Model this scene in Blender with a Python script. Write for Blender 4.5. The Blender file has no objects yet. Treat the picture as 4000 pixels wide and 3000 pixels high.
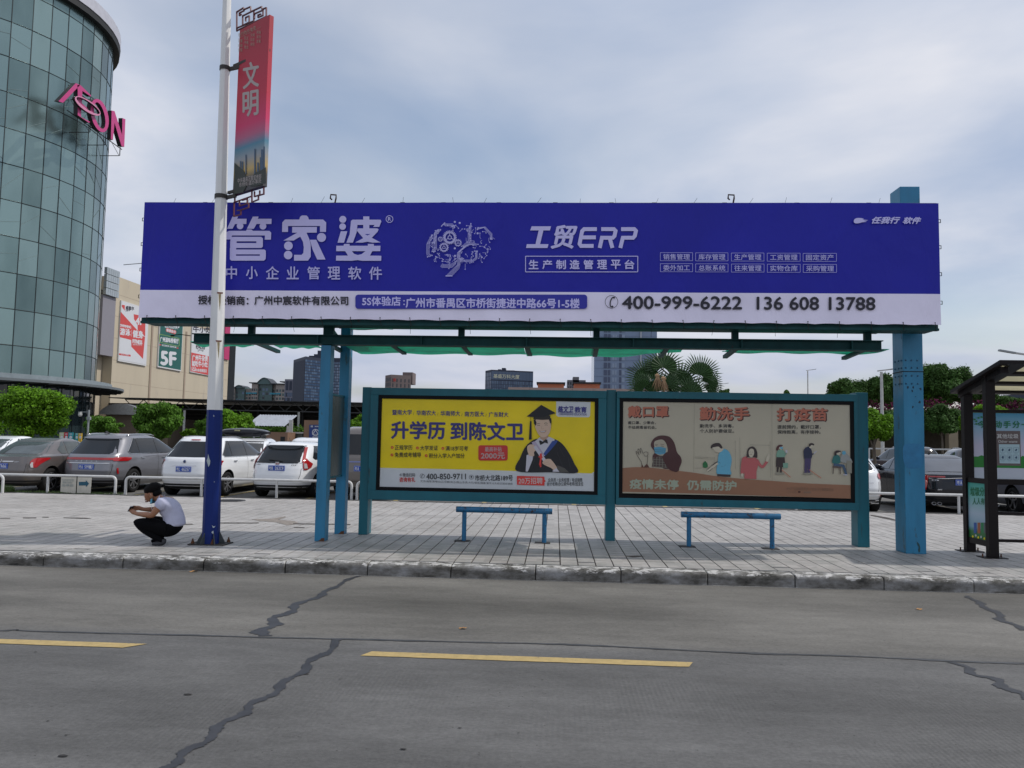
import bpy, bmesh, math, random
import numpy as np
from mathutils import Vector, Matrix
from mathutils.geometry import tessellate_polygon
from math import sin, cos, pi, radians, hypot, atan2, sqrt
random.seed(7); rng = np.random.default_rng(7)
S = bpy.context.scene; COL = S.collection

# ------------------------------------------------------------------ camera
F = 3050.0; CZ = 1.55
yaw, pit, rol = radians(3.24), radians(3.96), radians(1.02)
fw = Vector((-sin(yaw)*cos(pit), cos(yaw)*cos(pit), sin(pit)))
ri0 = Vector((cos(yaw), sin(yaw), 0)); up0 = ri0.cross(fw)
ri = ri0*cos(rol)+up0*sin(rol); up = -ri0*sin(rol)+up0*cos(rol)
cam = bpy.data.cameras.new('camera'); camo = bpy.data.objects.new('camera', cam); COL.objects.link(camo)
m = Matrix((ri, up, -fw)).transposed().to_4x4(); m.translation = (0, 0, CZ); camo.matrix_world = m
cam.sensor_width = 36; cam.lens = 36*F/4000; cam.clip_end = 6000; cam.clip_start = .05
S.camera = camo

# ------------------------------------------------------------------ sky and sun
SUN = Vector((.77, .125, 1.0)).normalized()
W = bpy.data.worlds.new('World'); S.world = W; W.use_nodes = True
nt = W.node_tree; N = nt.nodes; L = nt.links; bg = N['Background']
sky = N.new('ShaderNodeTexSky'); sky.sky_type = 'NISHITA'; sky.sun_disc = False
sky.sun_elevation = math.asin(SUN.z); sky.sun_rotation = atan2(SUN.x, SUN.y); sky.air_density = 1.2; sky.dust_density = 2.0
tc = N.new('ShaderNodeTexCoord'); sep = N.new('ShaderNodeSeparateXYZ'); L.new(tc.outputs['Generated'], sep.inputs[0])
def mth(op, a, b=None, nt_=None):
    n = (nt_ or nt).nodes.new('ShaderNodeMath'); n.operation = op
    for i, v in enumerate((a, b)):
        if v is None: continue
        if isinstance(v, (int, float)): n.inputs[i].default_value = v
        else: (nt_ or nt).links.new(v, n.inputs[i])
    return n.outputs[0]
zz = mth('ADD', mth('MAXIMUM', sep.outputs[2], 0.0), 0.16)
cx_ = mth('DIVIDE', sep.outputs[0], zz); cy_ = mth('DIVIDE', sep.outputs[1], zz)
cmb = N.new('ShaderNodeCombineXYZ'); L.new(cx_, cmb.inputs[0]); L.new(cy_, cmb.inputs[1])
def wnoise(scale, det, rough, dist=0, off=(0, 0, 0)):
    mp = N.new('ShaderNodeMapping'); mp.inputs['Location'].default_value = off; L.new(cmb.outputs[0], mp.inputs[0])
    n = N.new('ShaderNodeTexNoise'); n.inputs['Scale'].default_value = scale; n.inputs['Detail'].default_value = det
    n.inputs['Roughness'].default_value = rough; n.inputs['Distortion'].default_value = dist; L.new(mp.outputs[0], n.inputs['Vector']); return n.outputs[0]
def ramp(nodes, links, fac, stops):
    r = nodes.new('ShaderNodeValToRGB'); e = r.color_ramp.elements
    while len(e) > 1: e.remove(e[0])
    e[0].position = stops[0][0]; e[0].color = (*stops[0][1], 1)
    for p, c in stops[1:]:
        q = e.new(p); q.color = (*c, 1)
    links.new(fac, r.inputs[0]); return r.outputs[0]
c1 = ramp(N, L, wnoise(1.15, 6, .52, .25, (2.3, .4, 0)), [(.30, (3.1, 3.85, 5.3)), (.43, (4.1, 4.65, 5.8)), (.54, (5.1, 5.45, 6.3)), (.66, (6.3, 6.4, 6.9))])
hor = ramp(N, L, sep.outputs[2], [(0.0, (4.7, 4.75, 5.6)), (.13, (4.5, 4.7, 5.75))])
mixh = N.new('ShaderNodeMixRGB'); L.new(mth('MULTIPLY', mth('SUBTRACT', 1.0, mth('MINIMUM', mth('MULTIPLY', mth('MAXIMUM', sep.outputs[2], 0.0), 5.0), 1.0)), .75), mixh.inputs[0]); L.new(c1, mixh.inputs[1]); L.new(hor, mixh.inputs[2])
cov = N.new('ShaderNodeMapRange'); cov.inputs[1].default_value = .34; cov.inputs[2].default_value = .52; cov.inputs[3].default_value = .45; cov.inputs[4].default_value = .97
L.new(wnoise(.8, 3, .5, .2, (0.2, 5.1, 0)), cov.inputs[0])
mixc = N.new('ShaderNodeMixRGB'); L.new(cov.outputs[0], mixc.inputs[0]); L.new(sky.outputs[0], mixc.inputs[1]); L.new(mixh.outputs[0], mixc.inputs[2])
L.new(mixc.outputs[0], bg.inputs[0]); bg.inputs[1].default_value = .127
sun = bpy.data.lights.new('sun', 'SUN'); sun.energy = 2.6; sun.angle = radians(.9); sun.color = (1, .96, .9)
suno = bpy.data.objects.new('sun', sun); COL.objects.link(suno); suno.rotation_mode = 'QUATERNION'; suno.rotation_quaternion = SUN.to_track_quat('Z', 'Y')
S.view_settings.view_transform = 'Standard'; S.view_settings.look = 'None'; S.view_settings.exposure = -.03; S.view_settings.gamma = 1
S.render.engine = 'CYCLES'; S.cycles.max_bounces = 6; S.cycles.transparent_max_bounces = 12

# ------------------------------------------------------------------ helpers
def ray(px, py): return fw+ri*((px-2000)/F)-up*((py-1500)/F)
CP = Vector((0, 0, CZ))
def gp(px, py, z=0):
    d = ray(px, py); return CP+d*((z-CZ)/d.z)
def yp(px, py, Y):
    d = ray(px, py); return CP+d*(Y/d.y)
def lin(h):
    h = h.lstrip('#'); o = []
    for i in (0, 2, 4):
        c = int(h[i:i+2], 16)/255; o.append(c/12.92 if c <= .04045 else ((c+.055)/1.055)**2.4)
    return tuple(o)
MATS = {}
def mat(name, col, rough=.6, metal=0, var=.1, vs=3.0, bump=0, bs=60, coat=0, island=0, objr=0, spec=.5, trans=0, streak=0, dirt=None, dth=.6, ds=4.0):
    if name in MATS: return MATS[name]
    if isinstance(col, str): col = lin(col)
    M = bpy.data.materials.new(name); M.use_nodes = True; t = M.node_tree; n = t.nodes; l = t.links; b = n['Principled BSDF']
    b.inputs['Base Color'].default_value = (*col, 1); b.inputs['Roughness'].default_value = rough; b.inputs['Metallic'].default_value = metal
    b.inputs['Coat Weight'].default_value = coat; b.inputs['Coat Roughness'].default_value = .06; b.inputs['Specular IOR Level'].default_value = spec
    g = n.new('ShaderNodeNewGeometry'); fac = None
    if var:
        mp = n.new('ShaderNodeMapping'); mp.inputs['Scale'].default_value = (1, 1, .25 if streak else 1); l.new(g.outputs['Position'], mp.inputs[0])
        a = n.new('ShaderNodeTexNoise'); a.inputs['Scale'].default_value = vs; a.inputs['Detail'].default_value = 5; a.inputs['Roughness'].default_value = .6; l.new(mp.outputs[0], a.inputs['Vector'])
        r = n.new('ShaderNodeMapRange'); r.inputs[1].default_value = .3; r.inputs[2].default_value = .7; r.inputs[3].default_value = 1-var; r.inputs[4].default_value = 1+var; l.new(a.outputs[0], r.inputs[0]); fac = r.outputs[0]
    if island or objr:
        src = g.outputs['Random Per Island'] if island else n.new('ShaderNodeObjectInfo').outputs['Random']
        k = island or objr
        r2 = n.new('ShaderNodeMapRange'); r2.inputs[3].default_value = 1-k; r2.inputs[4].default_value = 1+k; l.new(src, r2.inputs[0])
        fac = mth('MULTIPLY', fac, r2.outputs[0], t) if fac is not None else r2.outputs[0]
    out = None
    if fac is not None:
        v = n.new('ShaderNodeVectorMath'); v.operation = 'SCALE'; v.inputs[0].default_value = col; l.new(fac, v.inputs['Scale']); out = v.outputs[0]
    if dirt:
        if isinstance(dirt, str): dirt = lin(dirt)
        a2 = n.new('ShaderNodeTexNoise'); a2.inputs['Scale'].default_value = ds; a2.inputs['Detail'].default_value = 7; a2.inputs['Roughness'].default_value = .7
        mp2 = n.new('ShaderNodeMapping'); mp2.inputs['Scale'].default_value = (1, 1, .3 if streak else 1); l.new(g.outputs['Position'], mp2.inputs[0]); l.new(mp2.outputs[0], a2.inputs['Vector'])
        r3 = n.new('ShaderNodeMapRange'); r3.inputs[1].default_value = dth; r3.inputs[2].default_value = dth+.07; l.new(a2.outputs[0], r3.inputs[0])
        mx = n.new('ShaderNodeMixRGB'); l.new(r3.outputs[0], mx.inputs[0]); mx.inputs[2].default_value = (*dirt, 1)
        if out is not None: l.new(out, mx.inputs[1])
        else: mx.inputs[1].default_value = (*col, 1)
        out = mx.outputs[0]
    if out is not None: l.new(out, b.inputs['Base Color'])
    if bump:
        a3 = n.new('ShaderNodeTexNoise'); a3.inputs['Scale'].default_value = bs; a3.inputs['Detail'].default_value = 4; l.new(g.outputs['Position'], a3.inputs['Vector'])
        bp = n.new('ShaderNodeBump'); bp.inputs['Strength'].default_value = bump; bp.inputs['Distance'].default_value = .01; l.new(a3.outputs[0], bp.inputs['Height']); l.new(bp.outputs[0], b.inputs['Normal'])
    if trans:
        tr = n.new('ShaderNodeBsdfTranslucent'); ms = n.new('ShaderNodeMixShader'); ms.inputs[0].default_value = trans
        if out is not None: l.new(out, tr.inputs[0])
        else: tr.inputs[0].default_value = (*col, 1)
        l.new(b.outputs[0], ms.inputs[1]); l.new(tr.outputs[0], ms.inputs[2]); l.new(ms.outputs[0], n['Material Output'].inputs[0])
    MATS[name] = M; return M

class MB:
    def __init__(s): s.v = []; s.f = []; s.m = []; s.ms = []; s.lay = 0
    def mi(s, mt):
        if mt not in s.ms: s.ms.append(mt)
        return s.ms.index(mt)
    def add(s, vs, fs, mt=None):
        o = len(s.v); s.v += [tuple(v) for v in vs]; k = s.mi(mt)
        for f in fs: s.f.append(tuple(i+o for i in f)); s.m.append(k)
        return s
    def box(s, a, b, mt=None, T=None):
        x0, y0, z0 = a; x1, y1, z1 = b
        vs = [(x0,y0,z0),(x1,y0,z0),(x1,y1,z0),(x0,y1,z0),(x0,y0,z1),(x1,y0,z1),(x1,y1,z1),(x0,y1,z1)]
        if T is not None: vs = [T@Vector(v) for v in vs]
        return s.add(vs, [(0,3,2,1),(4,5,6,7),(0,1,5,4),(1,2,6,5),(2,3,7,6),(3,0,4,7)], mt)
    def bar(s, p, q, w, h=None, mt=None, upv=(0,0,1)):
        p = Vector(p); q = Vector(q); d = (q-p).normalized(); u = Vector(upv)
        if abs(d.dot(u)) > .98: u = Vector((0,1,0))
        x = d.cross(u).normalized(); u = x.cross(d).normalized(); h = h or w; vs = []
        for c in (p, q):
            for sx, sy in ((-1,-1),(1,-1),(1,1),(-1,1)): vs.append(c+x*(sx*w/2)+u*(sy*h/2))
        return s.add(vs, [(3,2,1,0),(4,5,6,7),(0,1,5,4),(1,2,6,5),(2,3,7,6),(3,0,4,7)], mt)
    def tube(s, path, r, n=10, mt=None, cap=True):
        P = [Vector(p) for p in path]; R = r if isinstance(r, (list, tuple)) else [r]*len(P); rings = []; ref = None; vs = []
        for i, p in enumerate(P):
            d = (P[min(i+1, len(P)-1)]-P[max(i-1, 0)]).normalized()
            if ref is None:
                ref = Vector((0,0,1)) if abs(d.z) < .9 else Vector((1,0,0))
            x = (ref-d*ref.dot(d)).normalized(); y = d.cross(x); ref = x
            for j in range(n):
                a = 2*pi*j/n; vs.append(p+(x*cos(a)+y*sin(a))*R[i])
        fs = []
        for i in range(len(P)-1):
            for j in range(n): fs.append((i*n+j, i*n+(j+1)%n, (i+1)*n+(j+1)%n, (i+1)*n+j))
        if cap: fs += [tuple(range(n-1, -1, -1)), tuple(range((len(P)-1)*n, len(P)*n))]
        return s.add(vs, fs, mt)
    def cyl(s, p, q, r, r2=None, n=12, mt=None): return s.tube([p, q], [r, r if r2 is None else r2], n, mt)
    def ell(s, c, r, nu=12, nv=8, mt=None, T=None):
        vs = [(0,0,-1)]; fs = []
        for i in range(1, nv):
            a = -pi/2+pi*i/nv
            for j in range(nu): b = 2*pi*j/nu; vs.append((cos(a)*cos(b), cos(a)*sin(b), sin(a)))
        vs.append((0,0,1)); e = len(vs)-1
        for j in range(nu):
            fs.append((0, 1+(j+1)%nu, 1+j)); fs.append((e, e-nu+j, e-nu+(j+1)%nu))
            for i in range(nv-2): a = 1+i*nu; fs.append((a+j, a+(j+1)%nu, a+nu+(j+1)%nu, a+nu+j))
        vs = [Vector((v[0]*r[0], v[1]*r[1], v[2]*r[2])) for v in vs]
        if T is not None: vs = [T@v for v in vs]
        return s.add([v+Vector(c) for v in vs], fs, mt)
    def grid(s, P, mt=None):
        nu = len(P); nv = len(P[0]); vs = [p for r in P for p in r]
        return s.add(vs, [(i*nv+j, (i+1)*nv+j, (i+1)*nv+j+1, i*nv+j+1) for i in range(nu-1) for j in range(nv-1)], mt)
    def mesh(s, name):
        me = bpy.data.meshes.new(name); me.from_pydata(s.v, [], s.f)
        for k in s.ms:
            if k: me.materials.append(k)
        if len(s.ms) > 1: me.polygons.foreach_set('material_index', s.m)
        me.update(); return me
WT = {}
def link(name, me, parent=None, local=False):
    o = bpy.data.objects.new(name, me); COL.objects.link(o)
    if parent is not None:
        o.parent = parent
        if not local and parent in WT: o.matrix_parent_inverse = WT[parent].inverted()
    return o
def build(mb, name, parent=None, smooth=0, bevel=0, local=False, **props):
    me = mb.mesh(name)
    if smooth:
        me.shade_smooth()
        if smooth < 3: me.set_sharp_from_angle(angle=radians(35 if smooth == 1 else 60))
    o = link(name, me, parent, local)
    if bevel:
        b = o.modifiers.new('b', 'BEVEL'); b.width = bevel; b.segments = 2; b.limit_method = 'ANGLE'
    for k, v in props.items(): o[k] = v
    return o
def share(o, parent, loc=(0,0,0), rz=0, name=None):
    c = o.copy(); COL.objects.link(c); c.parent = parent; c.location = loc; c.rotation_euler = (0,0,rz)
    return c
def thing(name, label, cat, loc=(0,0,0), rz=0, group=None):
    o = bpy.data.objects.new(name, None); COL.objects.link(o); o.location = loc; o.rotation_euler = (0,0,rz); o.empty_display_size = .2
    WT[o] = Matrix.Translation(loc)@Matrix.Rotation(rz, 4, 'Z')
    o['label'] = label; o['category'] = cat
    if group: o['group'] = group
    return o
def tag(o, label, cat, group=None):
    o['label'] = label; o['category'] = cat
    if group: o['group'] = group
    return o

TXT = {}
def textmesh(s, shear=0, space=1.0):
    k = (s, shear, space)
    if k in TXT: return TXT[k]
    c = bpy.data.curves.new('t', 'FONT'); c.body = s; c.resolution_u = 3; c.fill_mode = 'FRONT'; c.shear = shear; c.space_character = space
    o = bpy.data.objects.new('t', c); COL.objects.link(o); me = bpy.data.meshes.new_from_object(o)
    V = np.array([v.co[:2] for v in me.vertices]); Fc = [tuple(p.vertices) for p in me.polygons]
    bpy.data.objects.remove(o); bpy.data.meshes.remove(me); bpy.data.curves.remove(c)
    lo = V.min(0); hi = V.max(0); TXT[k] = ((V-lo)/(hi-lo), Fc, (hi-lo)); return TXT[k]
def smoothpoly(pts, n=5):
    out = []; k = len(pts)
    for i in range(k):
        p0, p1, p2, p3 = [np.array(pts[(i+j) % k], float) for j in (-1, 0, 1, 2)]
        for a in range(n):
            t = a/n; out.append(tuple(.5*((2*p1)+(p2-p0)*t+(2*p0-5*p1+4*p2-p3)*t*t+(-p0+3*p1-3*p2+p3)*t**3)))
    return out
class Board:
    """flat print on a plane through o with normal nrm (towards the viewer); drawn with photo measurements re-projected to that plane"""
    def __init__(s, o, nrm, z=(0, 0, 1)):
        s.o = Vector(o); s.n = Vector(nrm).normalized(); s.lay = 0; s.z = z; s.mb = {}; s.cur = 'lettering'
    def at(s, x, y, lay=0):
        d = ray(s.z[0]+x/s.z[2], s.z[1]+y/s.z[2]); t = (s.o-CP).dot(s.n)/d.dot(s.n); return CP+d*t+s.n*(.0022+lay*.00018)
    def g(s, k=None): return s.mb.setdefault(k or s.cur, MB())
    def poly(s, pts, mt, smooth=0):
        if smooth: pts = smoothpoly(pts, 5)
        s.lay += 1; v3 = [s.at(x, y, s.lay) for x, y in pts]
        tris = tessellate_polygon([[Vector((x, -y, 0)) for x, y in pts]]); tris = [tuple(t) for t in tris]
        fl = []
        for t in tris:
            a, b, c = [v3[i] for i in t]
            fl.append(t if (b-a).cross(c-a).dot(s.n) > 0 else t[::-1])
        s.g().add(v3, fl, mt)
    def rect(s, x0, y0, x1, y1, mt, r=0):
        if r <= 0: return s.poly([(x0,y0),(x1,y0),(x1,y1),(x0,y1)], mt)
        p = []
        for cx, cy, a0 in ((x1-r,y0+r,-90),(x1-r,y1-r,0),(x0+r,y1-r,90),(x0+r,y0+r,180)):
            for k in range(5): a = radians(a0+k*22.5); p.append((cx+r*cos(a), cy+r*sin(a)))
        s.poly(p, mt)
    def circ(s, x, y, r, mt, ry=None, n=18): s.poly([(x+r*cos(2*pi*i/n), y+(ry or r)*sin(2*pi*i/n)) for i in range(n)], mt)
    def ring(s, x, y, r, w, mt, n=24):
        s.stroke([(x+r*cos(2*pi*i/n), y+r*sin(2*pi*i/n)) for i in range(n+1)], w, mt)
    def stroke(s, pts, w, mt, butt=True):
        s.lay += 1; P = [np.array(p, float) for p in pts]; n = len(P); left = []; right = []
        for i in range(n):
            if i == 0: d = P[1]-P[0]; k = 1
            elif i == n-1: d = P[-1]-P[-2]; k = 1
            else:
                a = (P[i]-P[i-1])/max(1e-6, np.linalg.norm(P[i]-P[i-1])); b = (P[i+1]-P[i])/max(1e-6, np.linalg.norm(P[i+1]-P[i])); d = a+b
                if np.linalg.norm(d) < .1: d = a
                k = 1/max(.45, np.linalg.norm(d)/2)
            d = d/max(1e-6, np.linalg.norm(d)); nn = np.array([-d[1], d[0]])*w/2*k
            left.append(P[i]+nn); right.append(P[i]-nn)
        v = [s.at(*p, s.lay) for p in left]+[s.at(*p, s.lay) for p in right]
        s.g().add(v, [(i, i+1, n+i+1, n+i) for i in range(n-1)], mt)
    def outline(s, x0, y0, x1, y1, w, mt):
        for a, b in (((x0,y0),(x1,y0)),((x0,y1),(x1,y1)),((x0,y0),(x0,y1)),((x1,y0),(x1,y1))): s.stroke([a, b], w, mt)
    def text(s, t, x0, y0, x1, y1, mt, bold=0, shear=0, space=1.0, slope=0):
        V, Fc, sz = textmesh(t, shear, space); nrep = [(0, 0)]; key = 'lettering#t%d' % len(s.mb) if s.cur.startswith('lettering') else s.cur
        if bold: b = bold*(y1-y0); nrep = [(-b, 0), (b, 0), (0, -b), (0, b)]
        for dx, dy in nrep:
            s.lay += .5
            v = [s.at(x0+dx+u*(x1-x0), y1+dy-w*(y1-y0)+slope*u, s.lay) for u, w in V]; s.g(key).add(v, Fc, mt)
        s.lay += .5
    def done(s, parent, **kw):
        for k, mb in s.mb.items(): build(mb, k.split('#')[0], parent, **kw)
def catpath(pts, n=6):
    out = []; k = len(pts)
    for i in range(k-1):
        p0, p1, p2, p3 = [np.array(pts[min(max(i+j, 0), k-1)], float) for j in (-1, 0, 1, 2)]
        for a in range(n):
            t = a/n; out.append(tuple(.5*((2*p1)+(p2-p0)*t+(2*p0-5*p1+4*p2-p3)*t*t+(-p0+3*p1-3*p2+p3)*t**3)))
    out.append(tuple(pts[-1])); return out
# ------------------------------------------------------------------ ground, road, kerb, pavement
def road_mat():
    M = bpy.data.materials.new('road_concrete'); M.use_nodes = True; t = M.node_tree; n = t.nodes; l = t.links; b = n['Principled BSDF']
    g = n.new('ShaderNodeNewGeometry')
    def noi(sc, det, scale=(1,1,1), rough=.6):
        mp = n.new('ShaderNodeMapping'); mp.inputs['Scale'].default_value = scale; l.new(g.outputs['Position'], mp.inputs[0])
        a = n.new('ShaderNodeTexNoise'); a.inputs['Scale'].default_value = sc; a.inputs['Detail'].default_value = det; a.inputs['Roughness'].default_value = rough; l.new(mp.outputs[0], a.inputs['Vector']); return a.outputs[0]
    big = ramp(n, l, noi(.55, 6, (.5, 1.3, 1)), [(.3, (.092, .090, .085)), (.5, (.130, .127, .120)), (.7, (.178, .174, .164))])
    mid = n.new('ShaderNodeMapRange'); l.new(noi(5, 8, (.6, 1.6, 1), .75), mid.inputs[0]); mid.inputs[1].default_value = .3; mid.inputs[2].default_value = .7; mid.inputs[3].default_value = .86; mid.inputs[4].default_value = 1.14
    fine = n.new('ShaderNodeMapRange'); l.new(noi(38, 9, (.8, 1.2, 1), .85), fine.inputs[0]); fine.inputs[1].default_value = .34; fine.inputs[2].default_value = .66; fine.inputs[3].default_value = .74; fine.inputs[4].default_value = 1.26
    sp = n.new('ShaderNodeSeparateXYZ'); l.new(g.outputs['Position'], sp.inputs[0])
    # colour shift between the two lanes: slab beyond Y=6.5 is browner, the near slab bluer
    lane = n.new('ShaderNodeMapRange'); l.new(sp.outputs[1], lane.inputs[0]); lane.inputs[1].default_value = 6.4; lane.inputs[2].default_value = 6.75; lane.inputs[3].default_value = 0; lane.inputs[4].default_value = 1
    tint = n.new('ShaderNodeMixRGB'); l.new(lane.outputs[0], tint.inputs[0]); tint.inputs[1].default_value = (.90, .91, .94, 1); tint.inputs[2].default_value = (1.05, 1.03, .99, 1)
    m1 = n.new('ShaderNodeMixRGB'); m1.blend_type = 'MULTIPLY'; m1.inputs[0].default_value = 1; l.new(big, m1.inputs[1]); l.new(tint.outputs[0], m1.inputs[2])
    v = n.new('ShaderNodeVectorMath'); v.operation = 'SCALE'; l.new(m1.outputs[0], v.inputs[0]); l.new(mth('MULTIPLY', mid.outputs[0], fine.outputs[0], t), v.inputs['Scale'])
    st = n.new('ShaderNodeMapRange'); l.new(noi(.8, 5, (.12, 1.3, 1)), st.inputs[0]); st.inputs[1].default_value = .35; st.inputs[2].default_value = .65; st.inputs[3].default_value = .84; st.inputs[4].default_value = 1.12
    v0 = n.new('ShaderNodeVectorMath'); v0.operation = 'SCALE'; l.new(v.outputs[0], v0.inputs[0]); l.new(st.outputs[0], v0.inputs['Scale'])
    gr_ = n.new('ShaderNodeTexVoronoi'); gr_.inputs['Scale'].default_value = 26; l.new(g.outputs['Position'], gr_.inputs['Vector']); sel = n.new('ShaderNodeSeparateColor'); l.new(gr_.outputs['Color'], sel.inputs[0])
    sz = mth('MULTIPLY', mth('GREATER_THAN', sel.outputs[0], .93, t), mth('LESS_THAN', gr_.outputs['Distance'], .16, t), t)
    ms0 = n.new('ShaderNodeMixRGB'); l.new(mth('MULTIPLY', sz, .7, t), ms0.inputs[0]); l.new(v0.outputs[0], ms0.inputs[1]); ms0.inputs[2].default_value = (.04, .038, .036, 1); v = ms0
    oil = n.new('ShaderNodeMapRange'); l.new(noi(.9, 7, (.5, 1.1, 1), .65), oil.inputs[0]); oil.inputs[1].default_value = .60; oil.inputs[2].default_value = .74; oil.inputs[4].default_value = .45
    ms1 = n.new('ShaderNodeMixRGB'); l.new(oil.outputs[0], ms1.inputs[0]); l.new(v.outputs[0], ms1.inputs[1]); ms1.inputs[2].default_value = (.075, .072, .068, 1); v = ms1
    # pale scuffs
    r4 = n.new('ShaderNodeMapRange'); l.new(noi(9, 9, (.5, 1, 1), .8), r4.inputs[0]); r4.inputs[1].default_value = .66; r4.inputs[2].default_value = .74; r4.inputs[4].default_value = .35
    mx = n.new('ShaderNodeMixRGB'); l.new(r4.outputs[0], mx.inputs[0]); l.new(v.outputs[0], mx.inputs[1]); mx.inputs[2].default_value = (.27, .26, .24, 1)
    l.new(mx.outputs[0], b.inputs['Base Color']); b.inputs['Roughness'].default_value = .82; b.inputs['Specular IOR Level'].default_value = .3
    # tined grooves along Y in the near lanes
    wv = n.new('ShaderNodeTexWave'); wv.bands_direction = 'X'; wv.inputs['Scale'].default_value = 9.5; wv.inputs['Distortion'].default_value = .35; wv.inputs['Detail'].default_value = 1; wv.inputs['Detail Scale'].default_value = .6; l.new(g.outputs['Position'], wv.inputs['Vector'])
    amt = n.new('ShaderNodeMapRange'); l.new(noi(.5, 3), amt.inputs[0]); amt.inputs[1].default_value = .42; amt.inputs[2].default_value = .6
    near = n.new('ShaderNodeMapRange'); l.new(sp.outputs[1], near.inputs[0]); near.inputs[1].default_value = 6.0; near.inputs[2].default_value = 5.6
    gr = mth('MULTIPLY', mth('MULTIPLY', wv.outputs[0], amt.outputs[0], t), near.outputs[0], t)
    hh = mth('ADD', mth('MULTIPLY', gr, .55, t), mth('MULTIPLY', noi(90, 4), .8, t), t)
    bp = n.new('ShaderNodeBump'); bp.inputs['Strength'].default_value = .55; bp.inputs['Distance'].default_value = .004; l.new(hh, bp.inputs['Height']); l.new(bp.outputs[0], b.inputs['Normal'])
    return M
RM = road_mat()
def struct(mb, name, parent=None, **k):
    o = build(mb, name, parent, **k)
    if parent is None: o['kind'] = 'structure'
    return o
g_lot = mat('parking_asphalt', (.13, .125, .115), .9, var=.25, vs=1.2, bump=.3)
struct(MB().box((-900, 18.62, -.45), (900, 2200, -.152), g_lot), 'ground')
road = struct(MB().box((-120, -60, -.45), (120, 9.5, -.15), RM), 'road')
tar = mat('tar_seal', (.032, .034, .040), .55, var=.25, vs=8)
tarj = mat('tar_joint', (.05, .053, .058), .7, var=.35, vs=5)
def ribbon(pts, w0, w1, mt, name, z=-.146, jit=.22, nsub=26, seed=1, dx=0):
    r = random.Random(seed); P = [gp(x, y, z) for x, y in pts]; C = [Vector(c) for c in catpath([tuple(p) for p in P], nsub)]; n = len(C); a = []; b = []
    for i, c in enumerate(C):
        d = (C[min(i+1, n-1)]-C[max(i-1, 0)]).normalized(); nn = Vector((-d.y, d.x, 0)); w = w0+(w1-w0)*i/n
        k = .6+.45*(1+sin(i*.30+seed)*cos(i*.11+2*seed))*r.uniform(.85, 1.1)
        q_ = w*.9*sin(i*.13+seed)+w*.5*sin(i*.047+2*seed)+w*r.uniform(-.12, .12); c = c+nn*q_; a.append(c+nn*w*k*r.uniform(1-jit, 1+jit)); b.append(c-nn*w*k*r.uniform(1-jit, 1+jit))
    mb = MB(); mb.add(a+b, [(i, n+i, n+i+1, i+1) for i in range(n-1)], mt); return build(mb, name, road)
k3 = lambda L_: [(x*.678, 2050+y*.678) for x, y in L_]
k4 = lambda L_: [(1500+x*.678, 2050+y*.678) for x, y in L_]
k5 = lambda L_: [(3000+x*.5727, 2050+y*.5727) for x, y in L_]
ribbon(k3([(2080,290),(2000,325),(1905,365),(1860,395),(1760,435),(1700,480),(1640,520),(1570,560),(1520,600),(1490,640)]), .024, .058, tar, 'crack_seal', seed=2)
ribbon(k3([(1965,660),(1880,735),(1790,795),(1700,860),(1610,930),(1520,1000),(1440,1060),(1340,1120),(1200,1210),(1100,1290),(1010,1360),(940,1420)]), .032, .027, tar, 'crack_seal', seed=5)
ribbon(k5([(1345,483),(1400,500),(1440,535),(1510,575),(1560,625),(1640,665),(1760,720)]), .028, .045, tar, 'crack_seal', seed=8)
ribbon(k5([(1270,935),(1360,975),(1440,1020),(1540,1060),(1640,1120),(1760,1190)]), .028, .045, tar, 'crack_seal', seed=11)
ribbon([(-300,2456),(0,2463),(60,2461),(140,2463),(700,2478),(1000,2489),(1500,2498),(1900,2509),(2250,2521),(2600,2535),(3000,2553),(3300,2563),(3700,2578),(4000,2589),(4400,2605)], .014, .019, tarj, 'slab_joint', seed=4, jit=.25, nsub=16)
yel = mat('yellow_road_paint', (.42, .31, .13), .75, var=.14, vs=14, dirt=(.2, .17, .11), dth=.6, ds=22)
for i, (a, b) in enumerate(((-6.9, -3.29), (-1.42, 1.03), (3.8, 6.4))):
    mb = MB(); n = 20
    pa = []; pb = []
    for j in range(n+1):
        x = a+(b-a)*j/n; pa.append((x+(.05 if j == n else 0), 6.215+random.uniform(-.004, .004), -.1455)); pb.append((x-(.08 if j == n and i == 0 else 0)-(.06 if j==0 else 0), 6.085+random.uniform(-.004, .004), -.1455))
    mb.add(pa+pb, [(j, n+1+j, n+2+j, j+1) for j in range(n)], yel); build(mb, 'lane_line', road)
wl = mat('white_gutter_line', (.5, .49, .46), .8, var=.3, vs=12)
mb = MB(); mb.add([(-20, 9.485, -.146), (20, 9.485, -.146), (20, 9.5, -.146), (-20, 9.5, -.146)], [(0,1,2,3)], wl); build(mb, 'gutter_line', road)
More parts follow.
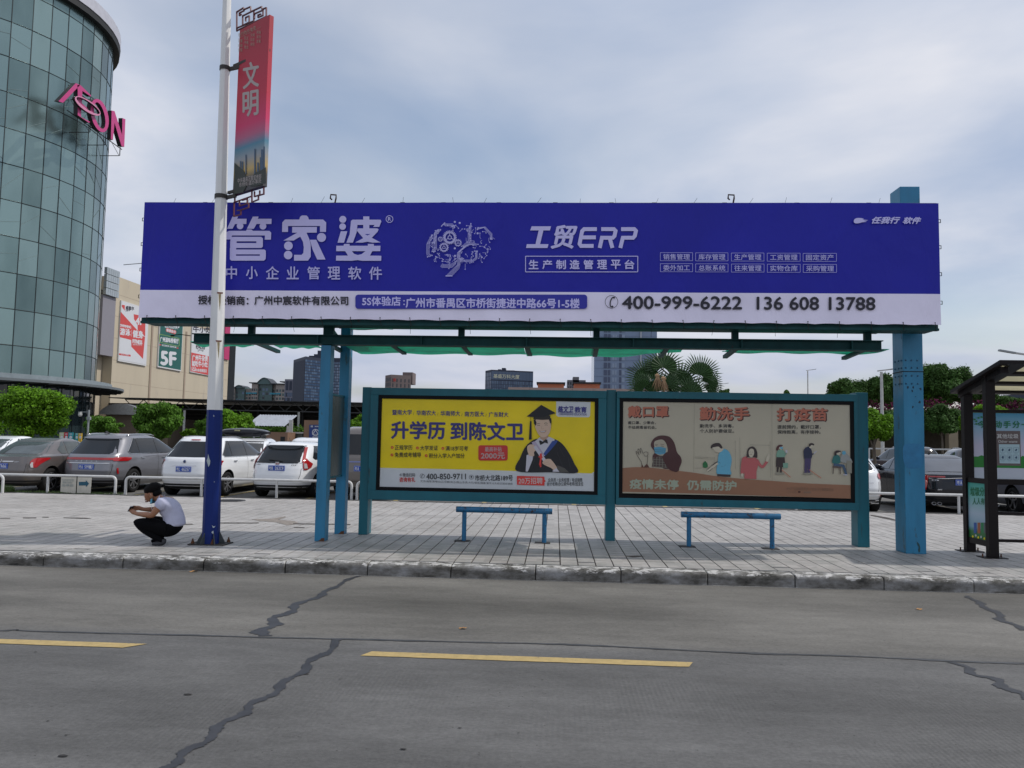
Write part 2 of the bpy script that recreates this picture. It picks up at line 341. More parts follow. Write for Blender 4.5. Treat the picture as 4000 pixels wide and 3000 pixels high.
# kerb stones
def kerb_mat():
    M = bpy.data.materials.new('kerb_concrete'); M.use_nodes = True; t = M.node_tree; n = t.nodes; l = t.links; b = n['Principled BSDF']; g = n.new('ShaderNodeNewGeometry')
    def noi(sc, scale=(1,1,1), det=7, rough=.7):
        mp = n.new('ShaderNodeMapping'); mp.inputs['Scale'].default_value = scale; l.new(g.outputs['Position'], mp.inputs[0])
        a = n.new('ShaderNodeTexNoise'); a.inputs['Scale'].default_value = sc; a.inputs['Detail'].default_value = det; a.inputs['Roughness'].default_value = rough; l.new(mp.outputs[0], a.inputs['Vector']); return a.outputs[0]
    base = ramp(n, l, noi(2.6, (1, 1, 2)), [(.34, (.024, .023, .02)), (.43, (.085, .08, .07)), (.53, (.165, .16, .15)), (.66, (.28, .28, .28))])
    sp = n.new('ShaderNodeSeparateXYZ'); l.new(g.outputs['Position'], sp.inputs[0])
    h = n.new('ShaderNodeMapRange'); l.new(sp.outputs[2], h.inputs[0]); h.inputs[1].default_value = -.15; h.inputs[2].default_value = 0.0; h.inputs[3].default_value = -.26; h.inputs[4].default_value = .06
    s = mth('ADD', noi(11, (.55, 1, 1.4), 9, .75), h.outputs[0], t)
    r = n.new('ShaderNodeMapRange'); l.new(s, r.inputs[0]); r.inputs[1].default_value = .55; r.inputs[2].default_value = .6
    mx = n.new('ShaderNodeMixRGB'); l.new(r.outputs[0], mx.inputs[0]); l.new(base, mx.inputs[1]); mx.inputs[2].default_value = (.52, .51, .49, 1)
    l.new(mx.outputs[0], b.inputs['Base Color']); b.inputs['Roughness'].default_value = .85
    bp = n.new('ShaderNodeBump'); bp.inputs['Strength'].default_value = .35; bp.inputs['Distance'].default_value = .004; l.new(noi(30), bp.inputs['Height']); l.new(bp.outputs[0], b.inputs['Normal'])
    return M
KM = kerb_mat()
kerb = struct(MB().box((-30, 9.56, -.3), (30, 9.77, -.03), mat('mortar', (.1, .09, .08), .9)), 'kerb')
prof = [(9.502,-.152),(9.502,-.055),(9.508,-.025),(9.525,-.008),(9.56,-.001),(9.70,.003),(9.765,-.002)]
for k in range(-9, 12):
    x0 = -2.25+1.02*k; x1 = x0+1.02-.012; mb = MB(); dz = random.uniform(-.003, .003); dy = random.uniform(-.004, .004)
    P = []
    for x in (x0, x0+.008, x0+.3, x0+.6, x1-.008, x1):
        e = .006 if x in (x0, x1) else 0
        P.append([(x, y+dy+e*(1 if y < 9.6 else 0), z+dz-e) for y, z in prof])
    mb.grid(P, KM); n = len(prof)
    mb.add([p for p in P[0]]+[(x0, 9.765, -.15)], [tuple(range(n+1))], KM); mb.add([p for p in P[-1]]+[(x1, 9.765, -.15)], [tuple(range(n, -1, -1))], KM)
    build(mb, 'kerb_stone', kerb, smooth=1)
# pavement
def tile_mat():
    M = bpy.data.materials.new('paving_tile'); M.use_nodes = True; t = M.node_tree; n = t.nodes; l = t.links; b = n['Principled BSDF']; g = n.new('ShaderNodeNewGeometry')
    sn = n.new('ShaderNodeVectorMath'); sn.operation = 'SNAP'; l.new(g.outputs['Position'], sn.inputs[0]); sn.inputs[1].default_value = (.22, .228, 5)
    wn = n.new('ShaderNodeTexWhiteNoise'); l.new(sn.outputs[0], wn.inputs[0])
    r = n.new('ShaderNodeMapRange'); l.new(wn.outputs[0], r.inputs[0]); r.inputs[3].default_value = .90; r.inputs[4].default_value = 1.08
    def noi(sc, det=6, scale=(1,1,1)):
        mp = n.new('ShaderNodeMapping'); mp.inputs['Scale'].default_value = scale; l.new(g.outputs['Position'], mp.inputs[0])
        a = n.new('ShaderNodeTexNoise'); a.inputs['Scale'].default_value = sc; a.inputs['Detail'].default_value = det; a.inputs['Roughness'].default_value = .65; l.new(mp.outputs[0], a.inputs['Vector']); return a.outputs[0]
    big = ramp(n, l, noi(.7, 6, (.6, 1.2, 1)), [(.3, (.31, .29, .27)), (.55, (.40, .38, .36)), (.75, (.465, .445, .42))])
    f = n.new('ShaderNodeMapRange'); l.new(noi(30, 5), f.inputs[0]); f.inputs[1].default_value = .3; f.inputs[2].default_value = .7; f.inputs[3].default_value = .92; f.inputs[4].default_value = 1.06
    v = n.new('ShaderNodeVectorMath'); v.operation = 'SCALE'; l.new(big, v.inputs[0]); sepc = n.new('ShaderNodeSeparateColor'); l.new(wn.outputs['Color'], sepc.inputs[0]); dkt = mth('SUBTRACT', 1.0, mth('MULTIPLY', mth('GREATER_THAN', sepc.outputs[1], .965, t), .22, t), t)
    l.new(mth('MULTIPLY', mth('MULTIPLY', r.outputs[0], dkt, t), f.outputs[0], t), v.inputs['Scale'])
    # grey noise blend, stronger under the shelter and near the kerb; and rusty film
    sp = n.new('ShaderNodeSeparateXYZ'); l.new(g.outputs['Position'], sp.inputs[0])
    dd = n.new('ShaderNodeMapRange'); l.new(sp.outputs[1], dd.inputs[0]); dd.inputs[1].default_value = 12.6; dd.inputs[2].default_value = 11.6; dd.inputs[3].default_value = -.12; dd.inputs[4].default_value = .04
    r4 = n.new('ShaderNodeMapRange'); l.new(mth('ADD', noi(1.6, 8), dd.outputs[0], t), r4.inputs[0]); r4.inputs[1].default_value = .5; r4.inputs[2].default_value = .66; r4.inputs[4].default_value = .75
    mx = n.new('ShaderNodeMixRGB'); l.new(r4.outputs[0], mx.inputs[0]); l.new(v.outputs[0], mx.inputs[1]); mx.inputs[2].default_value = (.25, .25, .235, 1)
    r5 = n.new('ShaderNodeMapRange'); l.new(noi(26, 3), r5.inputs[0]); r5.inputs[1].default_value = .74; r5.inputs[2].default_value = .77; r5.inputs[4].default_value = .7
    mx2 = n.new('ShaderNodeMixRGB'); l.new(r5.outputs[0], mx2.inputs[0]); l.new(mx.outputs[0], mx2.inputs[1]); mx2.inputs[2].default_value = (.08, .075, .07, 1)
    l.new(mx2.outputs[0], b.inputs['Base Color']); b.inputs['Roughness'].default_value = .55; b.inputs['Specular IOR Level'].default_value = .35
    return M
TM = tile_mat(); grout = mat('grout', (.045, .038, .034), .95, var=.3, vs=4)
pav = struct(MB().box((-60, 9.765, -.3), (60, 18.6, -.009), grout), 'pavement')
PX, PY = .22, .228; x00 = gp(2052.6, 2199).x-PX*60; rest = MB(); cells = []
mtl = {}
def tilemesh(i):
    if i in mtl: return mtl[i]
    r = random.Random(i); a, b = PX-.015, PY-.008; h = lambda: r.uniform(-.0013, .0013); mb = MB(); zz_ = [h() for _ in range(4)]
    mb.add([(0,0,zz_[0]),(a,0,zz_[1]),(a,b,zz_[2]),(0,b,zz_[3]),(0,0,-.012),(a,0,-.012),(a,b,-.012),(0,b,-.012)], [(0,1,2,3),(4,5,1,0),(5,6,2,1),(6,7,3,2),(7,4,0,3)], TM); mtl[i] = mb.mesh('tile'); return mtl[i]
ncol = 150; cnt = 0
for i in range(ncol):
    x = x00+PX*(i-12); off = random.Random(i*3).choice([0, 0, 0, .012, -.015, .05, -.04])
    for j in range(40):
        y = 9.79+PY*j+(off if 0 < j else 0)
        if y+PY > 18.62: continue
        jx = random.uniform(-.0012, .0012)
        if cnt < 300 and j < 5 and -6.75 < x < 6.35:
            o = link('tile', tilemesh(cnt % 12), pav); o.location = (x+jx, y, 0); cnt += 1
        else:
            me = tilemesh((i*7+j*3) % 12); rest.add([(v.co.x+x+jx, v.co.y+y, v.co.z) for v in me.vertices], [(0,1,2,3),(4,5,1,0),(5,6,2,1),(6,7,3,2),(7,4,0,3)], TM)
o = build(rest, 'tile', pav); o['kind'] = 'stuff'
struct(MB().box((-60, 18.6, -.3), (60, 18.66, .004), mat('edge_stone', (.13, .125, .115), .9, var=.3)), 'pavement_edge')
dk = mat('dark_gap', (.05, .042, .036), .95); cem = mat('cement_patch', (.235, .205, .18), .95, var=.25, vs=9, bump=.5)
def flat(pts, mt, name, parent, z=.004, smooth=0):
    if smooth: pts = smoothpoly(pts, 4)
    P = [gp(x, y, z) for x, y in pts]; tr = [tuple(t) for t in tessellate_polygon([[Vector((p.x, p.y, 0)) for p in P]])]
    tr = [t if (P[t[1]]-P[t[0]]).cross(P[t[2]]-P[t[0]]).z > 0 else t[::-1] for t in tr]; mb = MB(); mb.add(P, tr, mt); return build(mb, name, parent)
for a in ([(982,2028),(1060,2026),(1115,2016),(1116,2020),(1085,2030),(1150,2035),(1170,2045),(1125,2052),(1080,2040),(1035,2036),(1010,2034)],): flat(a, cem, 'cement_patch', pav)
for a in ([(852,2041),(1012,2041),(1010,2044),(852,2044)], [(1145,2044),(1370,2047),(1368,2050),(1145,2047)], [(0,2023),(40,2023),(40,2025),(0,2025)], [(90,2021),(142,2021),(142,2024),(90,2024)], [(248,2021),(335,2022),(360,2026),(335,2026),(248,2023)], [(165,2019),(190,2019),(190,2021),(165,2021)], [(700,2047),(750,2045),(755,2048),(700,2050)], [(3400,2010),(3460,2020),(3500,2030),(3498,2034),(3440,2022),(3400,2014)], [(1146,2058),(1190,2060),(1190,2062),(1150,2061)], [(2440,2171),(2490,2170),(2520,2173),(2470,2176)]): flat(a, dk, 'gap', pav, .0045)
mh = mat('manhole_iron', (.06, .06, .062), .6, .4, var=.2, vs=20)
c = gp(899, 1956); mb = MB().cyl((c.x, c.y, .001), (c.x, c.y, .008), .34, n=28, mt=mh)
for k in range(-3, 4): mb.box((c.x-.26, c.y+k*.07-.015, .008), (c.x+.26, c.y+k*.07+.015, .012), mh)
tag(build(mb, 'manhole_cover'), 'round dark iron manhole cover set in the pavement tiles behind the lamp post', 'manhole cover')
# yellow bay lines of the car park
lotw = mat('bay_line_paint', (.38, .3, .13), .8, var=.3, vs=6)
lotg = bpy.data.objects['ground']
for k in range(-8, 10):
    x = -13.65+2.35*k+3*0; mb = MB(); mb.add([(x, 18.9, -.148), (x+.12, 18.9, -.148), (x+.12, 24.3, -.148), (x, 24.3, -.148)], [(0,1,2,3)], lotw); build(mb, 'bay_line', lotg)
# litter on the road
lf = mat('dry_leaf', (.42, .22, .08), .8, var=.3, vs=60); lf2 = mat('dark_leaf', (.02, .018, .016), .7)
def leafy_bit(px, py, r, mt, name, label, seed, el=1.6):
    rr = random.Random(seed); c = gp(px, py, -.15); pts = [(0, 0, .012)]; n = 9
    for i in range(n):
        a = 2*pi*i/n; q = r*rr.uniform(.7, 1.15); pts.append((cos(a)*q*el, sin(a)*q, rr.uniform(.002, .018)))
    mb = MB(); mb.add(pts, [(0, 1+i, 1+(i+1) % n) for i in range(n)], mt); o = build(mb, name); o.location = c; tag(o, label, 'leaf')
leafy_bit(757, 2234, .028, lf, 'dry_leaf', 'orange dry leaf in the gutter below the pole', 1, 2)
leafy_bit(1807, 2457, .022, lf, 'dry_leaf', 'tan dry leaf on the road just above the tar joint', 2)
leafy_bit(3591, 2382, .024, lf, 'dry_leaf', 'curled brown dry leaf on the road at right below the kerb', 3)
spots = [((734,2711),.03),((1200,2633),.018),((1796,2842),.013),((2119,2654),.012),((3053,2595),.012),((2665,2625),.01),((245,2951),.03),((188,2814),.012),((260,2870),.012),((1327,2653),.01),((3590,2685),.008),((2025,2862),.008),((1576,2925),.02),((140,2545),.015),((710,2580),.008)]
for i, ((px, py), r) in enumerate(spots):
    r *= .62
    rr = random.Random(i); c = gp(px, py, -.1445); n = 8; mb = MB()
    mb.add([tuple(c+Vector((cos(2*pi*k/n)*r*rr.uniform(1, 1.9), sin(2*pi*k/n)*r*rr.uniform(.5, 1), 0))) for k in range(n)], [tuple(range(n))], lf2); build(mb, 'tar_spot', road)
gm = mat('weed_green', (.07, .12, .03), .8, var=.3, vs=20, trans=.2)
def tuft(px0, px1, n, h, seed, Y=18.72):
    r = random.Random(seed); mb = MB(); a = yp(px0, 1930, Y).x; b = yp(px1, 1930, Y).x
    for _ in range(n):
        x = r.uniform(a, b); y = Y+r.uniform(-.1, .12); hh = h*r.uniform(.4, 1); t = r.uniform(-.06, .06); w = .008
        mb.add([(x-w, y, 0), (x+w, y, 0), (x+t, y+r.uniform(-.03, .03), hh)], [(0,1,2)], gm)
    return mb
o = build(tuft(-40, 45, 700, .2, 1), 'grass'); o['kind'] = 'stuff'; tag(o, 'tuft of green grass at the left end of the railing', 'grass')
o = build(tuft(60, 480, 500, .07, 2), 'grass'); o['kind'] = 'stuff'; tag(o, 'thin strip of weeds under the left railing', 'grass')
# ------------------------------------------------------------------ blue bus shelter
blue = mat('blue_post_paint', (.022, .19, .34), .42, var=.16, vs=4, streak=1, dirt=(.035, .10, .13), dth=.585, ds=7, bump=.2, bs=12)
teal = mat('teal_frame_paint', (.003, .12, .16), .45, var=.16, vs=3, streak=1, dirt=(.02, .07, .08), dth=.63, ds=6)
darkt = mat('dark_teal_beam', (.006, .05, .052), .6, spec=.25, var=.25, vs=5, dirt=(.035, .03, .028), dth=.62, ds=9)
black = mat('black_frame', (.006, .006, .007), .5, var=0, spec=.15)
sh = thing('bus_shelter', 'long open bus shelter frame of blue posts and dark teal beams under the billboard', 'bus shelter', (0, 11.8, 0))
for x0, x1, y0, y1 in ((-3.485, -3.335, 11.33, 11.52), (-3.44, -3.285, 12.2, 12.37)):
    z1 = 2.875 if y0 < 12 else 3.26
    build(MB().box((x0, y0, 0), (x1, y1, z1), blue), 'post', sh, bevel=.006)
rust = mat('rust', (.11, .045, .02), .9, var=.4, vs=30)
for (x, y) in ((-3.36, 11.326), (-3.31, 12.196)):
    mb = MB(); r = random.Random(int(x*100)); pts = [(x-.07, 0), (x+.024, 0), (x+.024, .05), (x-.02, .045), (x-.04, .02)]
    mb.add([(a, y, b+.002) for a, b in pts]+[(a, y+.003, b+.002) for a, b in pts], [(0,1,2,3,4),(9,8,7,6,5)]+[(i, i+5, (i+1) % 5+5, (i+1) % 5) for i in range(5)], rust); build(mb, 'rust_patch', sh)
def ibeam(y, z0, z1, x0, x1, mt, w=.1):
    mb = MB(); mb.box((x0, y+w*.35, z0+.012), (x1, y+w*.65, z1-.012), mt); mb.box((x0, y, z0), (x1, y+w, z0+.012), mt); mb.box((x0, y, z1-.012), (x1, y+w, z1), mt); return mb
build(ibeam(11.31, 2.885, 3.03, -5.45, 4.64, darkt, .2), 'beam', sh)
for k in range(7):
    x = -5.1+1.55*k; build(MB().box((x, 11.315, 2.899), (x+.02, 11.37, 3.016), darkt), 'stiffener', sh)
build(MB().box((-3.5, 12.24, 3.262), (4.95, 12.34, 3.36), darkt), 'rear_beam', sh)
for px in (983, 1285, 1803, 2330, 2871, 3388):
    x = yp(px, 1290, 11.4).x; w = .09 if px != 1285 else .15
    build(MB().box((x-w/2, 11.36, 3.032), (x+w/2, 11.45, 3.215), darkt), 'strut', sh, bevel=.004)
# cantilevered ribs carrying the green sheets, sloping gently
for px, yy in ((1046, 1355), (1312, 1360), (1555, 1360), (1822, 1368), (2062, 1372), (2324, 1375), (2590, 1376), (2850, 1385), (3330, 1372)):
    x = yp(px, yy, 12.0).x; mb = MB(); mb.bar((x, 11.52, 2.925), (x+.02, 12.42, 2.885), .07, .05, darkt); build(mb, 'rib', sh)
    if px == 1312: mb = MB(); mb.bar((x-.03, 11.5, 3.25), (x+.02, 12.3, 2.99), .05, .06, darkt); build(mb, 'brace', sh)
green = mat('green_polycarbonate', (.03, .60, .44), .4, var=.12, vs=4, trans=.55, dirt=(.1, .1, .05), dth=.63, ds=7)
def sheet(px0, px1, y_fr, y_re, zf, zr, sag, seed, taper=0, n=26):
    r = random.Random(seed); x0 = yp(px0, 1350, 12.0).x; x1 = yp(px1, 1350, 12.0).x; P = []
    for i in range(n+1):
        u = i/n; x = x0+(x1-x0)*u; row = []
        yr = y_re-taper*max(0, (u-.55)/.45)**1.5+.03*sin(u*11+seed)
        for j in range(9):
            v = j/8; row.append((x, y_fr+(yr-y_fr)*v, zf+(zr-zf)*v-sag*sin(pi*min(1, v*1.05))*(.6+.4*sin(u*9+seed))-(.012*sin(u*17+seed) if v > .8 else 0)))
        P.append(row)
    mb = MB(); mb.grid(P, green); Q = [[(a, b, c-.004) for a, b, c in row] for row in P]; mb.grid([row[::-1] for row in Q], green); return build(mb, 'roof_sheet', sh, smooth=2)
sheet(1372, 2050, 11.5, 12.62, 2.93, 2.90, .03, 1); sheet(2052, 2650, 11.5, 12.7, 2.93, 2.895, .03, 3, .95); sheet(2836, 3420, 11.5, 12.35, 2.93, 2.95, .015, 5)
sheet(800, 1010, 11.5, 11.85, 2.93, 2.90, .01, 7); sheet(1095, 1262, 11.5, 12.02, 2.93, 2.905, .01, 9)
pale = mat('pale_green_polycarbonate', (.25, .55, .5), .3, var=.08, trans=.6)
P = [[(-3.32+.7*i/6, 11.5+.8*j/4, 3.30-.05*j/4-.01*sin(i)) for j in range(5)] for i in range(7)]
mb = MB(); mb.grid(P, pale); mb.grid([[(a, b, c-.005) for a, b, c in r][::-1] for r in P], pale); build(mb, 'roof_sheet', sh, smooth=2, label='pale translucent roof sheet above the left posts')
gp_ = mat('grey_side_glass', (.07, .10, .10), .25, var=.2, vs=2, streak=1)
a = (-3.36, 11.52); b = (-3.36, 12.2)
mb = MB(); mb.box((-3.372, 11.525, .93), (-3.35, 12.195, 2.14), gp_); pn = build(mb, 'side_panel', sh)
mb = MB()
for z in (.90, 2.14): mb.box((-3.38, 11.523, z), (-3.342, 12.197, z+.03), teal)
build(mb, 'panel_rail', sh)
# wires and clamp lamp at the left end of the beam
mb = MB(); mb.tube([(-5.46, 11.3, 2.99), (-5.6, 11.25, 3.0), (-5.68, 11.22, 2.985)], .006, 5, black); mb.ell((-5.7, 11.22, 2.975), (.035, .02, .014), 8, 5, black); build(mb, 'wire_clip', sh)

# ------------------------------------------------------------------ billboard
bbd = thing('billboard', 'huge wide blue and white advertising billboard with phone numbers on top of the bus shelter', 'billboard', (-.4, 11.2, 3.2))
YB = 11.0; A = yp(565, 790, YB); BL = yp(545, 1240, YB); AR = yp(3665, 783, YB); BR = yp(3672, 1262, YB)
XL, XR = -6.095, 5.28; ZB, ZT = 3.205, 4.925
vin = mat('vinyl_blue_print', (.008, .015, .19), .38, var=.06, vs=1.2)
ang = lambda v: v
# box behind the vinyl
mb = MB()
for z in (3.17, 4.86): mb.box((XL, 11.06, z), (XR, 11.12, z+.06), darkt); mb.box((XL, 11.42, z), (XR, 11.48, z+.06), darkt)
for k in range(12):
    x = XL+(XR-XL-.05)*k/11; mb.box((x, 11.061, 3.23), (x+.05, 11.119, 4.86), darkt); mb.box((x, 11.12, 3.17), (x+.05, 11.42, 3.22), darkt); mb.box((x, 11.12, 4.87), (x+.05, 11.42, 4.92), darkt)
build(mb, 'box_frame', bbd)
mb = MB(); mb.box((XL, 11.481, 3.17), (XR, 11.5, 4.92), darkt); build(mb, 'back_sheet', bbd)
mb = MB(); mb.box((XL, 11.03, 3.135), (XR, 11.10, 3.168), darkt); mb.box((XL, 11.101, 3.15), (XR, 11.47, 3.165), darkt); build(mb, 'bottom_beam', bbd)
# vinyl banner with slack folds near the bottom
P = []; nx, nz = 160, 22
for i in range(nx+1):
    x = XL-.01+(XR-XL+.02)*i/nx; row = []
    for j in range(nz+1):
        v = j/nz; sc_ = abs(((x-XL)/.44) % 1-.5)*2
        dz = (.012*(1-sc_**2) if v == 0 else 0); fold = (.012*sin(x*9+v*3)*(max(0, .12-v)/.12)) + .003*sin(x*2.1+v*5)
        row.append((x, YB+.002-abs(fold), ZB+(ZT-ZB)*v+dz+(-.004*sin(x*1.3) if v == 1 else 0)))
    P.append(row)
def vinyl_mat():
    M = bpy.data.materials.new('vinyl_print'); M.use_nodes = True; t = M.node_tree; n = t.nodes; l = t.links; b = n['Principled BSDF']; g = n.new('ShaderNodeNewGeometry'); sp = n.new('ShaderNodeSeparateXYZ'); l.new(g.outputs['Position'], sp.inputs[0])
    # printed boundary between blue field and white strip
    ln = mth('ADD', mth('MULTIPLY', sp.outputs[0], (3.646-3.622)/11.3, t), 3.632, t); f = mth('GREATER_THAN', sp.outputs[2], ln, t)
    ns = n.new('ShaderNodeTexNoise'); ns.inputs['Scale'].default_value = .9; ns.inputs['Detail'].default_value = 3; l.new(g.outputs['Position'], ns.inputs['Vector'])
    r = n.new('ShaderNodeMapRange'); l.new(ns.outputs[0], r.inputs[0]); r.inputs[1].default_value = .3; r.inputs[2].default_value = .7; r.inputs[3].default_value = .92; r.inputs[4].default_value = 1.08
    mx = n.new('ShaderNodeMixRGB'); l.new(f, mx.inputs[0]); mx.inputs[1].default_value = (.88, .83, 1.0, 1); mx.inputs[2].default_value = (.016, .018, .36, 1)  # white strip tinted lavender: bluish skylight in shade put into its colour
    v = n.new('ShaderNodeVectorMath'); v.operation = 'SCALE'; l.new(mx.outputs[0], v.inputs[0]); l.new(r.outputs[0], v.inputs['Scale']); l.new(v.outputs[0], b.inputs['Base Color']); b.inputs['Roughness'].default_value = .42; b.inputs['Specular IOR Level'].default_value = .25
    mpb = n.new('ShaderNodeMapping'); mpb.inputs['Scale'].default_value = (1.6, 1, .7); l.new(g.outputs['Position'], mpb.inputs[0]); nb = n.new('ShaderNodeTexNoise'); nb.inputs['Scale'].default_value = 1.3; nb.inputs['Detail'].default_value = 5; nb.inputs['Distortion'].default_value = .8; l.new(mpb.outputs[0], nb.inputs['Vector'])
    bp = n.new('ShaderNodeBump'); bp.inputs['Strength'].default_value = .6; bp.inputs['Distance'].default_value = .06; l.new(nb.outputs[0], bp.inputs['Height']); l.new(bp.outputs[0], b.inputs['Normal'])
    return M
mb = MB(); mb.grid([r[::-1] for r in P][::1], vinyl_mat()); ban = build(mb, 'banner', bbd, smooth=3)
W1 = mat('print_white_skytint', (.60, .57, .92), .4, var=.04); W2 = mat('print_small_white_skytint', (.52, .50, .86), .4, var=0); K1 = mat('print_black', (.012, .01, .022), .4, var=0)  # white lettering, the same skylight tint painted into its colour
NB = mat('print_blue', (.016, .018, .36), .4, var=0)
def board(z): return Board((0, YB-.014, 0), (0, -1, 0), z)
B = board((800, 750, 2.765))
for pl in ([(300,266),(360,266),(350,290),(452,290),(450,346),(352,346),(328,346),(300,398),(240,398)], [(520,266),(582,266),(572,290),(722,290),(720,346),(560,346),(530,398),(455,398)],
  [(232,513),(235,436),(262,420),(445,420),(455,405),(505,405),(520,420),(698,420),(718,440),(715,515),(648,515),(650,470),(297,470),(275,513)],
  [(278,485),(610,485),(628,500),(628,533),(278,533)], [(558,533),(628,533),(628,552),(558,552)], [(275,552),(628,552),(628,590),(612,605),(275,605)], [(275,533),(345,533),(345,552),(275,552)], [(272,605),(340,605),(340,622),(272,622)],
  [(272,622),(645,622),(660,636),(660,674),(272,674)], [(595,674),(660,674),(660,689),(595,689)], [(272,674),(338,674),(338,689),(272,689)], [(272,689),(660,689),(658,725),(640,742),(290,742),(272,728)],
  [(836,432),(838,330),(868,298),(1022,298),(1030,270),(1050,254),(1098,254),(1116,270),(1125,298),(1278,298),(1312,330),(1310,432),(1245,432),(1245,368),(900,368),(900,432)],
  [(945,378),(1212,378),(1210,440),(1105,440),(960,525),(850,525),(1000,440),(945,440)], [(1030,478),(1100,442),(1130,510),(1145,570),(1145,700),(1115,742),(965,742),(965,680),(1045,680),(1065,660),(1070,600),(1062,540)],
  [(1135,517),(1205,517),(1305,730),(1215,730),(1165,620)], [(1470,425),(1540,425),(1505,548),(1435,548)],
  [(1598,300),(1712,300),(1712,265),(1778,265),(1778,300),(1900,300),(1908,318),(1885,378),(1820,378),(1835,357),(1650,357),(1640,440),(1600,548),(1530,548),(1565,460),(1580,312)],
  [(1712,357),(1778,357),(1778,396),(1712,396)], [(1650,394),(1862,394),(1878,404),(1868,430),(1805,496),(1900,546),(1810,548),(1757,538),(1700,548),(1625,546),(1712,500),(1645,420)],
  [(1505,562),(1565,562),(1565,582),(1762,582),(1762,562),(1827,562),(1827,582),(1898,582),(1896,640),(1420,640),(1422,582),(1500,582)],
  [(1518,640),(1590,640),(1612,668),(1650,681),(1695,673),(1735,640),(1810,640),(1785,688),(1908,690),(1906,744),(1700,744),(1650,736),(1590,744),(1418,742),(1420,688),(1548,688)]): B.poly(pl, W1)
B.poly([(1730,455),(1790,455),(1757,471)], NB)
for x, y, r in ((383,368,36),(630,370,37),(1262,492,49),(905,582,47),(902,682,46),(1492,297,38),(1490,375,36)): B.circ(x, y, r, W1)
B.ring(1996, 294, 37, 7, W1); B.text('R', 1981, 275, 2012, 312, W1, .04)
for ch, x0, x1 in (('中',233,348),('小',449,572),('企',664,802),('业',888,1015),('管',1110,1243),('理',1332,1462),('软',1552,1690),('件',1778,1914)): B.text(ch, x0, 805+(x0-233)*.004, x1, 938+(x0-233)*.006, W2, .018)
B.done(ban); B = board((500, 750, 2.212)); B.cur = 'lettering'
B.text('授权经销商：', 608, 893, 1040, 970, K1, .03, slope=8)
B.text('广州中宸软件有限公司', 1093, 898, 1902, 975, K1, .03, slope=4)
B2 = board((1500, 750, 2.0109)); B2.rect(-225, 806, 1596, 918, NB, 24)
B2.text('5S体验店', -170, 822, 130, 893, W1, .03); B2.text(':', 153, 850, 163, 888, W1, .03); B2.text('广州市番禺区市桥街捷进中路66号1-5楼', 172, 832, 1535, 908, W1, .03, slope=6)
B2.ring(1787, 863, 50, 3.5, K1); B2.stroke(catpath([(1812,828),(1795,830),(1782,850),(1776,875),(1780,898),(1798,904)], 4), 9, K1); B2.circ(1806, 830, 9, K1, 7); B2.circ(1794, 900, 8, K1, 7)
B.done(ban); B = board((0, 0, 1)); B.text('400-999-6222', 2431, 1157, 2897, 1206, K1, .035, slope=2); B.text('136 608 13788', 2957, 1160, 3418, 1209, K1, .035, slope=2)
for q in (B2,): q.done(ban)
B.done(ban)
B = board((1500, 750, 2.0109)); sk = 48
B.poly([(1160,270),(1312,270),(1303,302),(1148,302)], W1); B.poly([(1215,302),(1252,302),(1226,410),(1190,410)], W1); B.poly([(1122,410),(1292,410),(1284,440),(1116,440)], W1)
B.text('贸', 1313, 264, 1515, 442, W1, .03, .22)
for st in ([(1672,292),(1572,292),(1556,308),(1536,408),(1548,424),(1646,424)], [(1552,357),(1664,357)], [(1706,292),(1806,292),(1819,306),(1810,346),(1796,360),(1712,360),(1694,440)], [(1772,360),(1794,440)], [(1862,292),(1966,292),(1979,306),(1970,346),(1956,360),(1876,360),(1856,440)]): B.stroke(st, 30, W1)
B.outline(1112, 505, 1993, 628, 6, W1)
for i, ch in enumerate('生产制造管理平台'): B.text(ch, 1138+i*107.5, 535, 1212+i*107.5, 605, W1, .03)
# circuit-board brain
B.cur = 'emblem'; rr = random.Random(12)
def gear(x, y, r, n): 
    B.ring(x, y, r, r*.34, W2, 20); B.ring(x, y, r*.35, r*.16, W2, 14)
    for i in range(n):
        a = 2*pi*i/n; B.stroke([(x+r*1.1*cos(a), y+r*1.1*sin(a)), (x+r*1.36*cos(a), y+r*1.36*sin(a))], r*.2, W2)
    for i in range(3):
        a = 2*pi*i/3+.5; B.stroke([(x+r*.3*cos(a), y+r*.3*sin(a)), (x+r*.9*cos(a), y+r*.9*sin(a))], r*.14, W2)
gear(517, 358, 40, 24); gear(472, 437, 28, 16); gear(583, 402, 22, 13); gear(444, 373, 15, 11)
def trace(pts, dots=3, w=2.6, d=5):
    B.stroke(pts, w, W2)
    if dots & 1: B.circ(*pts[0], d, W2, n=8)
    if dots & 2: B.circ(*pts[-1], d, W2, n=8)
for k in range(6): trace([(490+k*9, 662), (545+k*9, 606), (578+k*4.4, 575), (578+k*4.4, 480-k*2), (632+k*6, 430-k*2), (700+k*8, 395+k*4)], 1 if k < 5 else 3)
for k in range(5): trace([(612+k*12, 430-k), (655+k*8, 395), (662+k*6, 385), (662+k*6, 300-k*6), (684+k*3, 252+k*6)], 1 if k else 3)
for k in range(5): trace([(388+k*4, 400), (396+k*5, 330+k*2), (420+k*8, 300)], 3 if k % 2 else 0)
for k in range(4): trace([(420+k*6, 300), (398+k*6, 325), (398+k*6, 440), (380+k*8, 470)], 2)
for k in range(4): trace([(455+k*8, 272-k*8), (470+k*4, 254+k*6), (540-k*5, 254+k*6), (556, 270+k*5)], 3)
for k in range(4): trace([(735+k*2, 300-k*5), (785+k*4, 285-k*2), (835+k*5, 345-k*4), (838+k*4, 375)], 3)
for k in range(5): trace([(445+k*4, 586-k*5), (460+k*3, 598-k*6), (535-k*3, 598-k*6), (565+k*2, 570-k*6), (572, 545)], 2)
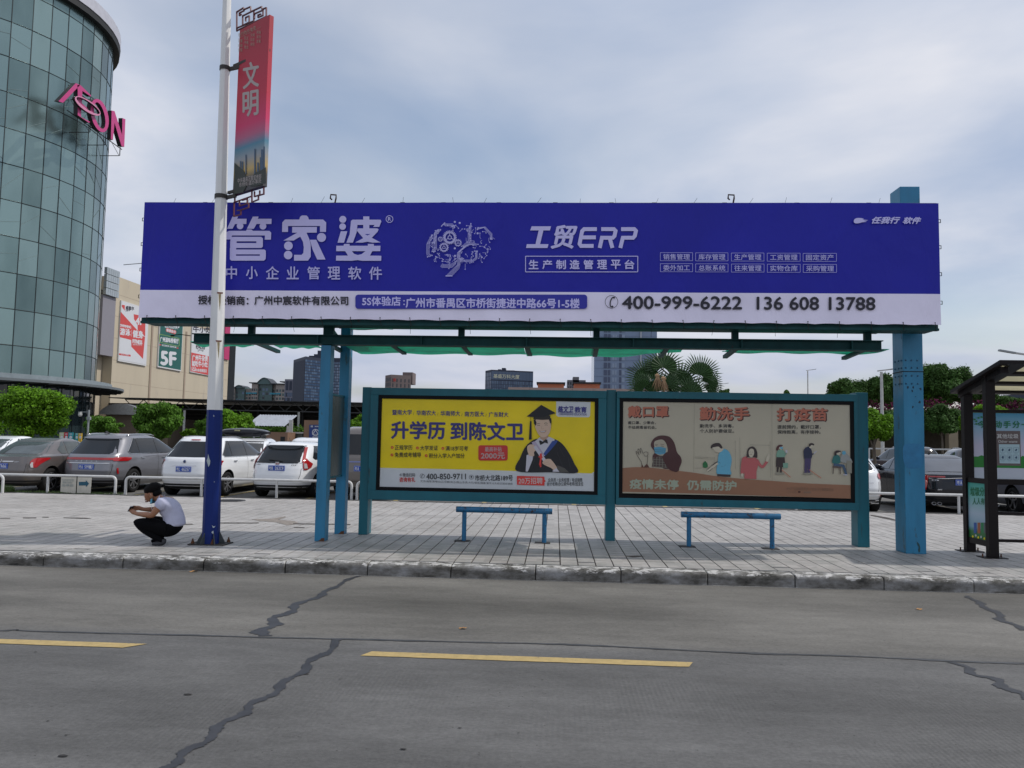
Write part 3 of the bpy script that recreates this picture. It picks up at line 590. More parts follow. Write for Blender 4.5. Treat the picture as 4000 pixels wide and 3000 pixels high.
for k in range(4): trace([(607+k*3, 540-k*4), (615, 553-k*5), (700, 553-k*5), (733-k*3, 530-k*5), (735-k*4, 470)], 3)
for k in range(4): trace([(345+k*12, 515-k*4), (338+k*7, 490), (338+k*7, 415), (356+k*7, 380), (378+k*2, 345)], 3)
for k in range(120):
    a = rr.uniform(0, 2*pi); q = sqrt(rr.uniform(.12, 1)); x = 596+255*q*cos(a); y = 418+160*q*sin(a)
    if (x-500)**2+(y-390)**2 < 105**2 or (y > 520 and x > 760) : continue
    dx, dy = rr.choice([(18,0),(0,24),(14,14),(-14,14),(0,34),(26,0)]); B.cur = 'emblem'
    trace([(x, y), (x+dx, y+dy), (x+dx+rr.choice([-8, 8, 0]), y+dy+10)], rr.choice([1, 2, 3]), 2.4, 4.5)
for x, y in ((562,247),(600,255),(740,336),(562,453),(563,512)): B.circ(x, y, 8, W2)
B.done(ban)
B = board((2500, 750, 1.8433))
for j, row in enumerate((('销售管理','库存管理','生产管理','工资管理','固定资产'), ('委外加工','总账系统','往来管理','实物仓库','采购管理'))):
    for i, s in enumerate(row):
        x0 = (146, 400, 657, 915, 1173)[i]; x1 = (378, 633, 892, 1152, 1413)[i]; y0 = (437, 517)[j]+i*1.4
        B.outline(x0, y0, x1, y0+58, 2.6, W2); B.text(s, x0+21, y0+9, x1-20, y0+50, W2, .012)
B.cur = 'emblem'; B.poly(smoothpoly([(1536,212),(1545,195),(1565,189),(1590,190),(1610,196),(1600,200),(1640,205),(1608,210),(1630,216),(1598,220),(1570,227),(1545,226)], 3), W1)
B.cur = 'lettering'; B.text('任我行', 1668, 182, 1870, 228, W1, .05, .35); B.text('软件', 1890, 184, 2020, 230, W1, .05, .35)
B.done(ban)
# ties, wires and top brackets
tie = mat('tie_wire', (.01, .01, .01), .6, var=0); mb = MB(); r = random.Random(3)
for k in range(27):
    x = XL+.12+.43*k; mb.tube([(x, 10.985, ZB+.03), (x+.012*r.uniform(-1, 1), 10.982, ZB-.01), (x+.02, 11.02, 3.13)], .004, 5, tie); mb.ell((x, 10.984, ZB+.035), (.008, .005, .008), 6, 4, tie)
    if k % 2: mb.tube([(x, 11.06, 3.135), (x+r.uniform(-.02, .02), 11.06, 3.05-r.uniform(0, .04))], .0025, 4, tie)
build(mb, 'tie_wire', bbd, kind='stuff')
for z in (3.55, 3.95, 4.33, 4.7):
    for x, s in ((XL-.012, -1), (XR+.012, 1)):
        mb = MB(); mb.tube([(x, 11.03, z), (x+.035*s, 11.03, z), (x+.035*s, 11.03, z-.045), (x, 11.03, z-.045)], .006, 5, tie); build(mb, 'side_hook', bbd)
mb = MB(); mb.tube([(XL, 11.02, 4.02), (XL-.28, 11.0, 3.99)], .005, 5, tie); build(mb, 'loose_rod', bbd)
mb = MB()
for k in range(19):
    x = XL+.3+.6*k+r.uniform(-.1, .1); mb.tube([(x, 11.05, 4.92), (x+r.uniform(-.02, .07), 11.05, 5.0+r.uniform(0, .03))], .0022, 4, tie)
mb.tube([(XL, 11.04, 4.932), (-2, 11.04, 4.929), (2, 11.04, 4.932), (XR, 11.04, 4.93)], .008, 5, tie)
build(mb, 'bird_wire', bbd)
rb = mat('rusty_bracket', (.05, .025, .022), .85, var=.4, vs=20)
for px, big in ((807,0),(1062,0),(1307,1),(1575,0),(1735,0),(1950,0),(2170,0),(2388,0),(2555,0),(2829,0),(2862,1),(3110,0),(3390,0)):
    x = yp(px, 785, 11.1).x; mb = MB()
    if big:
        mb.tube([(x, 11.1, 4.92), (x+.02, 11.1, 5.02), (x+.02, 11.1, 5.07), (x-.06, 11.1, 5.075), (x-.065, 11.1, 5.02), (x-.04, 11.1, 5.0)], .012, 6, rb); mb.box((x-.02, 11.06, 4.92), (x+.12, 11.14, 4.945), rb)
    else: mb.box((x-.035, 11.06, 4.921), (x+.03, 11.14, 4.95), rb)
    build(mb, 'bracket', bbd)
mb = MB(); mb.box((5.03, 11.6, 0), (5.315, 11.95, 5.36), blue); colm = build(mb, 'column', bbd, bevel=.008)
bolt0 = None; bm_ = mat('blue_bolt', (.012, .09, .17), .45, var=0)
for z in (2.78, 2.67, 2.555, 2.44):
    for x, y, ax in [(5.07, 11.6, 0), (5.15, 11.6, 0), (5.235, 11.6, 0), (5.03, 11.65, 1), (5.03, 11.74, 1), (5.03, 11.86, 1)]:
        if bolt0 is None: mb = MB().ell((0, 0, 0), (.014, .014, .014), 8, 5, bm_); bolt0 = mb.mesh('bolt')
        o = link('bolt', bolt0, colm); o.location = (x, y, z)
mb = MB(); mb.box((5.026, 11.596, 2.61), (5.319, 11.954, 2.622), mat('seam', (.012, .02, .025), .8, var=0)); build(mb, 'splice_seam', colm)
for px, py, s in ((3547,1512,1.3),(3568,1513,1),(3563,1527,1),(3596,1519,1.3),(3593,1571,1.2),(3566,1590,1),(3576,1550,.5)):
    c = yp(px, py, 11.597); mb = MB(); r = random.Random(px); n = 10
    mb.add([(c.x+cos(2*pi*i/n)*.013*s*(r.uniform(.5, 1.4)), 11.5975, c.z+sin(2*pi*i/n)*.016*s*r.uniform(.5, 1.4)) for i in range(n)], [tuple(range(n))[::-1]], mat('glue_spot', (.012, .035, .06), .7, var=0)); build(mb, 'paint_blot', colm)
def blot(pts, Y, mt, name, par, sm=1):
    q = Board((0, Y, 0), (0, -1, 0)); q.cur = name; q.poly(pts, mt, sm); q.done(par)
blot([(3530,1740),(3560,1733),(3600,1738),(3608,1770),(3604,1818),(3580,1830),(3540,1825),(3528,1790)], 11.6, mat('fresh_blue_paint', (.018, .165, .33), .4, var=.14, vs=9), 'repaint_patch', colm)
blot([(3583,2118),(3590,2125),(3594,2140),(3592,2158),(3586,2150),(3588,2138),(3583,2128)], 11.6, mat('peeled_paint', (.02, .06, .06), .7, var=0), 'paint_blot', colm)
# ------------------------------------------------------------------ poster display
pd = thing('poster_display', 'teal double poster display frame standing on three legs behind the benches', 'display board', (.85, 12.2, 0))
for x0, x1, z1 in ((-3.06, -2.92, 2.315), (.79, .935, 2.325), (4.585, 4.76, 2.34)):
    build(MB().box((x0, 12.2, 0), (x1, 12.47, z1), teal), 'leg', pd, bevel=.006)
def frame(px, z0=.555, zt=2.305):
    x0, x1, gx0, gx1, gz0, gz1 = px; mb = MB()
    mb.box((x0, 12.14, gz1), (x1, 12.42, zt), teal); mb.box((x0, 12.14, z0), (x1, 12.42, gz0), teal); mb.box((x0, 12.14, gz0), (gx0, 12.42, gz1), teal); mb.box((gx1, 12.14, gz0), (x1, 12.42, gz1), teal)
    f = build(mb, 'frame', pd, bevel=.005)
    mb = MB(); e = .055
    mb.box((gx0, 12.152, gz1-e), (gx1, 12.2, gz1), black); mb.box((gx0, 12.152, gz0), (gx1, 12.2, gz0+e), black); mb.box((gx0, 12.152, gz0+e), (gx0+e, 12.2, gz1-e), black); mb.box((gx1-e, 12.152, gz0+e), (gx1, 12.2, gz1-e), black)
    mb.box((x0+.02, 12.3, z0+.02), (x1-.02, 12.41, zt-.02), black)
    build(mb, 'black_surround', f)
    return f
frame((-2.915, .785, -2.79, .66, .70, 2.19)); frame((.94, 4.58, .985, 4.53, .665, 2.2))
YP = 12.17
def poster(x0, x1, z0, z1, mt):
    mb = MB(); mb.grid([[(x0+(x1-x0)*i/12, YP, z1-(z1-z0)*j/4) for j in range(5)] for i in range(13)], mt); return build(mb, 'poster', pd)
yw = mat('poster_yellow', (1.0, .78, .0), .5, var=.1, vs=.9); wh = mat('poster_white', (.78, .80, .82), .5, var=.03)
p1 = poster(-2.752, .612, .765, 2.135, yw)
B = Board((0, YP, 0), (0, -1, 0), (1350, 1500, 2.1067))
pur = mat('print_indigo', (.045, .04, .25), .5, var=0); brn = mat('print_olive_dark', (.07, .055, .03), .5, var=0); red = mat('print_red', (.72, .05, .04), .5, var=0); blk = mat('print_dark', (.018, .018, .022), .5, var=0); dark = mat('print_grey', (.12, .12, .13), .5, var=0)
B.cur = 'white_strip'; B.poly([(275,688),(300,690),(700,697),(1100,707),(1600,722),(2025,736),(2044,722),(2044,888),(1500,872),(900,860),(262,845)], wh)
B.cur = 'logo_tab'; B.poly([(1733,142),(2016,148),(2012,262),(2000,274),(1748,270),(1733,256)], wh)
B.cur = 'lettering'
for i, s in enumerate(('暨南大学', '华南农大', '华南师大', '南方医大', '广东财大')):
    x = 385+i*198.5; B.text(s, x, 212+i*4.6, x+160, 254+i*4.6, pur, .02)
    if i < 4: B.stroke([(x+178, 232+i*4.6), (x+173, 254+i*4.6)], 2, brn)
B.text('升学历', 378, 306, 818, 448, pur, .035, slope=6); B.text('到陈文卫', 866, 314, 1462, 458, pur, .035, slope=5)
def tick(x, y): B.circ(x, y, 12, red, n=12); B.stroke([(x-6, y), (x-1, y+5), (x+7, y-6)], 3, yw)
for x, s, x1, y in ((384,'正规学历',550,522),(592,'大学发证',760,526),(801,'满18岁可考',1008,530),(382,'免费成考辅导',622,583),(664,'积分入学入户加分',980,590)):
    tick(x, y); B.text(s, x+22, y-20, x1, y+20, brn, .012)
B.cur = 'price_tag'; B.rect(1093, 504, 1334, 630, red, 18); B.cur = 'lettering'; pk = mat('print_pink_white', (.62, .5, .48), .5, var=0)
B.text('最高补贴', 1147, 518, 1285, 556, pk, .015); B.text('2000元', 1115, 566, 1310, 616, pk, .03)
B.text('微信扫码', 470, 733, 573, 763, dark, .01); B.text('咨询有礼', 444, 768, 574, 806, red, .02); B.text('«', 445, 738, 464, 756, dark)
B.ring(632, 757, 18, 2.5, dark); B.stroke([(641,744),(631,748),(626,760),(630,770)], 4, dark)
B.text('400-850-9711', 665, 738, 990, 784, blk, .012); B.ring(1036, 766, 18, 2.5, dark); B.circ(1036, 762, 7, dark); B.poly([(1030,765),(1042,765),(1036,778)], dark)
B.text('市桥大北路189号', 1066, 748, 1376, 797, blk, .01); B.text('天河/海珠/黄埔/白云/花都/南沙/佛山/东莞/大石/银座/隆基/富华15大校区就近选择', 616, 790, 1376, 808, dark, 0, slope=22)
B.cur = 'job_tag'; B.poly([(1410,755),(1636,762),(1637,788),(1647,798),(1637,808),(1637,836),(1410,828)], red); B.cur = 'lettering'; B.text('20万招聘', 1424, 770, 1620, 822, pk, .015)
B.text('业务员 / 业务经理 / 电话销售', 1666, 773, 1948, 805, blk, .008); B.text('会计老师/办公软件老师/班主任', 1656, 806, 1956, 838, blk, .008)
B.text('陈文卫', 1752, 182, 1872, 234, pur, .03, .12); B.text('教育', 1886, 188, 1982, 236, pur, .03); B.text('CHENWENWEI EDUCATION', 1754, 238, 1983, 256, pur, .01, slope=4)
B.stroke(catpath([(1760,185),(1752,208),(1762,228),(1800,234),(1872,232)], 4), 4, pur)
# graduate
B.cur = 'printed_figure'; skin = mat('print_skin', (.66, .47, .35), .5, var=0); skin2 = mat('print_skin_shade', (.48, .31, .22), .5, var=0); shirt = mat('print_shirt', (.58, .56, .62), .5, var=0); gown = mat('print_gown', (.012, .012, .016), .5, var=0); bl2 = mat('print_royal', (.03, .07, .28), .5, var=0)
B.poly([(1410,716),(1440,600),(1478,520),(1520,478),(1572,452),(1700,452),(1745,465),(1790,500),(1840,570),(1880,650),(1905,730),(1700,726)], gown, 1)
B.poly([(1535,490),(1590,445),(1610,430),(1660,430),(1700,445),(1722,458),(1690,520),(1618,600),(1560,530)], shirt)
B.poly([(1700,470),(1745,462),(1740,480),(1690,540),(1640,595),(1620,585)], bl2); B.poly([(1530,480),(1560,470),(1640,590),(1620,602)], mat('print_lilac', (.45, .38, .5), .5, var=0))
B.poly([(1482,720),(1490,585),(1545,570),(1540,620),(1500,720)], shirt)
B.poly([(1560,330),(1556,290),(1580,278),(1680,278),(1694,300),(1690,345),(1678,360)], gown, 1)
B.poly([(1604,400),(1660,400),(1668,440),(1632,470),(1600,448)], skin2)
B.poly([(1562,300),(1580,288),(1625,292),(1670,288),(1686,310),(1690,345),(1684,385),(1668,418),(1640,436),(1612,436),(1586,412),(1570,380),(1558,345)], skin, 1)
B.poly([(1548,296),(1562,292),(1572,320),(1566,345),(1552,330)], gown); B.poly([(1672,292),(1690,296),(1690,328),(1682,320)], gown)
B.stroke(catpath([(1574,332),(1586,325),(1600,328)], 3), 3.5, gown); B.stroke(catpath([(1634,326),(1648,320),(1662,326)], 3), 3.5, gown)
B.stroke(catpath([(1578,343),(1588,339),(1600,343)], 3), 3, blk); B.stroke(catpath([(1638,340),(1650,336),(1662,340)], 3), 3, blk)
B.stroke(catpath([(1616,342),(1610,365),(1620,371),(1630,366)], 3), 2.4, skin2); B.poly([(1594,382),(1620,388),(1652,378),(1644,398),(1624,404),(1604,398)], skin2, 1); B.poly([(1600,386),(1622,391),(1646,383),(1638,393),(1622,397),(1608,394)], shirt)
B.poly([(1545,290),(1548,262),(1600,245),(1650,250),(1684,262),(1686,292),(1620,296)], mat('print_cap', (.028, .024, .02), .5, var=0)); B.poly([(1490,268),(1610,172),(1730,240),(1640,268),(1600,276)], gown)
B.stroke([(1524,268),(1524,310)], 3, gown); B.poly([(1518,305),(1530,305),(1532,455),(1508,460)], gown)
B.poly([(1592,470),(1598,462),(1622,474),(1646,455),(1660,458),(1666,490),(1640,482),(1622,492),(1602,502)], gown)
B.poly([(1495,540),(1500,508),(1530,496),(1560,512),(1568,540),(1552,560),(1550,592),(1512,588)], skin, 1); B.stroke([(1556,512),(1640,632)], 26, shirt)
B.poly([(1620,650),(1640,622),(1680,616),(1700,632),(1740,690),(1720,712),(1690,690),(1650,672)], skin, 1); B.stroke([(1628,655),(1672,640)], 2, skin2); B.stroke([(1636,667),(1684,656)], 2, skin2)
B.poly([(1700,716),(1735,690),(1760,722),(1712,722)], shirt); B.poly([(1740,668),(1800,690),(1840,728),(1760,724),(1742,700)], mat('print_gown_grey', (.09, .085, .075), .5, var=0))
B.poly([(1598,572),(1614,570),(1618,600),(1610,640),(1612,680),(1602,686),(1592,660),(1600,620)], red); B.poly([(1590,590),(1620,596),(1624,606),(1588,604)], red)
for a, b in (((1760,520),(1800,600)), ((1740,560),(1790,690)), ((1560,610),(1530,700)), ((1830,600),(1850,690))): B.stroke([a, b], 3, mat('print_gown_fold', (.035, .035, .042), .5, var=0))
B.done(p1)
be = mat('poster_beige', (.62, .56, .43), .5, var=.05, vs=1); p2 = poster(1.022, 4.482, .735, 2.145, be)
B = Board((0, YP, 0), (0, -1, 0), (2350, 1500, 2.1067)); sal = mat('print_salmon', (.62, .2, .12), .5, var=0); mar = mat('print_maroon', (.08, .022, .02), .5, var=0); pale_g = mat('print_pale', (.5, .55, .42), .5, var=0); tan_ = mat('print_tan', (.42, .21, .12), .5, var=.04)
B.cur = 'printed_hill'; top = catpath([(162,692),(280,684),(400,688),(560,706),(760,730),(960,760),(1160,780),(1400,797),(1700,818),(2052,832)], 4); B.poly(top+[(2056,944),(1500,925),(900,905),(159,886)], tan_)
B.cur = 'lettering'
for s, x0, y0, x1, y1 in (('戴口罩', 218, 182, 548, 272), ('勤洗手', 808, 192, 1212, 294), ('打疫苗', 1442, 200, 1854, 300)):
    B.text(s, x0+6, y0+4, x1+6, y1+5, mar, .07); B.text(s, x0, y0, x1, y1, sal, .035)
for s, x0, y0, x1, y1 in (('戴口罩、少聚会，', 218, 306, 445, 332), ('不给病毒留机会。', 218, 344, 450, 370), ('勤洗手、多消毒，', 808, 330, 1084, 360), ('个人防护要做足。', 808, 372, 1088, 402), ('提前预约，戴好口罩，', 1446, 338, 1802, 370), ('保持距离，有序接种。', 1446, 380, 1800, 411)): B.text(s, x0, y0, x1, y1, blk, .012)
B.text('疫情未停', 232, 782, 630, 860, pale_g, .045, slope=8); B.text('仍需防护', 704, 792, 1106, 870, pale_g, .045, slope=6)
B.text('中共广东省委宣传部  广东省卫生健康委员会', 1520, 848, 1908, 874, mat('print_tan_light', (.33, .2, .13), .5, var=0), 0, slope=8)
B.text('人民日报', 1520, 882, 1600, 896, MATS['print_tan_light']); B.circ(1625, 888, 12, mar, 6); B.rect(1660, 884, 1722, 898, MATS['print_tan_light'], 5)
B.stroke([(763,160),(757,720)], 1.6, mat('print_line', (.3, .28, .22), .5, var=0)); B.stroke([(1400,165),(1402,795)], 1.6, MATS['print_line'])
ln = mat('print_ink', (.045, .03, .03), .5, var=0); hair = mat('print_hair_red', (.10, .032, .032), .5, var=0); tq = mat('print_sky', (.13, .42, .58), .5, var=0); sk2 = mat('print_face', (.58, .52, .4), .5, var=0); pl_ = mat('print_plaid', (.12, .085, .075), .5, var=0)
B.cur = 'printed_figure'
B.poly([(405,508),(420,460),(460,430),(515,424),(565,440),(600,490),(620,560),(650,600),(658,640),(640,690),(628,716),(560,700),(500,690),(470,620),(425,640),(420,590),(436,560)], hair, 1)
B.poly([(432,480),(460,462),(500,458),(525,480),(540,520),(540,560),(500,590),(450,575),(436,530)], sk2, 1); B.poly([(412,680),(425,620),(470,592),(530,590),(550,640),(540,692)], pl_)
for k in range(5): B.stroke([(430+k*24, 600), (422+k*26, 688)], 4, MATS['print_line'])
for k in range(4): B.stroke([(420, 620+k*20), (540, 626+k*20)], 3, MATS['print_line'])
B.poly([(430,522),(480,516),(530,528),(524,572),(480,582),(438,570)], tq); B.stroke([(434,540),(526,545)], 2, ln); B.stroke([(436,556),(524,560)], 2, ln); B.stroke([(442,505),(458,510)], 3, ln); B.stroke([(488,510),(512,513)], 3, ln); B.stroke([(438,496),(460,498)], 2.5, hair); B.stroke([(484,496),(514,498)], 2.5, hair)
B.poly([(500,600),(540,560),(600,600),(628,716),(560,706),(520,650)], hair, 1)
B.stroke(catpath([(332,684),(325,640),(300,600),(282,558),(290,556),(310,585),(298,545),(306,535),(322,575),(318,530),(328,536),(340,570),(356,560),(380,562),(378,590),(352,592),(348,575)], 2), 3, ln); B.stroke(catpath([(380,590),(376,630),(372,664)], 2), 3, ln); B.poly([(326,686),(330,655),(345,684),(372,655),(392,686)], mat('print_cuff', (.16, .07, .05), .5, var=0))
# man washing hands
B.cur = 'printed_figure#b'
B.poly([(950,742),(955,640),(962,580),(985,545),(1010,534),(1045,555),(1066,600),(1068,640),(1058,700),(1060,745)], tq, 1); B.poly([(950,740),(1060,745),(1058,765),(952,758)], ln)
B.poly([(905,520),(915,498),(950,500),(990,520),(1000,540),(972,562),(940,560),(925,545)], sk2, 1); B.poly([(898,530),(902,504),(930,488),(965,486),(985,505),(992,530),(975,528),(960,515),(915,522)], ln, 1)
B.stroke(catpath([(1030,600),(1020,650),(985,668),(950,650),(900,690),(868,715)], 4), 22, ln); B.stroke(catpath([(1030,600),(1020,648),(985,666),(950,650)], 4), 24, tq); B.stroke([(955,652),(900,690),(868,715)], 17, sk2); B.stroke([(952,640),(905,672),(875,700)], 3, ln)
B.poly([(832,660),(838,645),(862,645),(870,662),(868,686),(836,686)], mat('print_green', (.02, .16, .05), .5, var=0), 1); B.rect(845, 636, 858, 648, MATS['print_green'])
B.cur = 'printed_room'
for a, b in (((765,600),(920,606)), ((765,694),(830,690)), ((768,610),(915,616)), ((1098,465),(1100,700)), ((1135,440),(1140,740)), ((1384,470),(1388,770)), ((1220,500),(1384,505)), ((925,600),(926,660))): B.stroke([a, b], 2, MATS['print_line'])
# woman in pink
B.cur = 'printed_figure#c'
pkp = mat('print_rose', (.5, .12, .12), .5, var=0); B.poly([(1172,778),(1176,700),(1200,610),(1270,606),(1288,660),(1272,720),(1272,782)], pkp); B.poly([(1142,735),(1148,640),(1160,605),(1200,598),(1190,660),(1170,735)], pkp, 1); B.stroke(catpath([(1275,622),(1300,665),(1325,680),(1360,635)], 4), 22, pkp); B.poly([(1348,628),(1355,600),(1372,580),(1382,590),(1378,615),(1362,640)], sk2, 1)
B.poly([(1190,606),(1200,540),(1225,516),(1255,520),(1276,555),(1278,605),(1250,600),(1205,600)], ln, 1); B.poly([(1208,555),(1225,532),(1248,540),(1252,575),(1232,604),(1212,590)], sk2, 1); B.stroke([(1218,578),(1236,578)], 3, mar); B.stroke([(1214,560),(1222,560)], 2, ln); B.stroke([(1234,560),(1244,560)], 2, ln); B.circ(1155, 750, 11, sk2, 16)
# queue
B.cur = 'printed_figure#d'
mint = mat('print_mint', (.2, .38, .28), .5, var=0); nav = mat('print_navy', (.025, .03, .07), .5, var=0); vio = mat('print_violet', (.07, .05, .13), .5, var=0)
B.poly([(1438,600),(1445,550),(1470,540),(1500,552),(1504,600)], mint, 1); B.poly([(1436,602),(1504,602),(1508,684),(1432,682)], ln); B.stroke([(1448,684),(1444,725)], 15, ln); B.stroke([(1474,684),(1472,728)], 15, ln); B.circ(1474, 522, 18, sk2); B.poly([(1434,545),(1440,515),(1462,500),(1488,504),(1480,515),(1460,520),(1450,545)], hair, 1); B.stroke([(1490,570),(1512,580),(1520,555)], 7, mint); B.rect(1510, 543, 1526, 566, shirt); B.rect(1490, 650, 1530, 690, mint); B.poly([(1466,516),(1490,520),(1486,536),(1466,532)], tq)
B.cur = 'printed_figure#e'; B.poly([(1662,600),(1660,545),(1685,518),(1712,520),(1728,560),(1722,614),(1670,616)], nav, 1); B.poly([(1668,612),(1720,612),(1712,740),(1690,740),(1692,650),(1684,740),(1664,740)], vio); B.circ(1722, 512, 19, sk2); B.poly([(1702,510),(1706,492),(1726,486),(1745,495),(1742,505),(1722,502),(1712,515)], ln, 1); B.stroke([(1712,560),(1732,578),(1752,565)], 8, nav); B.stroke([(1742,572),(1766,552)], 9, shirt)
for a, b in (((1480,705),(1552,768)), ((1706,705),(1804,774))): B.stroke([a, b], 5, sal)
for x in (1462, 1692): B.circ(x, 738, 42, MATS['print_line'], 8)
B.cur = 'printed_figure#f'; B.poly([(1896,650),(1902,600),(1925,580),(1955,596),(1958,650)], mat('print_teal', (.03, .17, .16), .5, var=0), 1); B.stroke([(1905,662),(1985,672),(2010,745)], 20, mat('print_denim', (.06, .11, .19), .5, var=0)); B.circ(1945, 568, 17, sk2); B.poly([(1912,585),(1915,555),(1940,546),(1968,552),(1950,562),(1930,570),(1925,590)], ln, 1); B.poly([(1965,640),(1972,580),(1995,560),(2020,580),(2050,620),(2052,650)], mat('print_greywhite', (.35, .36, .34), .5, var=0), 1); B.circ(1990, 566, 16, tq); B.poly([(1895,675),(1968,680),(1965,692),(1895,688)], pl_); B.stroke([(1903,690),(1900,738)], 7, pl_); B.stroke([(1958,690),(1960,740)], 7, pl_); B.stroke([(1985,745),(2016,748)], 9, shirt)
B.poly([(2010,628),(2054,632),(2054,735),(2012,730)], MATS['print_line'])
B.done(p2)
glass = bpy.data.materials.new('cover_glass'); glass.use_nodes = True; t = glass.node_tree; n = t.nodes; l = t.links
for q in list(n):
    if q.type == 'BSDF_PRINCIPLED': n.remove(q)
tr = n.new('ShaderNodeBsdfTransparent'); tr.inputs[0].default_value = (.97, .98, .98, 1); gl = n.new('ShaderNodeBsdfGlossy'); gl.inputs['Roughness'].default_value = .03; fr_ = n.new('ShaderNodeFresnel'); fr_.inputs[0].default_value = 1.22; ms = n.new('ShaderNodeMixShader')
l.new(fr_.outputs[0], ms.inputs[0]); l.new(tr.outputs[0], ms.inputs[1]); l.new(gl.outputs[0], ms.inputs[2]); l.new(ms.outputs[0], n['Material Output'].inputs[0])
for x0, x1, z0, z1 in ((-2.735, .605, .755, 2.135), (1.04, 4.475, .72, 2.145)):
    mb = MB(); mb.add([(x0, 12.156, z0), (x1, 12.156, z0), (x1, 12.156, z1), (x0, 12.156, z1)], [(0,1,2,3)], glass); build(mb, 'glass_pane', pd)
# ------------------------------------------------------------------ benches
bblue = mat('bench_blue', (.012, .13, .27), .45, var=.2, vs=9, dirt=(.035, .02, .018), dth=.56, ds=16)
for i, (x0, x1, l0, l1) in enumerate(((-1.47, -.03, -1.345, -.145), (1.87, 3.31, 1.985, 3.19))):
    t = thing('bench', ('blue tubular perch bench below the yellow graduation poster', 'blue tubular perch bench below the beige illustrated poster')[i], 'bench', ((x0+x1)/2, 11.76, 0), 0, 'tubular benches in the bus shelter')
    mb = MB(); mb.cyl((x0, 11.76, .47), (x1, 11.76, .47), .044, n=18, mt=bblue); build(mb, 'seat_bar', t, smooth=1)
    for x in (l0, l1):
        mb = MB(); mb.cyl((x, 11.76, .0), (x, 11.76, .43), .034, n=16, mt=bblue); lg = build(mb, 'leg', t, smooth=1)
        mb = MB(); mb.box((x-.14, 11.68, .001), (x+.09, 11.85, .009), mat('base_plate', (.035, .032, .03), .8, var=.3)); build(mb, 'base_plate', lg)
# ------------------------------------------------------------------ white and blue lamp post
lp = thing('lamp_post', 'tall octagonal lamp post, white above and dark blue below, with scraped paint', 'lamp post', (-4.77, 10.75, 0))
wp = mat('white_pole_paint', (.78, .78, .76), .45, var=.06, vs=6, streak=1, dirt=(.25, .2, .16), dth=.70, ds=14); bp_ = mat('navy_pole_paint', (.004, .02, .15), .5, spec=.25, var=.15, vs=4, streak=1, dirt=(.04, .05, .07), dth=.72, ds=22)
pc = lambda z: (-4.768-.0145*z, 10.75, z); pr = lambda z: .121-.0078*z
def pole(z0, z1, mt, n=8):
    mb = MB(); a = pi/8; vs = []
    for z in (z0, z1):
        c = pc(z)
        for j in range(n): vs.append((c[0]+pr(z)*cos(a+2*pi*j/n), c[1]+pr(z)*sin(a+2*pi*j/n), z))
    mb.add(vs, [(j, (j+1) % n, n+(j+1) % n, n+j) for j in range(n)]+[tuple(range(n, 2*n))], mt); return mb
build(pole(0, 1.87, bp_), 'lower_pole', lp, bevel=.006); up_ = build(pole(1.87, 10.4, wp), 'upper_pole', lp, bevel=.006)
mb = MB(); mb.box((-5.04, 10.62, .001), (-4.53, 10.95, .016), mat('base_plate', (.035, .032, .03), .8)); build(mb, 'base_plate', lp)
gs = mat('gusset_grey', (.045, .055, .06), .6, var=.3, vs=20)
for j in range(6):
    a = 2*pi*j/6+.15; c = pc(0); q = Vector((cos(a), sin(a), 0)); p = Vector((-q.y, q.x, 0))*.005; r0 = .105
    v = [Vector(c)+q*r0+Vector((0,0,.016)), Vector(c)+q*.2+Vector((0,0,.016)), Vector(c)+q*(r0+.015)+Vector((0,0,.17)), Vector(c)+q*r0+Vector((0,0,.17))]
    mb = MB(); mb.add([x+p for x in v]+[x-p for x in v], [(0,1,2,3),(7,6,5,4),(0,4,5,1),(1,5,6,2),(2,6,7,3)], gs); build(mb, 'gusset', lp)
for x, y in ((-4.99, 10.67), (-4.58, 10.9), (-4.70, 10.645), (-4.95, 10.92)):
    mb = MB(); mb.cyl((x, y, .016), (x, y, .04), .026, n=6, mt=rust); mb.cyl((x, y, .04), (x, y, .055), .019, n=6, mt=rust); mb.cyl((x, y, .055), (x, y, .085), .011, n=8, mt=rust); build(mb, 'bolt', lp)
Yf = lambda z: 10.75-pr(z)*cos(pi/8)-.004
def onpole(pts, mt, name, par, ym=0):
    z = yp(*pts[0], 10.63).z; q = Board((0, Yf(z)-.0, 0), (0, -1, 0)); q.cur = name; q.poly(pts, mt); q.done(par)
scr = mat('bare_scrape', (.42, .48, .5), .6, var=.2, vs=40)
for pts in ([(813,1772),(818,1790),(822,1800),(820,1815),(814,1824),(811,1812),(807,1800),(811,1790)], [(828,2051),(833,2056),(837,2056),(843,2054),(836,2061),(832,2062)], [(828,2076),(834,2073),(834,2080),(833,2086),(826,2080)], [(833,1620),(838,1624),(835,1630)], [(836,1880),(839,1882),(837,1885)]): onpole(pts, scr, 'paint_scrape', lp)
for py, w in ((1143, 24), (1331, 24)):
    x0 = 850 if py < 1200 else 845
    onpole([(x0-3,py-2),(x0+w-2,py-1),(x0+w-4,py+5),(x0,py+4)], mat('rust_red', (.2, .05, .02), .9, var=0), 'rust_strip', up_)
    onpole([(x0+4,py+5),(x0+14,py+5),(x0+12,py+40),(x0+9,py+75),(x0+6,py+38)], mat('rust_stain', (.45, .36, .2), .8, var=.2, vs=30), 'rust_stain', up_)
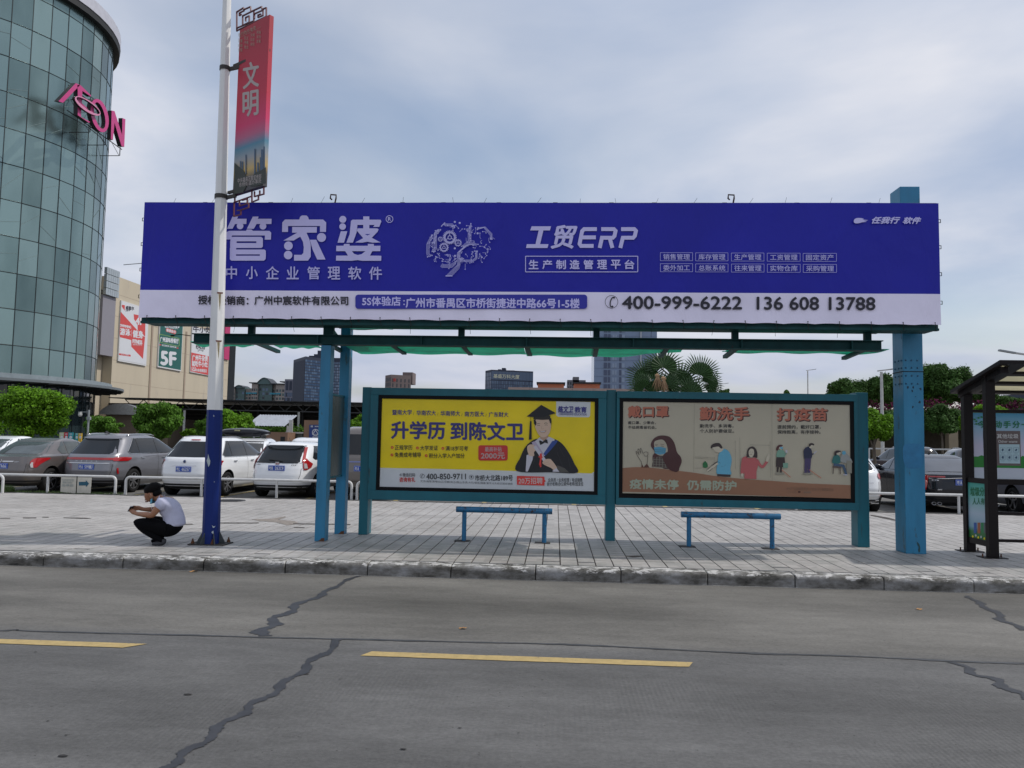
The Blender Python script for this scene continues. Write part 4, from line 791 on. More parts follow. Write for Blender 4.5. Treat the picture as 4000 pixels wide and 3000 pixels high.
for z in (6.83, 4.93):
    c = pc(z); mb = MB(); r_ = pr(z)+.008; vs = []
    for zz_ in (z-.03, z+.03):
        for j in range(16): vs.append((c[0]+r_*cos(2*pi*j/16), c[1]+r_*sin(2*pi*j/16), zz_))
    mb.add(vs, [(j, (j+1) % 16, 16+(j+1) % 16, 16+j) for j in range(16)], mat('clamp_steel', (.06, .055, .05), .7, .3)); mb.bar((c[0]+r_-.02, 10.75, z-.01), (-4.60, 10.70, z+.005), .03, .05, MATS['clamp_steel']); build(mb, 'clamp', lp)
# banner panel clamped to the post
bn = thing('street_banner', 'tall red printed street banner clamped to the white lamp post with fret ironwork', 'banner', (-4.6, 10.7, 4.9))
pA = Vector((-4.655, 10.71, 0)); pB = Vector((-4.06, 10.30, 0)); dr = (pB-pA).normalized(); nr = Vector((dr.y, -dr.x, 0)).normalized()
if nr.y > 0: nr = -nr
def grad_mat():
    M = bpy.data.materials.new('banner_print'); M.use_nodes = True; t = M.node_tree; n = t.nodes; l = t.links; b = n['Principled BSDF']; g = n.new('ShaderNodeNewGeometry'); sp = n.new('ShaderNodeSeparateXYZ'); l.new(g.outputs['Position'], sp.inputs[0])
    r = n.new('ShaderNodeMapRange'); l.new(sp.outputs[2], r.inputs[0]); r.inputs[1].default_value = 4.93; r.inputs[2].default_value = 7.39
    c = ramp(n, l, r.outputs[0], [(0, (.05, .05, .06)), (.08, (.10, .09, .08)), (.13, (.55, .38, .12)), (.2, (.3, .32, .34)), (.27, (.06, .22, .32)), (.33, (.45, .1, .2)), (.40, (.62, .02, .12)), (.55, (.52, .008, .045)), (1, (.36, .006, .022))])
    l.new(c, b.inputs['Base Color']); b.inputs['Roughness'].default_value = .5; return M
GM = grad_mat(); Z0, Z1 = 4.945, 7.385
mb = MB(); th = -nr*.07; v = [pA+Vector((0,0,Z0)), pB+Vector((0,0,Z0)), pB+Vector((0,0,Z1)), pA+Vector((0,0,Z1))]; v2 = [x+th for x in v]
mb.add(v+v2, [(0,1,2,3),(7,6,5,4),(1,5,6,2),(0,3,7,4),(3,2,6,7),(0,4,5,1)], GM); pnl = build(mb, 'panel', bn, bevel=.003)
B = Board(pA+Vector((0,0,5)), nr, (900, 0, 1.952)); gold = mat('print_gold', (.38, .27, .2), .5, var=0); gw = mat('print_grey_white', (.42, .36, .34), .5, var=0)
B.text('文', 99, 486, 216, 680, gw, .02, 0, slope=-22); B.text('明', 97, 706, 213, 895, gw, .02, slope=-22)
for i, ch in enumerate('我们的价值观'): B.text(ch, 62+i*23, 254-i*10.5, 80+i*23, 280-i*10.5, gold, .01)
B.stroke([(62,296),(238,205)], 1.6, gold)
for r_ in range(3):
    for i, s in enumerate((('富强','民主','文明','和谐'),('自由','平等','公正','法治'),('爱国','敬业','诚信','友善'))[r_]): B.text(s, 62+i*47, 300+r_*35-i*22, 94+i*47, 325+r_*35-i*22, gold, 0)
B.cur = 'printed_skyline'; ts = mat('print_tower', (.05, .1, .17), .5, var=0)
for x, w, y0, y1 in ((190,10,1135,1330),(122,8,1180,1330),(245,16,1140,1300),(232,8,1200,1310),(95,10,1232,1350),(80,8,1228,1350),(262,12,1118,1290),(214,12,1240,1320)): B.rect(x-w/2, y0, x+w/2, y1, ts)
tg = mat('print_forest', (.02, .028, .018), .5, var=0)
B.poly([(34,1480),(34,1240),(50,1255),(80,1280),(105,1300),(120,1340),(140,1350),(130,1410),(100,1470)], tg); B.poly([(150,1420),(170,1345),(200,1315),(240,1300),(276,1275),(276,1400),(200,1420)], tg); B.cur = 'lettering'
B.text('中共番禺区委宣传部', 60, 1362, 240, 1400, gw, 0, slope=-36); B.text('市桥街道办事处', 70, 1398, 240, 1430, gw, 0, slope=-36)
B.done(pnl)
iron = mat('fret_iron', (.10, .008, .02), .5, var=.1)
def fret(sts, name):
    mb = MB(); q = Board(pA+Vector((0,0,5))-nr*.035, nr, (900, 0, 1.952))
    for st in sts:
        P = [q.at(x, y) for x, y in st]
        for a, b in zip(P, P[1:]): mb.bar(a, b+(b-a).normalized()*.006, .014, .02, iron, upv=nr)
    build(mb, name, bn)
fret(([(50,240),(50,92),(102,60),(105,82),(70,100),(70,120),(84,110)], [(50,215),(180,160)], [(50,235),(278,125)], [(102,75),(155,52),(158,80)], [(95,195),(95,122),(180,80),(180,162)], [(95,195),(145,170),(145,122),(118,134),(118,160)], [(180,80),(240,52),(243,72),(275,60),(275,120)], [(185,142),(185,106),(250,78),(250,118),(212,134),(212,116),(232,108)]), 'top_fretwork')
fret(([(0,1505),(258,1408)], [(35,1500),(35,1542),(165,1496)], [(165,1446),(165,1542),(215,1522),(215,1492),(256,1480),(256,1418)], [(185,1460),(185,1500),(225,1486),(225,1456)], [(30,1540),(28,1650),(80,1636),(82,1602),(55,1606)], [(70,1535),(70,1572),(130,1552),(130,1516),(92,1528)], [(82,1602),(140,1582),(140,1550)]), 'bottom_fretwork')
mb = MB()
for z in (5.0, 6.88): mb.bar((-4.75, 10.78, z), pB-nr*.035+Vector((0,0,z)), .03, .04, MATS['clamp_steel'])
build(mb, 'bracket_arm', bn)
# ------------------------------------------------------------------ railing
rw = mat('white_railing', (.55, .55, .54), .45, var=.1, vs=10, dirt=(.2, .18, .15), dth=.68, ds=20)
def hoop(x0, x1, posts, y, label, h=.43):
    t = thing('railing', label, 'railing', ((x0+x1)/2, y, 0), 0, 'white tubular hoops along the car park edge'); r = .1; pa = [(x0, y, 0), (x0, y, h-r)]
    for k in range(1, 5): a = pi/2*k/4; pa.append((x0+r-r*cos(a), y, h-r+r*sin(a)))
    for k in range(1, 5): a = pi/2*k/4; pa.append((x1-r+r*sin(a), y, h-r+r*cos(a)))
    pa = pa[:6]+[(x1-r, y, h)]+pa[6:]+[(x1, y, 0)]; mb = MB(); mb.tube(pa, .032, 10, rw); build(mb, 'hoop', t, smooth=2)
    for x in posts: mb = MB(); mb.cyl((x, y, 0), (x, y, h-.01), .03, n=10, mt=rw); build(mb, 'post', t, smooth=2)
gx = lambda px, py=1930: gp(px, py).x
Xr = lambda px, Y, py=1900: yp(px, py, Y).x
hoop(Xr(-85,18.7), Xr(451,18.7), [Xr(186,18.7)], 18.7, 'white tubular railing hoop carrying the parking notice, behind the squatting man')
hoop(Xr(-500,18.3), Xr(5,18.3), [Xr(-250,18.3)], 18.35, 'white tubular railing hoop cut by the left edge beside the grass tuft')
hoop(Xr(491,18.7), Xr(1374,18.7), [Xr(787,18.7), Xr(1081,18.7)], 18.7, 'white tubular railing hoop crossing behind the lamp post and the white hatchback')
hoop(-4.75, .2, [-3.1, -1.45], 18.7, 'white tubular railing hoop hidden behind the yellow poster')
hoop(.6, 5.6, [2.2, 3.9], 18.62, 'white tubular railing hoop hidden behind the beige poster')
hoop(Xr(3372,18.55), Xr(4350,18.55), [Xr(3744,18.55), Xr(4060,18.55)], 18.55, 'white tubular railing hoop in front of the black sedan at right')
# parking notices hung on the railing
nm = mat('notice_white', (.52, .5, .43), .7, var=.15, vs=8, streak=1); na = mat('print_arrow_teal', (.008, .08, .13), .6, var=0); ng = mat('print_faded', (.28, .32, .31), .7, var=0)
nt1 = thing('parking_notice', 'weathered white notice board with faded lettering wired to the railing', 'sign', (Xr(262,18.65), 18.64, 0)); a, b = Xr(237,18.64), Xr(297,18.64)
mb = MB(); mb.grid([[(a+(b-a)*i/8, 18.64-.015*sin(pi*i/8), .4-(.36+.03*(i/8))*j/4) for j in range(5)] for i in range(9)], nm); mb.grid([[(a+(b-a)*i/8, 18.646-.015*sin(pi*i/8), .4-(.36+.03*(i/8))*j/4) for j in range(4, -1, -1)] for i in range(9)], nm); pn = build(mb, 'board', nt1)
B = Board((0, 18.622, 0), (0, -1, 0), (0, 1650, 4.424)); B.text('非机动车辆', 1072, 980, 1270, 1010, ng, .01); B.text('请前往西广', 1078, 1018, 1270, 1056, ng, .01); B.text('场停放', 1062, 1066, 1270, 1112, ng, .01); B.done(pn)
nt2 = thing('arrow_notice', 'square white board with a dark teal right-pointing arrow on the railing', 'sign', (Xr(328,18.65), 18.64, 0)); a, b = Xr(302,18.64), Xr(356,18.64)
mb = MB(); mb.box((a, 18.63, .02), (b, 18.64, .40), nm); pn = build(mb, 'board', nt2)
B = Board((0, 18.628, 0), (0, -1, 0), (0, 1650, 4.424)); B.cur = 'arrow'; B.poly([(1362,1028),(1482,1026),(1482,996),(1540,1058),(1485,1120),(1485,1090),(1364,1092)], na); B.done(pn)
mb = MB().box((Xr(298,18.67), 18.66, .02), (Xr(301.5,18.67), 18.68, .42), black); tag(build(mb, 'strap'), 'thin dark strap hanging between the two parking notices', 'strap')
# ------------------------------------------------------------------ black shelter at right
bs = thing('black_shelter', 'small dark brown recycling shelter with cream sloping roof at the right edge', 'shelter', (7.2, 11.7, 0))
db = mat('dark_brown_paint', (.010, .007, .007), .5, var=.1, spec=.2)
for x, y, z1 in ((6.06, 11.36, 2.60), (8.7, 11.36, 2.60), (6.08, 12.0, 2.45), (8.72, 12.0, 2.45)):
    lg = build(MB().box((x, y, .012), (x+.13, y+.1, z1), db), 'post', bs, bevel=.004)
    build(MB().box((x-.1, y-.06, .001), (x+.22, y+.16, .012), db), 'foot_plate', lg)
    for bx in (-.07, .18): build(MB().cyl((x+bx, y+.05, .012), (x+bx, y+.05, .055), .01, n=8, mt=rust), 'anchor_bolt', lg)
def bsbar(x0, y0, z0, x1, y1, z1, name='rail'): return build(MB().box((x0, y0, z0), (x1, y1, z1), db), name, bs)
bsbar(6.21, 12.01, 2.055, 8.72, 12.09, 2.10); bsbar(6.21, 12.01, .99, 8.72, 12.09, 1.07); bsbar(6.19, 11.40, .60, 8.7, 11.44, .64); bsbar(6.19, 11.40, .22, 8.7, 11.44, .26)
bsbar(6.1, 11.46, 1.02, 6.16, 12.0, 1.09); bsbar(6.1, 11.46, .14, 6.16, 12.0, .22)
roofz = lambda y: 2.72-(y-10.85)*.245
def slope(x0, x1, y0, y1, dz0, dz1, mt, name):
    mb = MB(); vs = [(x, y, roofz(y)+d) for d in (dz0, dz1) for x, y in ((x0,y0),(x1,y0),(x1,y1),(x0,y1))]; mb.add(vs, [(0,3,2,1),(4,5,6,7),(0,1,5,4),(1,2,6,5),(2,3,7,6),(3,0,4,7)], mt); return build(mb, name, bs)
cream = mat('cream_roof_panel', (.80, .77, .62), .5, var=.05, trans=.5)
ys = [10.85, 10.93, 11.27, 11.36, 11.70, 11.79, 12.12, 12.2]
for k in range(0, 8, 2): slope(5.98, 9.0, ys[k], ys[k+1], -.05, .0, db, 'purlin')
for k in (1, 3, 5): slope(6.36, 8.6, ys[k], ys[k+1], -.012, -.004, cream, 'roof_panel'); slope(6.06, 6.16, ys[k]+.05, ys[k+1]-.05, -.012, -.004, cream, 'roof_panel')
for k in (1, 3, 5):
    slope(5.98, 6.06, ys[k], ys[k+1], -.05, .0, db, 'rafter'); slope(6.16, 6.36, ys[k], ys[k+1], -.05, .0, db, 'rafter'); slope(8.6, 9.0, ys[k], ys[k+1], -.05, .0, db, 'rafter')
for x in (6.12, 8.76): mb = MB(); mb.bar((x, 11.0, 2.60), (x, 12.15, 2.32), .1, .09, db); build(mb, 'roof_bracket', bs)
def grad2(name, stops, z0, z1):
    M = bpy.data.materials.new(name); M.use_nodes = True; t = M.node_tree; n = t.nodes; l = t.links; b = n['Principled BSDF']; g = n.new('ShaderNodeNewGeometry'); sp = n.new('ShaderNodeSeparateXYZ'); l.new(g.outputs['Position'], sp.inputs[0])
    r = n.new('ShaderNodeMapRange'); l.new(sp.outputs[2], r.inputs[0]); r.inputs[1].default_value = z0; r.inputs[2].default_value = z1; l.new(ramp(n, l, r.outputs[0], stops), b.inputs['Base Color']); b.inputs['Roughness'].default_value = .45; return M
M1 = grad2('sky_poster_print', [(0, (.5, .55, .62)), (.5, (.5, .48, .62)), (.8, (.25, .45, .6)), (1, (.06, .3, .48))], 1.08, 2.04)
mb = MB().box((6.22, 12.03, 1.075), (8.71, 12.04, 2.05), M1); ps = build(mb, 'poster', bs)
B = Board((0, 12.03, 0), (0, -1, 0), (3700, 1400, 3.3167)); gr1 = mat('print_grass', (.012, .2, .02), .5, var=0); dg = mat('print_deep_green', (.005, .17, .07), .5, var=0); tp = mat('print_taupe', (.13, .10, .10), .5, var=0); lb = mat('print_ice', (.4, .56, .62), .5, var=0); wt = mat('print_plain_white', (.6, .6, .6), .5, var=0)
B.cur = 'printed_lawn'; B.poly([(318,1268),(360,1270),(400,1272),(440,1255),(470,1262),(950,1280),(975,1262),(1010,1272),(1300,1285),(1300,1430),(320,1410)], gr1)
B.cur = 'brown_panel'; B.poly([(462,938),(944,940),(955,1392),(480,1385)], tp); B.cur = 'icon_panel'; B.poly([(668,1112),(936,1114),(943,1362),(678,1358)], lb)
for r_ in range(2):
    for c_ in range(3):
        x, y = 686+c_*86, 1155+r_*96; B.outline(x, y, x+62, y+62, 2.4, ts)
        B.poly([(x+18,y+40),(x+22,y+16+6*c_),(x+40,y+14),(x+44,y+30),(x+34+6*r_,y+48)], ts, 1); B.stroke([(x+10, y+76), (x+52, y+77)], 4, mat('print_text_teal', (.2, .34, .38), .5, var=0))
B.cur = 'lettering'; B.text('今', 390, 808, 492, 900, dg, .03)
for ch, x0, x1 in (('动',610,702),('手',726,820),('分',842,936),('一',958,1040),('分',1066,1160)): B.text(ch, x0, 812 if ch != '一' else 850, x1, 900 if ch != '一' else 862, dg, .03)
B.text('其他垃圾', 637, 978, 916, 1036, wt, .02); B.text('Other waste', 655, 1060, 902, 1092, wt, .015)
B.cur = 'printed_leaves'
for x, y in ((350,790),(372,812),(400,770),(440,760),(372,848),(620,1135)): B.poly([(x-16,y),(x,y-10),(x+16,y+2),(x,y+12)], gr1, 1)
B.done(ps)
M2 = grad2('teal_poster_print', [(0, (.02, .16, .03)), (.12, (.03, .2, .05)), (.2, (.25, .45, .55)), (.45, (.5, .6, .7)), (.8, (.15, .5, .42)), (1, (.05, .4, .32))], .22, 1.02)
mb = MB().box((6.11, 11.462, .22), (6.13, 11.998, 1.02), M2); ps = build(mb, 'side_poster', bs)
B = Board((6.11, 11.7, 0), (-1, 0, 0), (3200, 1350, 1.844)); B.text('垃圾分类', 1090, 1020, 1222, 1082, dg, .03); B.text('人人有责', 1106, 1098, 1222, 1145, dg, .02)
B.cur = 'printed_bins'
for x, c in ((1115, (.03, .12, .4)), (1142, (.45, .12, .04)), (1167, (.02, .25, .08)), (1190, (.12, .12, .12))): B.rect(x, 1275, x+20, 1352, mat('bin_%d' % x, c, .5, var=0))
for x, y, m_ in ((1108,1375,yw),(1130,1368,wt),(1148,1382,yw),(1168,1378,wt),(1192,1390,yw)): B.circ(x, y, 6, m_, 9, 10)
B.done(ps)
# ------------------------------------------------------------------ cars
tyre_m = mat('tyre', (.014, .014, .014), .85, var=.2, vs=20, spec=.2); glass_d = mat('car_glass', (.012, .014, .016), .04, var=0, spec=.45); glass_c = mat('car_glass_clear', (.06, .075, .075), .05, var=.3, vs=3, spec=.7)
plas = mat('black_plastic', (.014, .014, .015), .55, var=0); chrome = mat('chrome', (.6, .6, .6), .15, .9, var=0); rimm = mat('rim_alloy', (.32, .32, .33), .3, .7, var=0); seam_m = mat('panel_gap', (.01, .01, .011), .7, var=0)
tl = mat('tail_red', (.36, .008, .01), .12, var=0, coat=1); tlc = mat('tail_clear', (.45, .43, .43), .12, var=0, coat=1); pb = mat('plate_blue', (.01, .07, .42), .35, var=0); pw = mat('plate_white', (.7, .72, .75), .4, var=0); under = mat('car_underside', (.008, .008, .008), .9, var=0)
KEYS = {
'suv': [(.20,.30,4.35,.78,4.5),(.30,.10,4.52,.86,5),(.45,.02,4.6,.91,5.2),(.62,0,4.62,.925,5.2),(.80,.03,4.6,.925,5.2),(.95,.06,4.52,.915,5),(1.03,.10,4.3,.895,5),(1.07,.15,3.75,.875,5),(1.2,.30,3.4,.825,4.8),(1.35,.47,3.05,.765,4.6),(1.48,.60,2.75,.705,4.4),(1.55,.66,2.5,.655,4.2),(1.60,.78,2.25,.585,4),(1.63,1.0,2.0,.44,3.6)],
'hatch': [(.20,.25,3.75,.72,4.5),(.30,.06,3.9,.80,5),(.45,0,3.95,.84,5),(.62,.02,3.97,.85,5),(.80,.07,3.93,.85,5),(.92,.12,3.8,.845,5),(.98,.15,3.6,.83,5),(1.04,.20,3.2,.805,4.8),(1.2,.36,2.9,.75,4.6),(1.33,.50,2.6,.695,4.4),(1.42,.56,2.4,.64,4.2),(1.465,.66,2.15,.56,3.8),(1.49,.9,1.85,.42,3.4)],
'sedan': [(.20,.30,4.2,.74,5),(.30,.08,4.38,.82,6),(.45,.01,4.45,.85,6),(.62,0,4.47,.86,6),(.80,.03,4.45,.86,6),(.92,.06,4.3,.85,6),(.985,.08,3.9,.84,6),(1.01,.30,3.75,.82,6),(1.03,.62,3.5,.80,5.5),(1.15,.86,3.15,.745,5.5),(1.28,1.12,2.85,.69,5.5),(1.38,1.36,2.6,.63,5),(1.445,1.62,2.35,.56,4.5),(1.47,1.85,2.15,.42,4)],
'van': [(.22,.25,4.5,.78,5),(.32,.08,4.66,.84,6),(.5,.02,4.72,.87,6.5),(.75,0,4.74,.88,7),(1.0,.02,4.6,.88,7),(1.12,.03,4.1,.87,7),(1.25,.07,3.9,.85,7),(1.5,.15,3.6,.81,7),(1.7,.22,3.3,.775,6.5),(1.82,.27,3.1,.73,6),(1.9,.38,2.9,.64,5),(1.93,.6,2.6,.48,4)]}
def make_car(kind, label, X, Y, yawd, paint, rear=None, plate=None, sc=1.0, wid=1.0, glass=None, group='cars parked behind the railing', rails=None, simple=False, name='parked_car', far=False):
    K = np.array(KEYS[kind]); H = K[-1, 0]; wr = .33 if kind != 'hatch' else .30; gd = glass or glass_d
    t = thing(name, label, {'suv': 'SUV', 'hatch': 'hatchback', 'sedan': 'sedan', 'van': 'van'}[kind], (X, Y, -.152), radians(yawd), group); t.scale = (sc*wid, sc, sc)
    def P_(z): return [np.interp(z, K[:, 0], K[:, i]) for i in (1, 2, 3, 4)]
    def rp(th, z, off=0):
        yr, yf, w, n = P_(z); s, c = sin(th), cos(th); h = (yf-yr)/2+off; w = w+off
        return Vector((w*math.copysign(abs(s)**(2/n), s), (yf+yr)/2-h*math.copysign(abs(c)**(2/n), c), z))
    def rear_(x, z, off=.006): yr, yf, w, n = P_(z); h = (yf-yr)/2; return Vector((x, (yf+yr)/2-h*(max(0, 1-abs(x/w)**n))**(1/n)-off, z))
    def front_(x, z, off=.006): yr, yf, w, n = P_(z); h = (yf-yr)/2; return Vector((x, (yf+yr)/2+h*(max(0, 1-abs(x/w)**n))**(1/n)+off, z))
    def side_(s): return lambda y, z, off=.006: (lambda a: Vector((s*(a[2]*(max(0, 1-abs((y-(a[0]+a[1])/2)/((a[1]-a[0])/2))**a[3]))**(1/a[3])+off), y, z)))(P_(z))
    def ring_(th, z, off=.006): return rp(th, z, off)
    def patch(fn, rows, mt, name, par, N=8, off=.006, flip=None):
        R = []
        for (z0, a0, b0), (z1, a1, b1) in zip(rows, rows[1:]):
            k = max(1, int(abs(z1-z0)/.035))
            for j in range(k):
                u = j/k; R.append((z0+(z1-z0)*u, a0+(a1-a0)*u, b0+(b1-b0)*u))
        R.append(rows[-1]); G = [[fn(a+(b-a)*i/N, z, off) for i in range(N+1)] for z, a, b in R]
        mb = MB(); mb.grid(G, mt); o = build(mb, name, par, smooth=3, local=True); return o
    # body
    ths = []
    for q in range(4):
        for i in range(14): u = i/14; ths.append(pi/2*q+(pi/2)*(u))
    zs = sorted(set(list(K[:, 0])+[float(a) for a in np.linspace(.2, H, 26)])); mb = MB(); n = len(ths)
    for z in zs:
        for th in ths: mb.v.append(tuple(rp(th, z)))
    for i in range(len(zs)-1):
        for j in range(n): mb.f.append((i*n+j, i*n+(j+1) % n, (i+1)*n+(j+1) % n, (i+1)*n+j)); mb.m.append(0)
    mb.f.append(tuple(range(n))[::-1]); mb.m.append(1); mb.f.append(tuple(range((len(zs)-1)*n, len(zs)*n))); mb.m.append(0); mb.ms = [paint, under]
    me = mb.mesh('body'); body = link('body', me, t, True)
    yfr = K[3, 2]; ya, yb = (.88, yfr-.9) if kind != 'van' else (1.0, yfr-.85)
    W_ = K[3, 3]
    if not far:
        cb = MB(); cb.ms = [paint, under]
        for y in (ya, yb):
            for s in (-1, 1):
                cb.cyl((s*(W_-.30), y, wr+.02), (s*(W_+.2), y, wr+.02), wr+.055, n=28, mt=under)
        cm = cb.mesh('cutter'); cm.update(); co = link('cutter', cm); md = body.modifiers.new('b', 'BOOLEAN'); md.object = co; md.operation = 'DIFFERENCE'; md.solver = 'EXACT'
        co.parent = t; bpy.context.view_layer.update(); dg = bpy.context.evaluated_depsgraph_get(); nm_ = bpy.data.meshes.new_from_object(body.evaluated_get(dg)); body.modifiers.clear(); body.data = nm_; bpy.data.objects.remove(co)
    body.data.shade_smooth(); body.data.set_sharp_from_angle(angle=radians(38))
    bw = {'suv': 1.09, 'hatch': 1.02, 'sedan': 1.04, 'van': 1.16}[kind]; tw = H-{'suv': .13, 'hatch': .10, 'sedan': .09, 'van': .16}[kind]
    yr = lambda z: P_(z)[0]; yf = lambda z: P_(z)[1]; ww = lambda z: P_(z)[2]
    # side glass
    for s in (-1, 1):
        p1, p2 = {'suv': (1.15, 2.1), 'hatch': (1.05, 1.75), 'sedan': (1.62, 2.3), 'van': (1.6, 2.9)}[kind]
        a0 = {'suv': .42, 'hatch': .42, 'sedan': .42, 'van': .45}[kind]; fs = .30
        A = lambda z: yr(z)+a0+(.12 if z < bw+.05 else 0); Bf = lambda z: yf(z)-fs
        zr = [bw, bw+.05, (bw+tw)/2, tw-.05, tw]
        if kind != 'sedan': patch(side_(s), [(z, A(z)+.01, Bf(z)-.01) for z in zr], plas, 'window_band', body, N=10, off=.003)
        for lo, hi, nm_ in ((None, p1-.02, 'q'), (p1+.02, p2-.02, 'm'), (p2+.02, None, 'f')):
            rows = []
            for z in zr:
                x0 = A(z) if lo is None else lo; x1 = Bf(z) if hi is None else hi
                if z in (zr[0], zr[-1]): x0 += .03 if lo is None else 0; x1 -= .05 if hi is None else 0
                if x1-x0 < .03: x1 = x0+.03
                rows.append((z, x0, x1))
            if nm_ == 'q' and kind == 'sedan': rows = [(bw+.01, 1.35, p1-.02), (bw+.12, 1.25, p1-.02), (tw-.03, 1.52, p1-.02), (tw, 1.56, p1-.02)]
            patch(side_(s), rows, gd, 'side_window', body)
        if kind in ('suv',) and not far:
            pa = [side_(s)(A(z) if i < 5 else 0, z, .012) for i, z in enumerate(zr)]; mb = MB(); mb.tube([side_(s)(Bf(bw), bw, .012)]+[side_(s)(y, bw-.012, .012) for y in np.linspace(Bf(bw), A(bw), 8)]+pa+[side_(s)(y, tw+.01, .012) for y in np.linspace(A(tw), Bf(tw), 8)], .008, 5, chrome); build(mb, 'window_trim', body, local=True)
        if not far:
            for y in (p1-.45 if kind != 'sedan' else p1-.28, p2+.0, ):
                rows = [(.36, y-.004, y+.004), (bw-.03, y-.004, y+.004)]
                if y > ya+.35: patch(side_(s), rows, seam_m, 'door_gap', body, N=1, off=.004)
            for y in (p1+.12, p2+.28):
                c = side_(s)(y, bw-.13, .02); mb = MB(); mb.box((c.x-.018, y-.085, c.z-.016), (c.x+.018, y+.085, c.z+.016), chrome if kind == 'suv' else paint); build(mb, 'door_handle', body, local=True, bevel=.008)
        c = side_(s)(yf(bw)-.55, bw+.04, .09); mb = MB(); mb.ell(c, (.10, .06, .075), 10, 7, paint); mb.bar(c, side_(s)(yf(bw)-.52, bw+.0, -.02), .03, .03, plas); build(mb, 'mirror', body, local=True, smooth=3)
    # rear window, windscreen
    q = {'suv': (.80, .76), 'hatch': (.80, .80), 'sedan': (.86, .86), 'van': (.82, .82)}[kind]; z0 = {'suv': 1.07, 'hatch': 1.0, 'sedan': 1.045, 'van': 1.2}[kind]; z1 = {'suv': H-.14, 'hatch': H-.085, 'sedan': H-.075, 'van': H-.2}[kind]
    if rear == 'hatch': z0 = .93
    rows = [(z0, -ww(z0)*(q[0]-.07), ww(z0)*(q[0]-.07)), (z0+.04, -ww(z0)*q[0], ww(z0)*q[0]), ((z0+z1)/2, -ww((z0+z1)/2)*(q[0]+q[1])/2, ww((z0+z1)/2)*(q[0]+q[1])/2), (z1-.04, -ww(z1-.04)*q[1], ww(z1-.04)*q[1]), (z1, -ww(z1)*(q[1]-.05), ww(z1)*(q[1]-.05))]
    patch(rear_, rows, gd, 'rear_window', body, N=12)
    zf0, zf1 = bw, H-.1
    patch(front_, [(zf0, -ww(zf0)*.8, ww(zf0)*.8), (zf1, -ww(zf1)*.8, ww(zf1)*.8)], gd, 'windscreen', body, N=12)
    # wheels
    whm = None
    for y in (ya, yb):
        for s in (-1, 1):
            mb = MB(); x1 = s*(W_-.015); x0 = s*(W_-.235); r = wr
            pr_ = [(x0, r-.06), (x0, r-.015), (x0+s*.02, r), (x1-s*.02, r), (x1, r-.02), (x1+s*.004, r-.07), (x1-s*.01, r-.105)]
            nn = 24; vs = [(a, y+b*cos(2*pi*j/nn), wr+b*sin(2*pi*j/nn)) for a, b in pr_ for j in range(nn)]
            fs_ = [(i*nn+j, i*nn+(j+1) % nn, (i+1)*nn+(j+1) % nn, (i+1)*nn+j) for i in range(len(pr_)-1) for j in range(nn)]; mb.add(vs, fs_, tyre_m); wh_ = build(mb, 'wheel', t, local=True, smooth=2)
            mb = MB(); rr_ = r-.10; mb.cyl((x1-s*.08, y, wr), (x1-s*.07, y, wr), rr_, n=20, mt=under)
            for j in range(nn): pass
            vs = [(x1-s*.012, y+b*cos(2*pi*j/nn), wr+b*sin(2*pi*j/nn)) for b in (rr_+.004, rr_-.022) for j in range(nn)]; mb.add(vs, [(j, (j+1) % nn, nn+(j+1) % nn, nn+j) for j in range(nn)], rimm)
            for j in range(7 if kind == 'suv' else 5 if kind != 'hatch' else 8):
                a = 2*pi*j/(7 if kind == 'suv' else 5 if kind != 'hatch' else 8)+.3; mb.bar((x1-s*.03, y+.03*cos(a), wr+.03*sin(a)), (x1-s*.014, y+(rr_-.01)*cos(a), wr+(rr_-.01)*sin(a)), .035, .02, rimm, upv=(1,0,0))
            mb.cyl((x1-s*.05, y, wr), (x1-s*.01, y, wr), .045, n=10, mt=rimm); build(mb, 'rim', wh_, local=True)
    if far: return t, dict(rear=rear_, side=side_, patch=patch, body=body, ring=ring_, ww=ww, H=H)
    # dark lower bumper and bumper line
    D = radians
    patch(ring_, [(.205, D(-75), D(75)), (.36, D(-75), D(75))], plas, 'rear_bumper_skirt', body, N=24, off=.008)
    patch(rear_, [(.50, -ww(.5)*.78, ww(.5)*.78), (.507, -ww(.5)*.78, ww(.5)*.78)], seam_m, 'tailgate_gap', body, N=10, off=.004)
    for s in (-1, 1):
        pts = [(.505, .70), (.62, .74), (.8, .75)]
        patch(rear_, [(z, s*ww(z)*f-.004, s*ww(z)*f+.004) for z, f in pts], seam_m, 'tailgate_gap', body, N=1, off=.004)
    if plate:
        s_, zc, x_c = plate; yb_ = rear_(x_c, zc, 0).y; 
        mb = MB(); mb.box((x_c-.225, yb_-.024, zc-.072), (x_c+.225, yb_-.006, zc+.072), pb); po = build(mb, 'licence_plate', body, local=True, bevel=.004)
        mb = MB()
        for a, b in (((x_c-.218, zc-.065), (x_c+.218, zc-.061)), ((x_c-.218, zc+.061), (x_c+.218, zc+.065)), ((x_c-.218, zc-.061), (x_c-.214, zc+.061)), ((x_c+.214, zc-.061), (x_c+.218, zc+.061))): mb.add([(a[0], yb_-.026, a[1]), (b[0], yb_-.026, a[1]), (b[0], yb_-.026, b[1]), (a[0], yb_-.026, b[1])], [(0,1,2,3)], pw)
        cells_ = [(-.195, -.135), (-.125, -.065), (-.03, .015), (.03, .075), (.085, .13), (.14, .165) if '1' in s_[5:6] else (.14, .165)]; 
        xs_ = [-.195, -.128, -.035, .012, .059, .106, .153]
